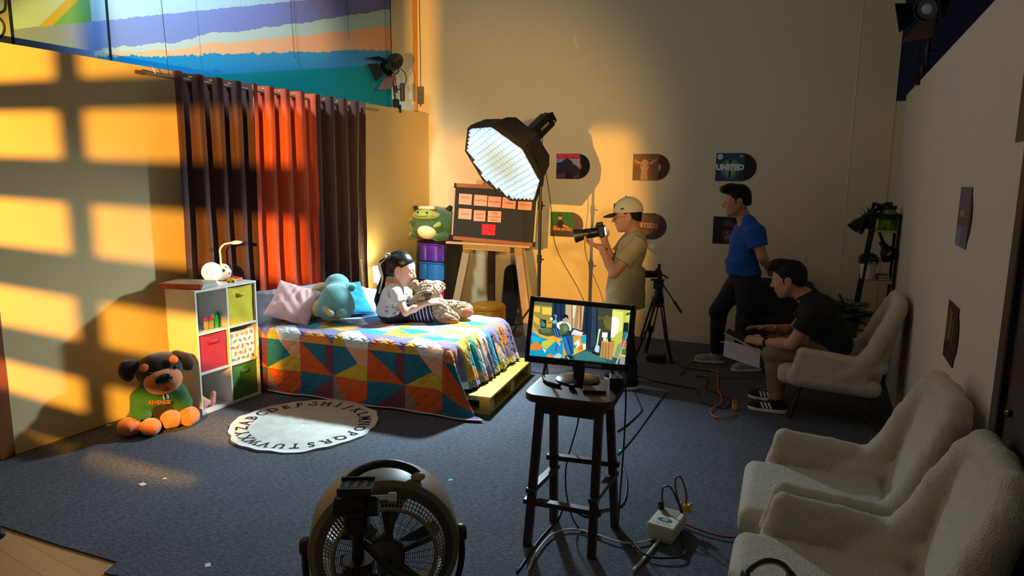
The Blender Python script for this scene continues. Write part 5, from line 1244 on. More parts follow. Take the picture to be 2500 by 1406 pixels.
pr = [(.97, .812), (1.0, .82), (1.0, .845), (.985, .8545), (.93, .855)]; V = [(x*q, y*q, z) for q, z in pr for x, y in rr3]; n_ = len(rr3)
F = [(i*n_+k, i*n_+(k+1) % n_, (i+1)*n_+(k+1) % n_, (i+1)*n_+k) for i in range(len(pr)-1) for k in range(n_)]+[tuple((len(pr)-1)*n_+k for k in range(n_)), tuple(n_-1-k for k in range(n_))]
mb.add(V, F); mb.build('seat', DARKW, st)
feet = [ist(p) for p in ((-1.315, 3.125), (-.965, 3.155), (-.945, 3.52), (-1.285, 3.44))]
tops = [np.array((sx*.155, sy*.125, .815)) for sx, sy in ((-1, -1), (1, -1), (1, 1), (-1, 1))]
for f, t_ in zip(feet, tops): MB().bar(f, t_, .047, .042, up=(1, 0, 0), bev=.004).build('leg', LEGW, st)
at = lambda k, z: feet[k]+(tops[k]-feet[k])*(z/.815)
for a, b, z in ((0, 1, .25), (1, 2, .32), (2, 3, .39), (3, 0, .32)):
    P, Q = at(a, z), at(b, z); d = (Q-P)/np.linalg.norm(Q-P); MB().bar(P-d*.04, Q+d*.04, .045, .028, bev=.003).build('stretcher', LEGW, st)
for a, b in ((0, 1), (1, 2), (2, 3), (3, 0)): MB().bar(at(a, .775), at(b, .775), .022, .07).build('apron', LEGW, st)
mo = thing('monitor', 'computer monitor on the dark stool showing the bedroom scene', 'monitor', (-1.16, 3.43, .856))
MC = np.array((-1.113, 3.302, 1.150))-np.array((-1.16, 3.43, .856))
X_ = np.array((.505, .19, -.040)); X_ /= np.linalg.norm(X_); Zu = np.array((.055, .10, 1.0)); Yb = np.cross(Zu, X_); Yb /= np.linalg.norm(Yb); Zu = np.cross(X_, Yb); MR = np.stack([X_, Yb, Zu], 1)
sw, sh_ = .500, .288
MB().box(MC+MR@np.array((0, .020, -.006)), (.545, .03, .345), MR, bev=.004).build('housing', BLKP, mo)
mb = MB()
for c, d in (((0, 0, sh_/2+.009), (.545, .014, .018)), ((0, 0, -sh_/2-.017), (.545, .014, .034)), ((-sw/2-.011, 0, 0), (.023, .014, .34)), ((sw/2+.011, 0, 0), (.023, .014, .34))): mb.box(MC+MR@np.array(c), d, MR, bev=.002)
mb.build('bezel', BLKP, mo)
mb = MB(); lay = [((40, 60, 60), [(0, 0), (1, 0), (1, 1), (0, 1)])]+SCREEN
for i, (c, poly) in enumerate(lay):
    mb.add([MC+MR@np.array(((u-.5)*sw, .0045-.00008*i, (v-.5)*sh_)) for u, v in poly], [tuple(range(len(poly)))], 0, srgb(c))
mb.build('screen', tintmat('lit_screen', .3, 1.15), mo)
V, F_ = text_mesh('ASUS', .014); MB().add([MC+MR@np.array((v[0]-.02, -.0078, v[1]-sh_/2-.017)) for v in V], F_).build('lettering', mat('grey_print', (120, 120, 120), .5), mo)
MB().box(MC+MR@np.array((.085, -.0075, -sh_/2-.017)), (.085, .001, .018), MR).build('sticker', mat('grey_green_sticker', (120, 132, 116), .5), mo)
MB().box((.01, .0, .10), (.055, .035, .22), rotm(-.05, .03, 0), bev=.006).box((.0, -.02, .20), (.12, .03, .10), bev=.004).build('stand_column', BLKP, mo)
MB().lathe([(0, .018), (.04, .018), (.10, .014), (.118, .008), (.12, .0), (0, 0)], n=36).build('base', mat('glossy_black_plastic', (16, 16, 20), .18), mo, True, angle=.5)
# wallet, power bank, little black dongle, video transmitter
wl = thing('notebook', 'small black notebook with brown cover near the stool edge', 'notebook', (-1.02, 3.285, .8565), .35)
MB().box((0, 0, .007), (.12, .09, .014), bev=.002).build('body', BLKP, wl); MB().prism([(-.055, -.04), (.04, -.04), (-.055, .04)], .0141, .0148).build('cover', mat('brown_card', (132, 88, 58), .6), wl)
dk = thing('dongle', 'tiny black device with metal clip in front of monitor base', 'device', (-1.135, 3.265, .8565), .2)
MB().box((0, 0, .012), (.032, .022, .024), bev=.003).build('body', BLKP, dk); MB().tube([(-.012, -.008, .025), (-.012, .008, .034), (.012, .008, .034), (.012, -.008, .025)], .002, 6).build('clip', CHROME, dk)
vt = thing('video_receiver', 'black video receiver box at the right edge of stool top', 'device', (-.935, 3.405, .8565), .3)
MB().box((0, 0, .03), (.075, .11, .06), bev=.005).build('body', BLKP, vt); MB().cyl((-.02, .045, .05), (-.03, .05, .16), .006).cyl((.02, .045, .05), (.03, .05, .16), .006).build('antennas', BLKP, vt)
# loop of cable round the monitor's foot
props(MB().tube(spline([(-1.36, 3.46, 1.0), (-1.355, 3.44, .92), (-1.335, 3.36, .872), (-1.28, 3.29, .864), (-1.20, 3.265, .864)], 6), .009, 8).build('monitor_cable', BLKP, None, True), 'thick black cable hanging behind the monitor onto stool top', 'cable')
props(MB().tube(spline([(-1.22, 3.50, .98), (-1.215, 3.52, .88), (-1.21, 3.535, .84), (-1.19, 3.56, .6), (-1.24, 3.50, .3), (-1.18, 3.40, .12), (-1.10, 3.38, .008), (-.98, 3.36, .008)], 7), .005, 6).build('monitor_cable', BLKP, None, True), 'thin black cable dropping from the monitor between stool legs', 'cable')
props(MB().tube(spline([(-.94, 3.44, .90), (-.90, 3.46, .84), (-.905, 3.50, .6), (-.925, 3.55, .3), (-.93, 3.54, .1), (-.92, 3.50, .008), (-.88, 3.40, .008)], 7), .005, 6).build('monitor_cable', BLKP, None, True), 'black cable dropping from the receiver past right stool leg', 'cable')
# ================================================================ floor fan
fn = thing('floor_fan', 'round tan drum fan with black handle seen from its back grille', 'fan', (-1.515, 2.115, 0), math.atan2(-2.115, 1.515))
OL = mat('tan_fan_plastic', (122, 112, 82), .45, .08, 8); OLD = mat('dark_tan_plastic', (70, 62, 46), .5, .1, 8)
fz = .45; RX = rotm(0, PI/2, 0)   # lathe z -> local x (towards the camera)
Rf = .305
MB().lathe([(Rf-.004, -.20), (Rf, -.19), (Rf, -.02), (Rf-.004, 0), (Rf-.03, .004), (Rf-.032, -.02), (Rf-.03, -.19), (Rf-.004, -.20)], (0, 0, fz), 72, RX).build('shell', OL, fn, True, angle=.6)
MB().lathe([(Rf-.028, .0), (Rf-.034, .010), (Rf-.062, .018), (Rf-.064, .0)], (0, 0, fz), 72, RX).build('dark_ring', OLD, fn, True, angle=.6)
def fp(r, a, x): return np.array((x, r*math.cos(a), fz+r*math.sin(a)))
mb = MB()
for i in range(96):
    a = 2*PI*i/96; mb.bar(fp(Rf-.062, a, .014), fp(Rf-.098, a+.0, .050), .008, .003, up=(0, -math.sin(a), math.cos(a)))
for r, x in ((Rf-.072, .025), (Rf-.085, .036)):
    mb.tube([fp(r, 2*PI*k/72, x) for k in range(72)], .0022, 4, closed=True)
mb.build('slotted_vent', OL, fn)
mb = MB().tube([fp(Rf-.101, 2*PI*k/72, .052) for k in range(72)], .009, 8, closed=True); mb.build('inner_ring', OL, fn, True)
mb = MB()
for i in range(17): mb.tube([fp(.078+i*.0073, 2*PI*k/64, .050+.004*(i < 9)) for k in range(64)], .0015, 4, closed=True)
for i in range(36): a = 2*PI*i/36; mb.tube([fp(.07, a, .052), fp(.2, a+.10, .049)], .0013, 4)
mb.build('wire_grille', BLKP, fn)
mb = MB()
for i in range(6):
    a = 2*PI*i/6+.28; mb.bar(fp(.05, a, .047), fp(.205, a+.06, .045), .020, .012, up=(1, 0, 0))
mb.build('spokes', OLD, fn)
MB().lathe([(0, .085), (.035, .083), (.06, .07), (.078, .052), (.08, .02), (.06, -.04), (0, -.06)], (0, 0, fz), 32, RX).build('motor_hub', OLD, fn, True)
MB().lathe([(0, .097), (.022, .095), (.028, .08)], (0, 0, fz), 20, RX).build('speed_knob', BLKP, fn, True)
mb = MB()
for i in range(5):
    a = 2*PI*i/5; P = [fp(.05, a-.3, -.09), fp(.05, a+.3, -.04), fp(.22, a+.42, -.05), fp(.235, a+.1, -.10), fp(.2, a-.22, -.13)]; mb.add(P, [(0, 1, 2, 3, 4)])
o = mb.build('blades', mat('blade_grey', (66, 66, 70), .5), fn); m_ = o.modifiers.new('t', 'SOLIDIFY'); m_.thickness = .003
ha = [fp(Rf+.004+.042*math.sin(PI*i/12)**.6, PI/2+.50-1.0*i/12, -.05) for i in range(13)]
MB().tube(spline(ha, 3), .017, 10).build('handle', BLKP, fn, True)
for sg in (-1, 1): SD(.004, .01).ell(fp(Rf+.018, PI/2+sg*.44, -.032), (.014, .03, .018)).build('handle_pad', mat('beige_pad', (176, 158, 120), .5), fn)
for sg in (-1, 1):
    MB().lathe([(0, 0), (.038, 0), (.038, .018), (.030, .032), (0, .034)], (-.09, sg*(Rf+.004), fz), 18, rotm(-sg*PI/2, 0, 0)).build('side_knob', BLKP, fn)
mb = MB()
P = [(-.09, sg*.318, 0) for sg in (1,)]
mb.tube(spline([(-.09, .322, fz), (-.09, .318, .30), (-.09, .26, .10), (-.09, .20, .015), (-.09, -.20, .015), (-.09, -.26, .10), (-.09, -.318, .30), (-.09, -.322, fz)], 6), .014, 8)
mb.build('bracket', BLKM, fn, True)
mb = MB().tube([(-.26, .2, .013), (.10, .2, .013)], .013, 8).tube([(-.26, -.2, .013), (.10, -.2, .013)], .013, 8); mb.build('feet', BLKM, fn)
# ================================================================ tripods
def cam_head(r, p0, R, name='pan_head'):
    mb = MB().box(p0+R@np.array((0, 0, 0)), (.085, .065, .014), R, bev=.003).box(p0+R@np.array((0, .034, .004)), (.085, .006, .02), R).box(p0+R@np.array((0, -.034, .004)), (.085, .006, .02), R)
    for i in (-1, 0, 1): mb.box(p0+R@np.array((i*.022, 0, .008)), (.012, .04, .004), R)
    mb.build('quick_release_plate', BLKP, r)
    MB().box(p0+R@np.array((0, 0, -.03)), (.07, .06, .05), R, bev=.008).cyl(p0+R@np.array((-.055, 0, -.05)), p0+R@np.array((.055, 0, -.05)), .026).box(p0+R@np.array((0, 0, -.085)), (.06, .07, .06), R, bev=.008).build(name, BLKM, r)
    MB().cyl(p0+R@np.array((.05, 0, -.03)), p0+R@np.array((.085, .0, -.03)), .008).lathe([(0, 0), (.014, 0), (.014, .02), (0, .02)], p0+R@np.array((.08, 0, -.03)), 12, R@rotm(0, PI/2, 0)).build('lock_knob', CHROME, r)
ft = thing('tripod', 'black photo tripod without camera standing right before the fan', 'tripod', (-1.03, 1.32, 0), 0)
R0 = rotm(0, 0, .5); cam_head(ft, np.array((0, 0, 1.165)), R0)
MB().cyl((0, 0, .80), (0, 0, 1.06), .016).build('centre_column', BLKM, ft)
MB().cyl((0, 0, .86), (0, 0, .97), .036, .042, 14).box((0, 0, .93), (.09, .07, .035), R0, bev=.006).build('collar', BLKM, ft)
for a in (.6, 2.7, 4.8):
    e = np.array((math.cos(a), math.sin(a), 0)); MB().bar(e*.035+(0, 0, .93), e*.23+(0, 0, .45), .03, .022, bev=.003).bar(e*.22+(0, 0, .47), e*.42+(0, 0, .012), .024, .018, bev=.003).cyl(e*.42+(0, 0, .0), e*.42+(0, 0, .03), .014).build('leg', BLKM, ft)
mb = MB().tube([(.03, -.01, 1.02), (.10, .05, .90), (.16, .1, .80)], [.008, .008, .012], 8); mb.build('pan_handle', BLKM, ft)
def camera_body(r, M, o, hood=True, screen=None, L=.15, sc=1.0):
    """camera pointing along local +x; M columns x fwd, y left, z up; o origin at body centre"""
    q = lambda *p: np.array(o)+M@(np.array(p, float)*sc); d = lambda *p: np.array(p)*sc; Q = M@rotm(0, PI/2, 0)
    MB().box(q(0, 0, 0), d(.045, .135, .085), M, bev=.008).box(q(.01, 0, .055), d(.05, .055, .03), M, bev=.008).box(q(.018, -.05, -.0), d(.05, .035, .085), M, bev=.012).build('camera_body', BLKP, r)
    pf_ = lambda P: [(a*sc, b*sc) for a, b in P]
    MB().lathe(pf_([(0, .02), (.034, .02), (.036, .03), (.036, .06), (.038, .065), (.038, L*.6), (.036, L*.62), (.039, L*.66), (.039, L), (.030, L), (.030, L-.01), (0, L-.01)]), q(0, 0, 0), 24, Q).build('lens', BLKM, r, True, angle=.6)
    if hood: MB().lathe(pf_([(.040, L-.012), (.054, L+.055), (.052, L+.055), (.038, L-.005)]), q(0, 0, 0), 24, Q).build('lens_hood', BLKP, r, True, angle=.6)
    if screen: MB().box(q(-.0245, .0, -.004), d(.002, .085, .06), M).build('rear_screen', screen, r)
tr = thing('tripod', 'black video tripod near the back wall holding a camera', 'tripod', (-1.55, 7.17, 0))
for a, fx, fy in ((0, .19, -.05), (0, -.17, .30), (0, -.18, -.27)):
    f = np.array((fx, fy, 0.)); e = f/np.linalg.norm(f); tp_ = e*.045+(0, 0, .66); n_ = np.array((-e[1], e[0], 0))
    mb = MB()
    for sg in (-1, 1): mb.bar(tp_+n_*sg*.028, f*.62+n_*sg*.024+(0, 0, .27), .014, .018)
    mb.bar(f*.5+(0, 0, .34), f+(0, 0, .02), .034, .022).box(f*.62+(0, 0, .27), (.03, .03, .05)); mb.build('leg', BLKM, tr)
    MB().cyl(f+(0, 0, 0), f+(0, 0, .03), .026, .018).build('foot', BLKP, tr)
MB().box((.02, -.04, .04), (.20, .12, .08), bev=.02).build('sandbag', BLK, tr)
MB().cyl((0, 0, .60), (0, 0, .70), .06, .068, 18).cyl((0, 0, .70), (0, 0, .79), .05, .035, 18).box((0, 0, .83), (.10, .075, .085), bev=.01).box((-.01, 0, .883), (.14, .06, .02), bev=.004).build('fluid_head', BLKM, tr)
MB().tube([(.05, -.02, .845), (.26, -.12, .60)], [.008, .008], 8).tube([(.19, -.087, .682), (.28, -.13, .578)], [.016, .013], 10).build('pan_handle', BLKP, tr)
vc_ = thing('video_camera', 'black camera mounted on the tripod by the back wall', 'camera', (-1.55, 7.17, .945))
Mx = frame((-.92, -.39, 0)); camera_body(vc_, Mx, (0, 0, .0), True, None, .14)
MB().bar((.03, .01, .0), (.10, .0, -.035), .05, .008).box((0, 0, .085), (.03, .03, .05), bev=.005).build('flip_screen', BLKP, vc_)
P = [np.array((.05+.06*t_+.004*math.cos(t_*200), -.06-.03*t_+.0*t_, -.06-.50*t_+.006*math.sin(t_*200))) for t_ in np.linspace(0, 1, 260)]
props(MB().tube([p+np.array((-1.55, 7.17, .945)) for p in P]+[np.array((-1.40, 7.1, .25)), np.array((-1.36, 7.16, .02)), np.array((-1.3, 7.2, .006))], .0032, 5).build('coiled_cable', BLKP, None, True), 'coiled black cable hanging beside the camera tripod leg', 'cable')
# ================================================================ armchairs
t = NT('cream_boucle'); v = t.voro(170); n = t.noise(5, 3); n2 = t.noise(120, 3, .7)
t.bump(v*.6+n2*.5, .7, .008); BOUC = t.out(t.mix(v.step(.1, .75), srgb((214, 206, 188)), srgb((190, 180, 160))), .95, spec=.1, sheen=.2)
t = NT('black_leatherette'); t.bump(t.noise(60, 4), .2, .004); LEATH = t.out(t.mix(t.noise(4), srgb((14, 14, 15)), srgb((22, 22, 24))), .5)
LEGB = mat('dark_leg_wood', (46, 32, 24), .5, .2, 6)
def armchair(label, loc, rz, m_, group='cream boucle armchairs'):
    r = thing('armchair', label, 'armchair', loc, rz, group)
    s = SD(.010, .015)
    s.box((.075, 0, .375), (.335, .325, .080), .06, k=.012)
    s.box((-.366, 0, .69), (.046, .275, .315), .03, rotm(0, -.222, 0), k=.03)
    for sg in (-1, 1):
        s.path([(-.20, sg*.335, .46), (-.25, sg*.33, .60), (-.335, sg*.305, .80), (-.400, sg*.270, .945), (-.425, sg*.20, 1.01), (-.43, 0, 1.02)], [.056, .060, .060, .056, .052, .050], k=.022)
        s.path([(.225, sg*.350, .585), (.0, sg*.355, .570), (-.22, sg*.345, .545)], [.042, .042, .046], k=.012)
        s.box((.0, sg*.352, .455), (.255, .038, .125), .036, k=.012); s.cap((.275, sg*.348, .40), (.225, sg*.350, .585), .042, .042, k=.012); s.cap((-.16, sg*.34, .50), (-.26, sg*.315, .62), .06, .055, k=.03); s.cap((-.10, sg*.33, .44), (-.33, sg*.29, .52), .07, .06, k=.03); s.cap((.26, sg*.32, .36), (-.28, sg*.31, .35), .065, .075, k=.02)
    s.noise(.0014, 120, 1, 2); s.build('upholstered_shell', m_, r)
    for sx, sy in ((1, 1), (1, -1), (-1, 1), (-1, -1)):
        MB().cyl((sx*.25-.03, sy*.24, .32), (sx*.32-.03, sy*.28, 0), .022, .013, 12).build('leg', LEGB, r)
    MB().bar((.22, -.23, .285), (.22, .23, .285), .04, .02).bar((-.28, -.23, .285), (-.28, .23, .285), .04, .02).bar((.22, .23, .285), (-.28, .23, .285), .04, .02).bar((.22, -.23, .285), (-.28, -.23, .285), .04, .02).build('under_frame', LEGB, r)
    return r
a1 = armchair('cream boucle armchair in which the man in black sits', (.16, 6.14, 0), PI-.02, BOUC)
a2 = copy_tree(a1, None, 'empty cream boucle armchair, middle one along the right wall'); a2.location = (.135, 3.45, 0); a2.rotation_euler.z = PI+.05
a3 = copy_tree(a1, None, 'empty cream boucle armchair nearest the camera, cut by photo edge'); a3.location = (.17, 2.63, 0); a3.rotation_euler.z = PI+.03
b1 = thing('lounge_chair', 'black lounge chair behind the two men at the back wall', 'armchair', (-.36, 7.62, 0), PI/2+PI)
s = SD(.013, .06).box((0, 0, .30), (.30, .32, .12), .06).box((-.30, 0, .55), (.10, .33, .33), .09, rotm(0, -.15, 0)).box((0, .33, .40), (.30, .08, .20), .07).box((0, -.33, .40), (.30, .08, .20), .07)
s.build('upholstery', LEATH, b1)
for sx in (-1, 1):
    for sy in (-1, 1): MB().cyl((sx*.24, sy*.28, .2), (sx*.24, sy*.28, 0), .02).build('leg', BLKM, b1)
hp = thing('headphones', 'black headphones lying on the seat of nearest cream armchair', 'headphones', (-.085, 2.52, .465), .4)
MB().tube([(.085*math.cos(a), .0, .012+.082*math.sin(a)) for a in np.linspace(.1, PI-.1, 16)], .009, 8).build('headband', BLKP, hp, True); MB().tube([(.076*math.cos(a), .0, .012+.073*math.sin(a)) for a in np.linspace(.5, PI-.5, 12)], .006, 6).build('padding', mat('silver_lining', (150, 152, 156), .35), hp, True)
for sg in (-1, 1): MB().sphere((sg*.085, 0, .012), (.018, .036, .04), 14).build('ear_cup', BLKP, hp, True)
# ================================================================ ladder shelf, plants and lamps at the back right
ld = thing('ladder_shelf', 'black metal ladder shelf with light wooden boards in the right corner', 'shelf', (.55, 7.56, 0))
lx = lambda z: -.10-.16*(1-z/1.64)
for y in (-.20, .20):
    MB().box((.10, y, .82), (.026, .026, 1.64)).build('rear_post', BLKM, ld)
    MB().bar((lx(0), y, 0), (lx(1.64), y, 1.64), .026, .026, up=(0, 1, 0)).build('front_post', BLKM, ld)
    MB().bar((lx(1.63), y, 1.627), (.10, y, 1.627), .026, .026).build('top_rail', BLKM, ld)
MB().bar((.10, -.2, 1.627), (.10, .2, 1.627), .026, .026).bar((.10, -.2, .25), (.10, .2, .25), .02, .02).build('back_rail', BLKM, ld)
BOARD = mat('pale_oak_board', (176, 146, 104), .55, .15, 6, sc=(10, 1.5, 10))
for z in (1.475, .985, .50): MB().box(((.10+lx(z))/2, 0, z), (.10-lx(z), .42, .02), bev=.002).build('shelf_board', BOARD, ld)
LEAF = mat('deep_green_leaf', (44, 78, 34), .5, .3, 14); LEAF2 = mat('fern_green', (62, 92, 48), .55, .3, 14)
def blade(mb, p, d, L, w, droop, n=6):
    p = np.array(p, float); d = np.array(d, float); d /= np.linalg.norm(d); sd = np.cross(d, (0, 0, 1.)); sd /= max(np.linalg.norm(sd), 1e-6); V = []
    for i in range(n+1):
        t_ = i/n; c = p+d*L*t_-np.array((0, 0, droop*L*t_*t_)); ww = w*(math.sin(PI*min(.98, .12+.86*t_)))
        V += [c-sd*ww/2, c+(0, 0, .1*ww), c+sd*ww/2]
    mb.add(V, [q for i in range(n) for q in ((3*i, 3*i+1, 3*i+4, 3*i+3), (3*i+1, 3*i+2, 3*i+5, 3*i+4))])
al = thing('potted_aloe', 'spiky green potted plant on the top board of ladder shelf', 'plant', (.40, 7.50, 1.486))
mb = MB(); g = np.random.default_rng(3)
for i in range(22): a = g.uniform(0, 6.28); e = g.uniform(.5, 1.4); blade(mb, (0, 0, .10), (math.cos(a)*math.cos(e), math.sin(a)*math.cos(e), math.sin(e)), g.uniform(.11, .19), .022, .25)
mb.build('leaves', LEAF, al); MB().lathe([(0, 0), (.04, 0), (.055, .10), (.048, .10), (0, .09)], n=20).build('pot', BLKP, al)
jr = thing('jar', 'clear jar filled with bright green on ladder shelf top board', 'jar', (.555, 7.50, 1.486))
t = NT('green_jar'); n = t.noise(22, 3); 
MB().lathe([(0, 0), (.07, 0), (.075, .01), (.075, .17), (.062, .20), (0, .20)], n=26).build('body', t.out(t.mix(n.step(.35, .6), srgb((54, 96, 26)), srgb((128, 176, 60))), .15), jr, True, angle=.6)
MB().lathe([(0, .195), (.074, .195), (.074, .228), (.035, .232), (.035, .262), (0, .262)], n=24).build('lid', BLKP, jr)
MB().lathe([(.0757, .10), (.0757, .145)], n=26).build('label', mat('dark_label', (20, 40, 20), .5), jr)
def clamp_lamp(label, loc, d, r_=.07, L=.13):
    r = thing('clamp_lamp', label, 'lamp', loc); M = frame(d)@rotm(0, PI/2, 0)
    MB().lathe([(r_, L*.55), (r_*.97, L*.56), (r_*.8, L*.15), (r_*.45, -L*.15), (.03, -L*.35), (.028, -L*.6), (0, -L*.6)], (0, 0, 0), 26, M).build('shade', BLKM, r, True, angle=.7)
    MB().sphere(np.array(d)/np.linalg.norm(d)*L*.2, r_*.4, 12).build('bulb', WHITEP, r); return r
c1 = clamp_lamp('black cone clamp lamp sticking out left of the ladder shelf', (.33, 7.42, 1.555), (-.55, -.25, -.8), .085, .16)
MB().bar((.02, 0, .05), (.16, .02, .05), .02, .02).build('clamp', BLKM, c1)
c2 = clamp_lamp('black cone clamp lamp hung under the top board of ladder shelf', (.565, 7.40, 1.30), (.35, -.5, -.55), .085, .16)
MB().bar((-.03, .03, .06), (-.07, .09, .16), .02, .02).build('clamp', BLKM, c2)
c3 = clamp_lamp('small round black lamp head above the aloe on ladder shelf', (.475, 7.45, 1.705), (-.8, -.3, -.1), .05, .09)
MB().cyl((0.01, 0, -.02), (.02, .0, -.08), .01).build('clamp', BLKM, c3)
wp = thing('potted_plant', 'bushy dark plant in white pot on the ladder shelf middle board', 'plant', (.43, 7.50, .996))
MB().lathe([(0, 0), (.06, 0), (.075, .15), (.068, .15), (0, .13)], n=26).build('pot', mat('white_ceramic', (226, 222, 214), .3), wp, True, angle=.6)
mb = MB()
for i in range(240):
    d = g.normal(size=3); d /= np.linalg.norm(d); d[2] = abs(d[2])*.9; p = np.array((0, 0, .17))+d*np.array((.07, .07, .07)); blade(mb, p, d+g.normal(size=3)*.5, .045, .02, .2, 3)
mb.build('foliage', LEAF, wp)
for i, (z, c, nm) in enumerate([(.996, (96, 62, 50), 'brown book lying right of the white pot on ladder shelf'), (1.021, (70, 50, 44), 'dark book on the brown one, on ladder shelf middle board')]):
    bk2 = thing('book', nm, 'book', (.565, 7.53, z), .1); MB().box((0, 0, .012), (.10, .16, .024), bev=.002).build('cover', mat('bookcover%d' % i, c, .5), bk2); MB().box((0, -.0, .012), (.094, .163, .018)).build('pages', mat('page_edges', (196, 186, 170)), bk2)
fe = thing('potted_fern', 'large fern in a pot on wooden stand beside the ladder shelf', 'plant', (.26, 7.10, 0))
MB().lathe([(0, .46), (.10, .46), (.13, .66), (.118, .66), (0, .62)], n=28).build('pot', mat('grey_pot', (96, 92, 84), .6), fe, True, angle=.6)
for a in (.3, 1.87, 3.44, 5.0): MB().cyl((.11*math.cos(a), .11*math.sin(a), .48), (.15*math.cos(a), .15*math.sin(a), 0), .013, .010, 8).build('stand_leg', RAWW, fe)
def frond(mb, p, a, e, L):
    d = np.array((math.cos(a)*math.cos(e), math.sin(a)*math.cos(e), math.sin(e))); sd = np.array((-math.sin(a), math.cos(a), 0)); pts = []
    for i in range(13): t_ = i/12; pts.append(np.array(p)+d*L*t_-np.array((0, 0, .45*L*t_*t_)))
    mb.tube(pts, np.linspace(.004, .001, 13), 4)
    for i in range(2, 13):
        t_ = i/12; w = L*.30*math.sin(PI*min(.97, .18+.78*t_)); tg = pts[i]-pts[i-1]; tg /= np.linalg.norm(tg)
        for sg in (-1, 1): blade(mb, pts[i], sd*sg+tg*.45, w, .026, .15, 3)
mb = MB()
for i in range(34): frond(mb, (0, 0, .64), g.uniform(0, 6.28), g.uniform(.35, 1.4), g.uniform(.28, .46))
mb.build('fronds', LEAF2, fe)
# ================================================================ cables, power brick, scraps on the carpet
def floor_cable(key, label, col=None, r=.0055, z=.0065):
    P = [(x, y, z+.002*math.sin(i*1.7)) for i, (x, y) in enumerate(CABLES[key])]
    m_ = BLKP if col is None else mat('cable_%d_%d_%d' % col, col, .5)
    props(MB().tube(spline(P, 7), r, 7).build('floor_cable', m_, None, True), label, 'cable')
floor_cable('long_black', 'long black cable running from the tripod towards the yellow adapter', r=.007)
floor_cable('orange', 'orange extension cable curving from the cable tangle to yellow adapter', (196, 92, 50), .006, .018)
floor_cable('orange2', 'thin orange cable running straight behind the seated man', (150, 66, 44), .005)
floor_cable('black2', 'black cable running from camera tripod to the standing man shoe', r=.007)
floor_cable('black3', 'short black cable crossing the tangle in front of front shoe', r=.006, z=.014)
floor_cable('black4', 'black cable snaking between the orange cable loops', r=.006, z=.013)
floor_cable('power1', 'black cable curving from the cameraman shoe to right stool leg', r=.006)
floor_cable('power2', 'straight black cable end lying right of the stool', r=.0045)
floor_cable('black5', 'black cable passing under the stool towards the bottom edge', r=.006)
floor_cable('white1', 'pale grey cable curving under the stool to white power box', (196, 190, 170), .006, .016)
floor_cable('white2', 'thick pale cable from white power box to bottom edge', (200, 194, 170), .009, .012)
floor_cable('black6', 'black cable looping in front of white power box', r=.006, z=.022)
floor_cable('red', 'reddish cable running from white power box under the armchair', (150, 64, 56), .006, .018)
floor_cable('red2', 'short red cable on carpet behind the middle armchair', (150, 60, 50), .005)
ub = thing('power_box', 'white power regulator box on the carpet with cables plugged in', 'power box', (-.665, 3.575, 0), -.12)
MB().box((0, -.06, .012), (.13, .10, .024), bev=.003).build('base', mat('cream_plastic', (206, 198, 170), .5), ub)
MB().box((0, 0, .055), (.155, .23, .075), bev=.008).build('housing', mat('offwhite_plastic', (212, 208, 190), .4), ub)
MB().box((.0, .06, .0932), (.09, .08, .0015)).build('socket_plate', mat('grey_green_plate', (150, 146, 116), .5), ub)
MB().add([(x, y, .0937) for x, y in disc(0, -.035, .042, .024)], [tuple(range(20))], 0).build('logo_oval', mat('logo_green', (40, 84, 76), .5), ub)
MB().add([(x, y, .0941) for x, y in disc(0, -.032, .017, .014)], [tuple(range(20))], 0).build('logo_dot', mat('logo_pink', (196, 160, 156), .5), ub)
V, F_ = text_mesh('VOLTRON', .02); MB().add([(v[0], v[1]-.082, .0937) for v in V], F_).build('lettering', mat('grey_print', (120, 120, 120), .5), ub)
MB().box((-.062, .075, .115), (.03, .035, .06), rotm(.3, 0, 0), bev=.008).tube(spline([(-.062, .085, .14), (-.07, .12, .20), (-.03, .13, .21), (.03, .09, .15), (.06, .06, .11)], 6), .005, 6).build('black_plug', BLKP, ub)
yp = thing('plug_adapter', 'yellow plug adapter on the corner of white power box', 'plug', (-.585, 3.69, .094), .3)
SD(.004, .008).box((0, 0, .02), (.022, .018, .02), .008).cap((-.02, 0, .03), (-.028, 0, .045), .009).cap((.02, 0, .03), (.028, 0, .045), .009).cap((-.018, 0, .008), (-.03, -.01, .004), .008).cap((.018, 0, .008), (.03, -.01, .004), .008).build('body', mat('plug_yellow', (226, 176, 40), .45), yp)
MB().tube(spline([(0, 0, .04), (.0, .02, .10), (-.03, .05, .18), (-.06, .05, .16), (-.05, .02, .08), (-.02, -.02, .0)], 6), .005, 6).build('red_lead', mat('dark_red_lead', (110, 40, 34), .5), yp)
pa = thing('plug_adapter', 'yellow and orange cable reel end beside the seated man shoe', 'plug', (-.575, 5.895, 0), .2)
MB().box((0, 0, .03), (.04, .035, .06), bev=.006).build('body', mat('pale_yellow_plastic', (206, 190, 110), .45), pa); MB().box((0, 0, .068), (.042, .036, .016), bev=.004).build('cap', mat('orange_cap', (214, 96, 36), .45), pa)
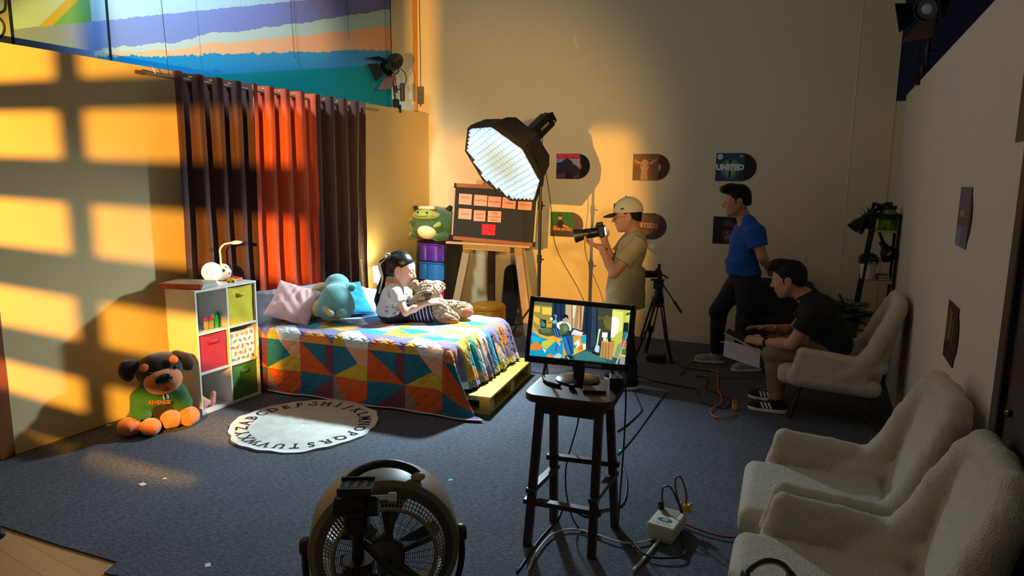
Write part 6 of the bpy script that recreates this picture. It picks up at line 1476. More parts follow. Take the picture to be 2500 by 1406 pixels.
for i, (x, y, w, c, l) in enumerate([(-3.803, 2.731, .05, (220, 220, 216), 'white paper scrap on the carpet, nearest the left wall'), (-3.751, 2.849, .022, (220, 220, 216), 'tiny white paper scrap behind the larger left scrap'), (-2.693, 2.249, .04, (214, 214, 210), 'white paper scrap on carpet near the laminate edge'), (-2.078, 3.634, .030, (90, 200, 206), 'turquoise paper scrap on carpet between rug and stool'), (-1.213, 4.595, .035, (70, 190, 176), 'turquoise paper scrap behind the stool right leg'), (-4.965, 3.32, .045, (226, 186, 60), 'piece of yellow tape where carpet meets left wall')]):
    props(MB().prism([(-w/2, -w*.3), (w*.45, -w*.4), (w/2, w*.25), (-w*.35, w*.35)], .0005, .0018, rotm(0, 0, i*1.3), (x, y, 0)).build('paper_scrap', mat('scrap%d' % i, c, .8)), l, 'paper scrap')
# ================================================================ people
SKIN = mat('tan_skin', (196, 140, 108), .5, .06, 14, bump=.08, bscale=120, spec=.35)
SKIN2 = mat('light_skin', (222, 170, 144), .5, .05, 14, bump=.06, bscale=120, spec=.35)
HAIRB = mat('black_hair', (15, 13, 13), .55, .3, 30, bump=.5, bscale=60, spec=.25, sc=(3, 3, .6))
EYEW = mat('eye_white', (225, 220, 212), .3); EYED = mat('eye_dark', (24, 16, 12), .2); LIP = mat('lip_tone', (166, 92, 82), .5)
def cone(S, a, b, ra, rb, k=.012, flat=None):
    a = np.array(a, float); b = np.array(b, float); d = b-a; L = np.linalg.norm(d); u = d/L
    def f(P):
        q = P-a; t_ = q@u; e = q-t_[..., None]*u
        return np.maximum(np.sqrt((e*e).sum(-1))-(ra+(rb-ra)*np.clip(t_/L, 0, 1)), np.maximum(-t_, t_-L))
    m = max(ra, rb); S._a(f, np.minimum(a, b)-m, np.maximum(a, b)+m, k, 'u'); return S
def head_frame(yaw=0, pitch=0, roll=0): return rotm(0, pitch, 0) @ rotm(roll, 0, yaw) if False else rotm(0, 0, yaw) @ rotm(0, pitch, 0) @ rotm(roll, 0, 0)
def head(S, c, R, s, child=False):
    T = lambda *p: np.array(c)+R@(np.array(p, float)*s); e = lambda p, r, **k: S.ell(T(*p), np.array(r)*s, R, **k)
    e((-.014, 0, .030), (.098, .077, .088), k=.02); e((.028, 0, -.012), (.066, .064, .088), k=.03*s)
    e((.035, 0, -.055), (.050, .050, .048), k=.03*s)
    S.cap(T(.060, 0, -.082), T(.068, 0, -.093), .022*s, .017*s, k=.022*s)
    for y in (-1, 1):
        S.cap(T(.0, y*.056, -.035), T(.05, y*.022, -.088), .022*s, .017*s, k=.03*s)
        e((.068, y*.036, -.022), (.022, .022, .020), k=.02*s)
        S.cap(T(.076, y*.012, .026), T(.064, y*.050, .026), .0105*s, .009*s, k=.014*s)
        e((.090, y*.031, .006), (.011, .015, .010), k=.012*s, op='s')
        e((.079, y*.031, .004), (.012, .013, .012), k=.004*s)
        e((-.004, y*.080, -.006), (.022, .011, .034), k=.008*s); e((.003, y*.091, -.004), (.011, .006, .018), k=.006*s, op='s')
        e((.0915, y*.012, -.028), (.0095, .0085, .0075), k=.006*s)
    S.path([T(.084, 0, .020), T(.096, 0, -.006), T(.108, 0, -.022)], [.0075*s, .009*s, .0115*s], k=.012*s)
    S.cap(T(.0865, -.016, -.0555), T(.0865, .016, -.0555), .0068*s, .0068*s, k=.006*s); S.cap(T(.0905, -.004, -.0535), T(.0905, .004, -.0535), .0065*s, k=.008*s)
    S.cap(T(.083, -.014, -.0665), T(.083, .014, -.0665), .0078*s, k=.006*s)
    return T
def face_bits(r, c, R, s, brow=True, closed=False):
    T = lambda *p: tuple(np.array(c)+R@(np.array(p, float)*s))
    for y in (-1, 1):
        e = MB().sphere(T(.0795, y*.031, .005), .0112*s, 12).build('eye', EYEW, r, True)
        MB().sphere(T(.0868, y*.0305, .004-.003*bool(closed)), (.0062*s, .0062*s, .0062*s), 10).build('iris', EYED, e, True)
        if closed: MB().sphere(T(.0808, y*.031, .009), (.0135*s, .0135*s, .0085*s), 12, rot=R).build('eyelid', closed, r, True)
        if brow: MB().tube([T(.084, y*.014, .028), T(.083, y*.032, .033), T(.068, y*.050, .028)], [.0032*s, .0036*s, .002*s], 6).build('eyebrow', HAIRB, r, True)
    MB().tube([T(.0862, -.021, -.0610), T(.0925, 0, -.0605), T(.0862, .021, -.0610)], [.002*s, .0035*s, .002*s], 6).build('lips', LIP, r, True)
def hair_short(r, c, R, s, quiff=True, fade=.0, name='hair'):
    T = lambda *p: np.array(c)+R@(np.array(p, float)*s)
    S = SD(.0055, .02).ell(T(-.017, 0, .034), np.array((.106, .085, .096))*s, R)
    S.ell(T(-.048, 0, -.015), np.array((.066, .074, .075))*s, R)
    if quiff: S.ell(T(.045, 0, .112), np.array((.065, .062, .036))*s, R, k=.03); S.cap(T(.085, -.03, .105), T(.088, .03, .108), .020*s, k=.03)
    S.ell(T(.085, 0, -.025), np.array((.075, .12, .098))*s, R, k=.01, op='s')
    S.cut(T(-.02, 0, -.020), R@np.array((.75, 0, -1.0)), .01)
    S.cut(T(0, 0, -.055), R@np.array((0, 0, -1.)), .008)
    S.noise(.0025, 90, 4); S.build(name, HAIRB, r)
    for y in (-1, 1): MB().box(tuple(T(.018, y*.0725, .005)), np.array((.022, .008, .045))*s, R, bev=.003).build('sideburn', HAIRB, r)
def hand(S, w, d, n, side, curl=(.5, .5, .5, .5), sc=1.0, thumb=.6, spread=.06):
    """w wrist, d finger direction, n palm normal (curl direction), side=+1 thumb on the d x n side"""
    d = np.array(d, float); d /= np.linalg.norm(d); n = np.array(n, float); n -= (n@d)*d; n /= np.linalg.norm(n); l = np.cross(d, n)*side; w = np.array(w, float)
    M = np.stack([d, l, n], 1)
    S.box(w+d*.052*sc, np.array((.050, .040, .0145))*sc, .0135*sc, M, k=.015*sc); S.cap(w-d*.02*sc, w+d*.02*sc, .026*sc, .028*sc, k=.02*sc, flat=(n, 1.25))
    for i, (o, L) in enumerate(((.0300, .072), (.0100, .082), (-.0105, .076), (-.0300, .060))):
        b = w+d*.098*sc+l*o*sc; a = 0; p = b; fd = d+l*spread*(1.5-i)
        fd /= np.linalg.norm(fd)
        for j, q in enumerate((.45, .31, .24)):
            a += curl[i]*(.75 if j == 0 else 1.0); v = fd*math.cos(a)+n*math.sin(a); e = p+v*L*q*sc
            S.cap(p, e, (.0092-.0008*j)*sc, (.0086-.0008*j)*sc, k=.003); p = e
    p = w+d*.028*sc+l*.034*sc; v = d*.55+l*.75+n*.25; v /= np.linalg.norm(v); e = p+v*.036*sc; S.cap(p-l*.012*sc, e, .0135*sc, .0108*sc, k=.012*sc)
    v2 = v*(1-thumb)+d*thumb+n*.25*thumb; v2 /= np.linalg.norm(v2); m_ = e+v2*.028*sc; S.cap(e, m_, .0105*sc, .0095*sc, k=.004); S.cap(m_, m_+(v2+n*.3*thumb)*.020*sc, .0095*sc, .0078*sc, k=.004)
def shoe(r, ankle, toe_dir, L, up_m, sole_m, stripe=None, sc=1.0, name='shoe', pitch=0.0):
    a = np.array(ankle, float); f = np.array((toe_dir[0], toe_dir[1], 0.)); f /= np.linalg.norm(f); M = frame(f); o = np.array((a[0], a[1], 0))+f*(L*.5-.075*sc)+np.array((0, 0, pitch))
    q = lambda x, y, z: o+M@np.array((x, y, z))
    S = SD(.006, .03).ell(q(L*.18, 0, .045), (L*.33, .048*sc, .042*sc), M).ell(q(-L*.25, 0, .06), (L*.25, .040*sc, .055*sc), M).cap(q(-L*.2, 0, .07), q(-L*.2, 0, .10*sc), .045*sc, .046*sc); S.cut(q(0, 0, .02), (0, 0, -1.)); S.cut(q(-L*.2, 0, .112*sc), M@np.array((-.15, 0, 1.)))
    s = S.build(name, up_m, r)
    S = SD(.006, .01)
    for t_ in np.linspace(0, 1, 7): S.cap(q(-L*.36+t_*L*.72, 0, .016), q(-L*.36+t_*L*.72, .0, .018), (.036+.014*math.sin(PI*(.25+.6*t_)))*sc, k=.02)
    S.cut(q(0, 0, .034), (0, 0, 1.)); S.cut(q(0, 0, .002), (0, 0, -1.)); S.build('sole', sole_m, s)
    if stripe:
        for i in range(3):
            for sg in (-1, 1):
                MB().bar(q(-.02+i*.03-.012, sg*.050*sc, .042), q(.005+i*.03-.012, sg*.034*sc, .085), .014, .006, up=M@np.array((0, sg*1., .5))).build('stripe', stripe, s)
    MB().tube([q(.03+(i//2)*.02, (-1)**i*.02*sc, .088-.006*(i//2)) for i in range(7)], .003, 5).build('laces', stripe or sole_m, s)
    return s
def torso(S, pel, bel, ch, nk, sh, w=1.0, dep=1.0, hipw=.165, k=.06):
    """pelvis, belly, chest centre points; neck base; shoulders (L, R)"""
    up = np.array(ch)-np.array(pel); M = frame((np.array(bel)-np.array(pel)), (1, 0, 0)) if False else None
    def el(c, rx, ry, rz, ax):
        z = np.array(ax, float); z /= np.linalg.norm(z); y = np.array((0, 1., 0)); x = np.cross(y, z); x /= np.linalg.norm(x); y = np.cross(z, x)
        S.ell(c, (rx*dep, ry*w, rz), np.stack([x, y, z], 1), k=k)
    el(pel, .115, hipw, .13, np.array(bel)-np.array(pel)); el(bel, .112, .152, .17, np.array(ch)-np.array(pel)); el(ch, .115, .172, .17, np.array(nk)-np.array(bel))
    for s in sh: S.cap(np.array(nk)*.55+np.array(s)*.45-np.array((0, 0, .02)), s, .06*w, .058*w, k=k)
    return S
EL = lambda a, b, t_: np.array(a)*(1-t_)+np.array(b)*t_
# ---------------------------------------------------------------- the cameraman in a cap
cm = thing('person', 'man in beige cap and tan t-shirt aiming a camera, standing', 'person', (-1.575, 6.17, 0), -2.735)
hc = np.array((.075, 0, 1.605)); HR = head_frame(-.06, .16, 0); hs = 1.22
LS, RSh = np.array((-.01, .205, 1.375)), np.array((.0, -.205, 1.375)); LE, RE = np.array((.205, .245, 1.105)), np.array((.17, -.225, 1.14)); LW, RW_ = np.array((.315, .095, 1.325)), np.array((.265, -.115, 1.385))
pel, bel, ch, nk = (.045, 0, .93), (.05, 0, 1.10), (.02, 0, 1.28), (-.02, 0, 1.43)
def body(root, res, sk, hc, HR, hs, pel, bel, ch, nk, arms, legs, hands, aw=1.0, lw=1.0, w=1.0, dep=1.0):
    S = SD(res, .025); torso(S, pel, bel, ch, nk, [arms[0][0], arms[1][0]], w, dep)
    head(S, hc, HR, hs); S.cap(nk, hc+HR@(np.array((-.012, 0, -.05))*hs), .066*hs*.88, .058*hs*.88, k=.035)
    for a, b, c in arms: S.path([a, EL(a, b, .5), b, EL(b, c, .35), c], [.056*aw, .050*aw, .041*aw, .041*aw, .028*aw], k=.02)
    for h in hands: hand(S, **h)
    for h, kn, an in legs: S.path([h, EL(h, kn, .5), kn, EL(kn, an, .35), an], [.092*lw, .078*lw, .058*lw, .058*lw, .040*lw], k=.03)
    return S.build('body', sk, root)
fd = np.array((-.55, 0, .83))
body(cm, .0058, SKIN, hc, HR, hs, pel, bel, ch, nk, [(LS, LE, LW), (RSh, RE, RW_)], [((.05, .10, .9), (.06, .11, .50), (-.0, .13, .08)), ((.05, -.10, .9), (.06, -.11, .50), (.0, -.13, .08))],
     [dict(w=LW, d=(.88, -.42, .22), n=(.05, -.25, 1.0), side=-1, curl=(.45, .5, .5, .55), sc=1.1, thumb=.7), dict(w=RW_, d=(.25, .25, .95), n=(.55, .6, -.1), side=1, curl=(.55, .6, .6, .65), sc=1.1)], 1.0, .82)
face_bits(cm, hc, HR, hs)
TANS = mat('tan_tshirt_cotton', (184, 164, 120), .9, .06, 10, bump=.25, bscale=26)
S = SD(.0075, .03); torso(S, (.06, 0, .93), (.065, 0, 1.09), (.022, 0, 1.285), (-.02, 0, 1.41), [LS, RSh], 1.08, 1.18)
cone(S, (.06, 0, 1.12), (.065, 0, .765), .165, .190, k=.06, flat=None)
for a, b in ((LS, LE), (RSh, RE)): cone(S, EL(a, b, -.10), EL(a, b, .62), .076, .088, k=.03)
S.cap(EL(RSh, LS, .3)+(0, 0, .03), EL(RSh, LS, .7)+(0, 0, .03), .075, k=.03)
S.o.append((lambda P: np.sqrt(((P-np.array((.012, 0, 1.50)))**2).sum(-1))-.088, np.array((-.1, -.1, 1.4)), np.array((.1, .1, 1.62)), .008, 's'))
S.noise(.0055, 17, 6).build('t_shirt', TANS, cm)
JEANB = mat('black_jeans', (20, 21, 26), .85, .15, 12, bump=.2, bscale=200)
S = SD(.009, .03).ell((.06, 0, .86), (.12, .16, .10))
for sg in (-1, 1): S.path([(.055, sg*.085, .86), (.065, sg*.115, .50)], [.084, .082]); cone(S, (.065, sg*.115, .52), (.0, sg*.13, .09), .080, .070)
S.noise(.005, 22, 3).build('trousers', JEANB, cm)
for sg in (-1, 1): shoe(cm, (0, sg*.13, .08), (1, sg*.15), .29, mat('black_suede', (18, 18, 20), .8), mat('white_sole', (214, 210, 200), .6))
T = lambda *p: np.array(hc)+HR@(np.array(p, float)*hs)
CAPM = mat('beige_cap_cotton', (206, 194, 162), .85, .05, 12, bump=.2, bscale=200)
S = SD(.006, .012).ell(T(-.014, 0, .040), np.array((.112, .092, .105))*hs, HR); S.cut(T(0, 0, .030), HR@np.array((.10, 0, -1.)), .003)
cp_ = S.build('cap', CAPM, cm)
MB().sphere(tuple(T(-.012, 0, .146)), .008, 10).build('cap_button', mat('dark_cap_trim', (44, 36, 34), .7), cp_)
V = []; nb = 13
for i in range(nb):
    a = (i/(nb-1)-.5)*2.5
    for q, dz in ((0, 0), (.5, -.004), (1, -.016)):
        for th in (.0035, -.0035):
            rx = .096+.085*q*math.cos(a*.62); V.append(T(rx*math.cos(a*.55)-.004, .085*math.sin(a*.72)*(1-.05*q), .036+dz-.010*math.sin(abs(a))*.8+th))
F = []
for i in range(nb-1):
    b = i*6; c = b+6
    F += [(b, b+2, c+2, c), (b+2, b+4, c+4, c+2), (b+1, c+1, c+3, b+3), (b+3, c+3, c+5, b+5), (b+4, b+5, c+5, c+4)]
mesh_obj('cap_brim', V, F, mat('dark_cap_trim', (44, 36, 34), .7), cp_, True)
MB().box(tuple(T(.035, .089, .065)), np.array((.022, .003, .012))*hs, HR@rotm(-.18, 0, -.35)).build('cap_logo', mat('dark_cap_trim', (44, 36, 34), .7), cp_)
MB().tube([tuple(T(.088, -.02, .075)), tuple(T(.082, -.016, .105)), tuple(T(.086, .0, .09)), tuple(T(.078, .018, .108)), tuple(T(.088, .02, .075))], .004, 6).build('cap_emblem', mat('dark_cap_trim', (44, 36, 34), .7), cp_)
S = SD(.0055, .01).ell(T(-.017, 0, .026), np.array((.101, .082, .092))*hs, HR); S.cut(T(0, 0, .040), HR@np.array((0, 0, 1.)), .003); S.ell(T(-.045, 0, -.015), np.array((.062, .072, .075))*hs, HR); S.ell(T(.075, 0, -.03), np.array((.085, .12, .10))*hs, HR, k=.006, op='s'); S.cut(T(-.03, 0, -.02), HR@np.array((.6, 0, -1.)), .01); S.build('hair', HAIRB, cm)
GOLD = mat('gold_wire', (190, 150, 80), .25, metal=1)
mb = MB()
for y in (-1, 1):
    P = [T(.098, y*.032+.021*math.cos(a), .0+.019*math.sin(a)) for a in np.linspace(0, 2*PI, 19)[:-1]]; mb.tube(P, .0018, 5, closed=True); mb.tube([T(.096, y*.053, .006), T(.0, y*.082, .008)], .0016, 5)
mb.tube([T(.099, -.012, .006), T(.099, .012, .006)], .0016, 5); mb.build('glasses', GOLD, cm)
wa = MB().tube([LW-(.025, -.012, .035)+np.cross((.5, -.6, .62), (math.cos(a), math.sin(a), .3*math.sin(a)))*.036 for a in np.linspace(0, 2*PI, 17)[:-1]], .008, 6, closed=True).build('wristwatch', GOLD, cm, True)
camr = thing('camera', 'black camera with long hooded lens held by the man in cap', 'camera', (-1.575, 6.17, 0), -2.735)
scr = glow('camera_screen_glow', (210, 230, 255), 1.6)
camera_body(camr, frame((.955, -.20, -.20)), (.30, .01, 1.466), True, scr, .155, 1.22)
# ---------------------------------------------------------------- standing man in blue
bm = thing('person', 'man in blue t-shirt standing with hands behind his back', 'person', (-.78, 7.29, 0), -2.757)
hc = np.array((.045, 0, 1.735)); HR = head_frame(0, .22, 0); hs = 1.27
LS, RSh = np.array((-.105, .195, 1.43)), np.array((-.09, -.195, 1.43)); LE, RE = np.array((-.165, .265, 1.195)), np.array((-.23, -.26, 1.20)); LW, RW_ = np.array((-.315, .075, 1.055)), np.array((-.335, -.06, 1.075))
pel, bel, ch, nk = (-.095, 0, .96), (-.045, 0, 1.14), (-.065, 0, 1.33), (-.055, 0, 1.53)
lg = [((-.10, .10, .92), (-.09, .13, .52), (-.19, .15, .09)), ((-.08, -.10, .92), (.13, -.13, .56), (.11, -.145, .10))]
body(bm, .0062, SKIN, hc, HR, hs, pel, bel, ch, nk, [(LS, LE, LW), (RSh, RE, RW_)], lg,
     [dict(w=LW, d=(-.25, -.75, -.45), n=(-.6, .1, .5), side=1, curl=(.5, .55, .6, .6), sc=1.1), dict(w=RW_, d=(-.2, .7, -.5), n=(.6, .2, .4), side=-1, curl=(.7, .7, .75, .8), sc=1.1)], 1.1, 1.05, 1.06, 1.1)
face_bits(bm, hc, HR, hs); hair_short(bm, hc, HR, hs)
T = lambda *p: np.array(hc)+HR@(np.array(p, float)*hs)
S = SD(.0055, .012).ell(T(.035, 0, -.055), np.array((.0545, .0560, .053))*hs, HR).cap(T(.060, 0, -.084), T(.067, 0, -.094), .026*hs, .021*hs)
S.cut(T(.06, 0, -.060), HR@np.array((.25, 0, 1.)), .006); S.build('beard', mat('dark_stubble', (52, 36, 30), .8), bm)
BLUT = mat('royal_blue_tshirt', (22, 84, 168), .88, .08, 10, bump=.25, bscale=26)
S = SD(.008, .03); torso(S, pel, bel, ch, (-.06, 0, 1.50), [LS, RSh], 1.12, 1.26); cone(S, EL(bel, pel, .0), (-.07, 0, .985), .158, .170, k=.06); S.ell((-.115, 0, 1.42), (.105, .165, .13), k=.05); S.cap((-.07, .09, 1.535), (-.07, -.09, 1.535), .062, k=.05)
for a, b in ((LS, LE), (RSh, RE)): S.ell(a, .086, k=.05); cone(S, EL(a, b, -.05), EL(a, b, .58), .080, .088, k=.05)
S.o.append((lambda P: np.sqrt(((P-np.array((-.005, 0, 1.645)))**2).sum(-1))-.098, np.array((-.11, -.1, 1.55)), np.array((.1, .1, 1.75)), .008, 's'))
S.cut((0, 0, .985), (0, 0, -1.)); S.noise(.005, 16, 8).build('t_shirt', BLUT, bm)
NAVJ = mat('dark_navy_jeans', (22, 28, 44), .85, .15, 12, bump=.2, bscale=200)
S = SD(.009, .03).ell((-.085, 0, .94), (.145, .182, .13))
for h, kn, an in lg: S.path([h, EL(h, kn, .5), kn], [.124, .104, .090]); S.ell(kn, .092); cone(S, EL(h, kn, .97), np.array(an)+(0, 0, .01), .086, .068)
S.noise(.006, 20, 5).build('jeans', NAVJ, bm)
GSH = mat('grey_running_mesh', (150, 152, 150), .7, .15, 60); WSO = mat('pale_sole', (206, 208, 198), .6)
shoe(bm, (-.19, .15, .09), (1, .1), .31, GSH, WSO, sc=1.1); shoe(bm, (.11, -.145, .1), (1, -.1), .31, GSH, WSO, sc=1.1)
# ---------------------------------------------------------------- seated man in black
sm = thing('person', 'man in black polo sitting bent over a tablet in boucle armchair', 'person', (.10, 6.14, 0), PI)
hc = np.array((.335, 0, 1.12)); HR = head_frame(0, .26, 0); hs = 1.28
LS, RSh = np.array((.105, .205, .895)), np.array((.11, -.205, .895)); LE, RE = np.array((.265, .255, .625)), np.array((.27, -.24, .64)); LW, RW_ = np.array((.495, .125, .590)), np.array((.455, -.085, .672))
pel, bel, ch, nk = (.0, 0, .56), (.01, 0, .70), (.085, 0, .85), (.195, 0, .99)
lg = [((.02, .11, .535), (.405, .15, .515), (.345, .155, .09)), ((.02, -.11, .535), (.42, -.15, .515), (.375, -.14, .09))]
body(sm, .0062, SKIN, hc, HR, hs, pel, bel, ch, nk, [(LS, LE, LW), (RSh, RE, RW_)], lg,
     [dict(w=LW, d=(.9, -.3, .05), n=(.1, -.55, -.7), side=-1, curl=(.45, .5, .5, .55), sc=1.12, thumb=.8), dict(w=RW_, d=(.9, .1, .0), n=(-.1, .3, -.9), side=1, curl=(.15, .2, .2, .25), sc=1.12, thumb=.3)], 1.1, 1.0, 1.04, 1.05)
face_bits(sm, hc, HR, hs); hair_short(sm, hc, HR, hs)
BPO = mat('black_polo_cotton', (16, 16, 17), .9, .15, 10, bump=.2, bscale=30)
S = SD(.008, .03); torso(S, pel, (.0, 0, .70), ch, (.155, 0, .965), [LS, RSh], 1.14, 1.22); S.ell((-.03, 0, .60), (.155, .19, .12))
S.cap((-.06, 0, .64), (.09, 0, .90), .135, .10, k=.06); S.ell((.06, 0, .87), (.13, .20, .13), k=.05); S.cap((.15, .09, .965), (.15, -.09, .965), .07, k=.05)
for a, b in ((LS, LE), (RSh, RE)): S.ell(a, .088, k=.05); cone(S, EL(a, b, -.05), EL(a, b, .60), .084, .088, k=.05)
S.o.append((lambda P: np.sqrt(((P-np.array((.255, 0, 1.06)))**2).sum(-1))-.094, np.array((.15, -.1, .96)), np.array((.36, .1, 1.17)), .008, 's')); S.cut((0, 0, .475), (0, 0, -1.)); S.noise(.005, 16, 18).build('polo_shirt', BPO, sm)
c0 = np.array(nk)+np.array((-.008, 0, .012)); ax = np.array((.55, 0, .83))
P = [c0+np.cross(ax, (math.cos(a)*.2, math.sin(a), 0))*0+frame(ax)@np.array((.006, .082*math.cos(a), .082*math.sin(a))) for a in np.linspace(0, 2*PI, 25)[:-1]]; MB().tube(P, .013, 6, closed=True).build('collar', BPO, sm, True)
KHA = mat('khaki_chino', (132, 114, 82), .88, .1, 12, bump=.25, bscale=60)
S = SD(.008, .03).ell((.0, 0, .54), (.15, .185, .105))
for h, kn, an in lg: S.path([h, kn], [.108, .088]); cone(S, np.array(kn)+(0, 0, .01), np.array(an)+(0, 0, .03), .086, .064, k=.03)
S.noise(.0065, 24, 9).build('chinos', KHA, sm)
for (h, kn, an), dy in zip(lg, (.05, -.12)): 
    shoe(sm, an, (1, dy), .31, mat('black_suede', (18, 18, 20), .8), mat('white_sole', (214, 210, 200), .6), mat('white_stripe', (226, 226, 222), .6), sc=1.08)
MB().tube([LW-np.array((.03, -.018, -.002))+frame((.87, -.5, -.05))@np.array((0, .036*math.cos(a), .036*math.sin(a))) for a in np.linspace(0, 2*PI, 17)[:-1]], .011, 6, closed=True).box(tuple(LW-np.array((.03, -.030, -.036))), (.035, .035, .012), bev=.003).build('wristwatch', BLKP, sm)
MB().tube([RW_-np.array((.025, .0, 0))+frame((.8, .6, .1))@np.array((0, .033*math.cos(a), .033*math.sin(a))) for a in np.linspace(0, 2*PI, 17)[:-1]], .004, 5, closed=True).build('bracelet', GOLD, sm)
tb = thing('tablet', 'dark tablet with pale edge held by the seated man in black', 'tablet', (.10, 6.14, 0), PI)
MT = frame((.92, 0, .40)); MB().box((.675, .03, .575), (.30, .21, .012), MT, bev=.003).build('body', mat('pale_tablet_edge', (180, 180, 190), .4), tb); MB().box(tuple(np.array((.675, .03, .575))+MT[:, 2]*.0068), (.285, .195, .002), MT).build('screen', BLKP, tb)
pp_ = thing('paper_folder', 'large white folder held under the tablet by seated man', 'folder', (.10, 6.14, 0), PI)
MB().add([(.81, .10, .565), (.505, .115, .525), (.505, .118, .355), (.81, .103, .425), (.81, .106, .565), (.505, .121, .525), (.505, .124, .355), (.81, .109, .425)], [(0, 1, 2, 3), (7, 6, 5, 4), (0, 4, 5, 1), (1, 5, 6, 2), (2, 6, 7, 3), (3, 7, 4, 0)]).build('sheet', mat('lilac_white_card', (206, 196, 206), .7), pp_)
MB().add([(.84, .10, .552), (.74, .105, .540), (.74, .106, .532), (.84, .101, .545)], [(0, 1, 2, 3)]).build('paper_corner', WHITEP, pp_)
# ---------------------------------------------------------------- girl on the bed
gl = thing('person', 'girl in white printed t-shirt sitting on the bed hugging a bear', 'person', (-3.68, 5.35, 0), .4276)
hc = np.array((.085, 0, 1.078)); HR = head_frame(-.12, .30, .0); hs = 1.32
LS, RSh = np.array((.045, .125, .872)), np.array((.045, -.130, .868)); LE, RE = np.array((.17, .20, .72)), np.array((.150, -.205, .700)); LW, RW_ = np.array((.345, .12, .80)), np.array((.350, -.150, .785))
pel, bel, ch, nk = (-.02, 0, .685), (-.015, 0, .77), (.01, 0, .845), (.03, 0, .915)
S = SD(.0052, .022)
for c, r in ((pel, (.10, .130, .10)), (bel, (.085, .115, .11)), (ch, (.082, .118, .10))): S.ell(c, r, k=.05)
for s in (LS, RSh): S.cap(EL(nk, s, .5)-np.array((0, 0, .02)), s, .042, .044, k=.04)
head(S, hc, HR, hs); S.cap(nk, hc+HR@(np.array((-.015, 0, -.05))*hs), .048, .048, k=.03)
for a, b, c in ((LS, LE, LW), (RSh, RE, RW_)): S.path([a, EL(a, b, .5), b, EL(b, c, .4), c], [.044, .042, .034, .034, .024], k=.02)
hand(S, RW_, (.92, .28, .12), (.05, .75, -.65), 1, (.2, .25, .3, .35), .86, .5); hand(S, LW, (.85, -.4, .05), (.05, -.8, -.5), -1, (.2, .25, .3, .35), .86, .5)
glg = [((-.01, .085, .665), (.235, .32, .655), (.345, .62, .33)), ((-.01, -.085, .660), (.30, .06, .660), (.44, .50, .60))]
for h, kn, an in glg: S.path([h, kn, EL(kn, an, .4), an], [.078, .056, .05, .036], k=.03)
S.build('body', SKIN2, gl)
face_bits(gl, hc, HR, hs, True, SKIN2)
T = lambda *p: np.array(hc)+HR@(np.array(p, float)*hs)
S = SD(.0052, .015).ell(T(-.019, 0, .034), np.array((.102, .082, .094))*hs, HR).ell(T(-.085, 0, .025), np.array((.045, .05, .055))*hs, HR).ell(T(-.050, 0, -.025), np.array((.062, .072, .075))*hs, HR)
S.ell(T(.080, 0, -.030), np.array((.100, .12, .098))*hs, HR, k=.008, op='s'); S.cut(T(-.03, 0, -.060), HR@np.array((.45, 0, -1.)), .01); S.cut(T(0, 0, -.085), HR@np.array((0, 0, -1.)), .008)
S.build('hair', mat('glossy_dark_hair', (26, 20, 20), .28, .3, 30, bump=.3, bscale=60, sc=(3, 3, .6)), gl)
pt = [T(-.115, 0, .035), T(-.142, .0, .0), (-.085, .0, 1.02), (-.115, -.01, .90), (-.135, -.02, .78), (-.128, -.03, .68), (-.10, -.03, .63)]
S = SD(.0055, .02).path(pt, [.030, .028, .027, .030, .034, .028, .010]); S.noise(.004, 60, 5, 2, (1.6, 1.6, .3)).build('ponytail', HAIRB, gl)
RIB = mat('pale_ribbon', (206, 204, 184), .6)
MB().tube([T(-.118, .0, .032)+frame((-.8, 0, -.5))@np.array((0, .034*math.cos(a), .034*math.sin(a))) for a in np.linspace(0, 2*PI, 15)[:-1]], .009, 6, closed=True).tube(spline([T(-.12, -.03, .045), T(-.13, -.05, .075), T(-.10, -.045, .085), T(-.112, -.02, .05)], 4), .007, 6).build('hair_ribbon', RIB, gl, True)
V = []; P = spline([T(-.128, -.035, .03), T(-.150, -.045, -.02), (-.088, -.055, 1.0), (-.108, -.055, .90), (-.12, -.055, .85)], 5)
for i, p in enumerate(P): w_r = .011+.003*math.sin(i*.3); V += [p+np.array((w_r, -.0, .004)), p-np.array((w_r, .004, .004))]
mesh_obj('ribbon_tail', V, [(2*i, 2*i+1, 2*i+3, 2*i+2) for i in range(len(P)-1)], RIB, gl, True)
t = NT('white_printed_tshirt'); v = t.voro(15, (1, 1, 1)); v3 = t.voro(52, (1, 1, 2.4)); n = t.noise(30, 2)
inkm = (v < .36)*(v3 < .44)
t.bump(t.noise(26, 3), .25, .008); TSH = t.out(t.mix(inkm, srgb((226, 222, 218)), srgb((96, 90, 76))), .9, sheen=.1)
S = SD(.006, .03)
for c, r in (((-.02, 0, .685), (.142, .200, .100)), (bel, (.112, .145, .12)), (ch, (.102, .130, .105))): S.ell(c, r, k=.05)
for s in (LS, RSh): S.cap(EL(nk, s, .25)-np.array((0, 0, .022)), s, .050, .056, k=.04)
for a, b in ((LS, LE), (RSh, RE)): cone(S, EL(a, b, -.15), EL(a, b, .52), .057, .066, k=.025)
S.cut((0, 0, .625), (-.25, 0, -1.)); S.noise(.003, 26, 6).build('t_shirt', TSH, gl)
DKJ = mat('dark_grey_denim', (44, 46, 56), .85, .12, 12, bump=.2, bscale=200)
S = SD(.007, .03).ell((-.015, 0, .648), (.128, .172, .066))
for h, kn, an in glg: S.path([h, kn], [.096, .074]); cone(S, EL(h, kn, .96), EL(kn, an, .92), .064, .050, k=.03)
S.noise(.004, 30, 4).build('jeans', DKJ, gl)
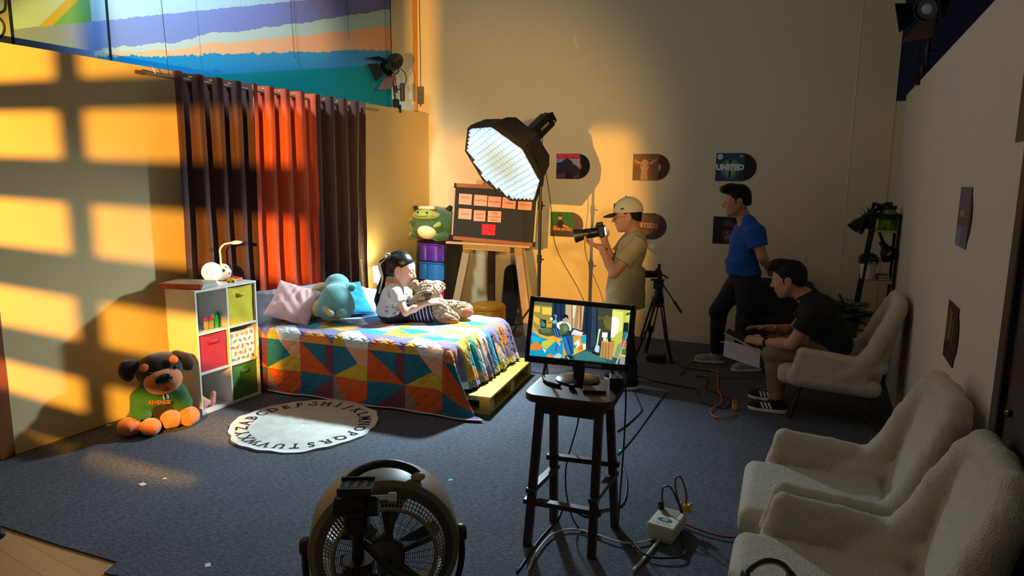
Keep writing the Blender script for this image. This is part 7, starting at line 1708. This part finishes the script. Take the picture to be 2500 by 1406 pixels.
# ---------------------------------------------------------------- teddy bear on her lap
tdz = thing('teddy_bear', 'big curly brown teddy bear in striped shorts on the girl lap', 'plush toy', (-3.68, 5.35, 0), .4276)
t = NT('curly_brown_fur'); v = t.voro(70); n = t.noise(120, 3, .7); n4 = t.noise(7, 2)
t.bump(v*.7+n*.4, 1.0, .02); FUR = t.out(t.mix(v.step(.1, .75)*.7+n4*.3, srgb((208, 182, 142)), srgb((150, 122, 90))), .95, spec=.1, sheen=.5)
SUE = mat('brown_suede', (150, 92, 66), .8, .12, 14, bump=.2, bscale=150); DSU = mat('dark_brown_suede', (84, 52, 38), .85, .15, 14)
curl = lambda P: .0065*np.sin(P[:, 0]*150+3*np.sin(P[:, 1]*90))*np.sin(P[:, 2]*140+2*np.sin(P[:, 0]*80))+.005*np.sin(P[:, 1]*170+P[:, 2]*60)
px = lambda x, y_, yy: np.array(((x-960)/254.7, yy, .58+(782-y_)/254.7))
S = SD(.006, .03).ell(px(1046, 708, -.0), (.118, .12, .100)).ell(px(1030, 745, .0), (.115, .11, .115))
S.ell(px(1038, 714, -.115), (.092, .045, .046), rotm(0, -.38, 0)); S.ell(px(1062, 703, .12), (.085, .06, .06))
S.path([px(1050, 752, -.05), px(1076, 745, -.075), px(1094, 762, -.095)], [.075, .068, .058]); S.ell(px(1094, 766, -.10), (.115, .075, .062), rotm(0, .14, 0))
S.path([px(1060, 750, .08), px(1105, 752, .09), px(1128, 757, .07)], [.075, .060, .055]); S.ell(px(1131, 757, .055), (.088, .085, .072), rotm(0, .1, .3))
S.disp(curl).build('body', FUR, tdz)
S = SD(.006, .02).ell(px(1011, 692, -.02), (.050, .035, .052), rotm(0, .5, 0)); S.ell(px(1008, 696, -.055), (.028, .012, .03), op='s', k=.01); S.disp(lambda P: curl(P)*.6).build('ear', FUR, tdz)
SD(.0055).ell(px(1047, 712, -.152), (.056, .014, .026), rotm(0, -.3, 0)).build('paw_pad', DSU, tdz)
SD(.006, .02).ell(px(1098, 773, -.150), (.098, .034, .040), rotm(0, .06, 0)).build('foot_pad', SUE, tdz)
SD(.006, .02).ell(px(1141, 760, .00), (.058, .036, .052), rotm(0, .35, .6)).build('foot_pad', SUE, tdz)
t = NT('navy_striped_jersey'); co, (X, Y, Z) = t.coord(); st_ = ((X*1.0+Z*.16)*(2*PI/.034)).op('SINE') > .62
t.bump(t.noise(40, 3), .2, .005); STR = t.out(t.mix(st_, srgb((20, 24, 38)), srgb((196, 200, 206))), .9)
S = SD(.006, .03).ell(px(1024, 758, -.015), (.105, .135, .112), rotm(0, .15, 0)).ell(px(1045, 752, -.045), (.082, .095, .105)); cone(S, px(1040, 752, -.05), px(1060, 755, -.075), .088, .100, k=.03)
S.cut((0, 0, .588), (0, 0, -1.)); S.noise(.004, 30, 4).build('striped_shorts', STR, tdz)
MB().tube(spline([px(1052, 732, -.16), px(1064, 727, -.12), px(1078, 727, -.05), px(1088, 733, .02)], 6), .008, 8).build('light_blue_hem', mat('light_blue_hem', (120, 170, 214), .8), tdz, True)
# shoe tip at the left photo edge
sp = thing('shoe', 'dark shoe tip at the left bottom photo edge on laminate', 'shoe', (-3.93, 1.88, 0), .6)
SD(.006, .03).ell((0, 0, .045), (.12, .05, .045)).ell((-.10, 0, .06), (.09, .045, .06)).cut((0, 0, .004), (0, 0, -1.)).build('upper', mat('black_shoe', (18, 18, 20), .6), sp)
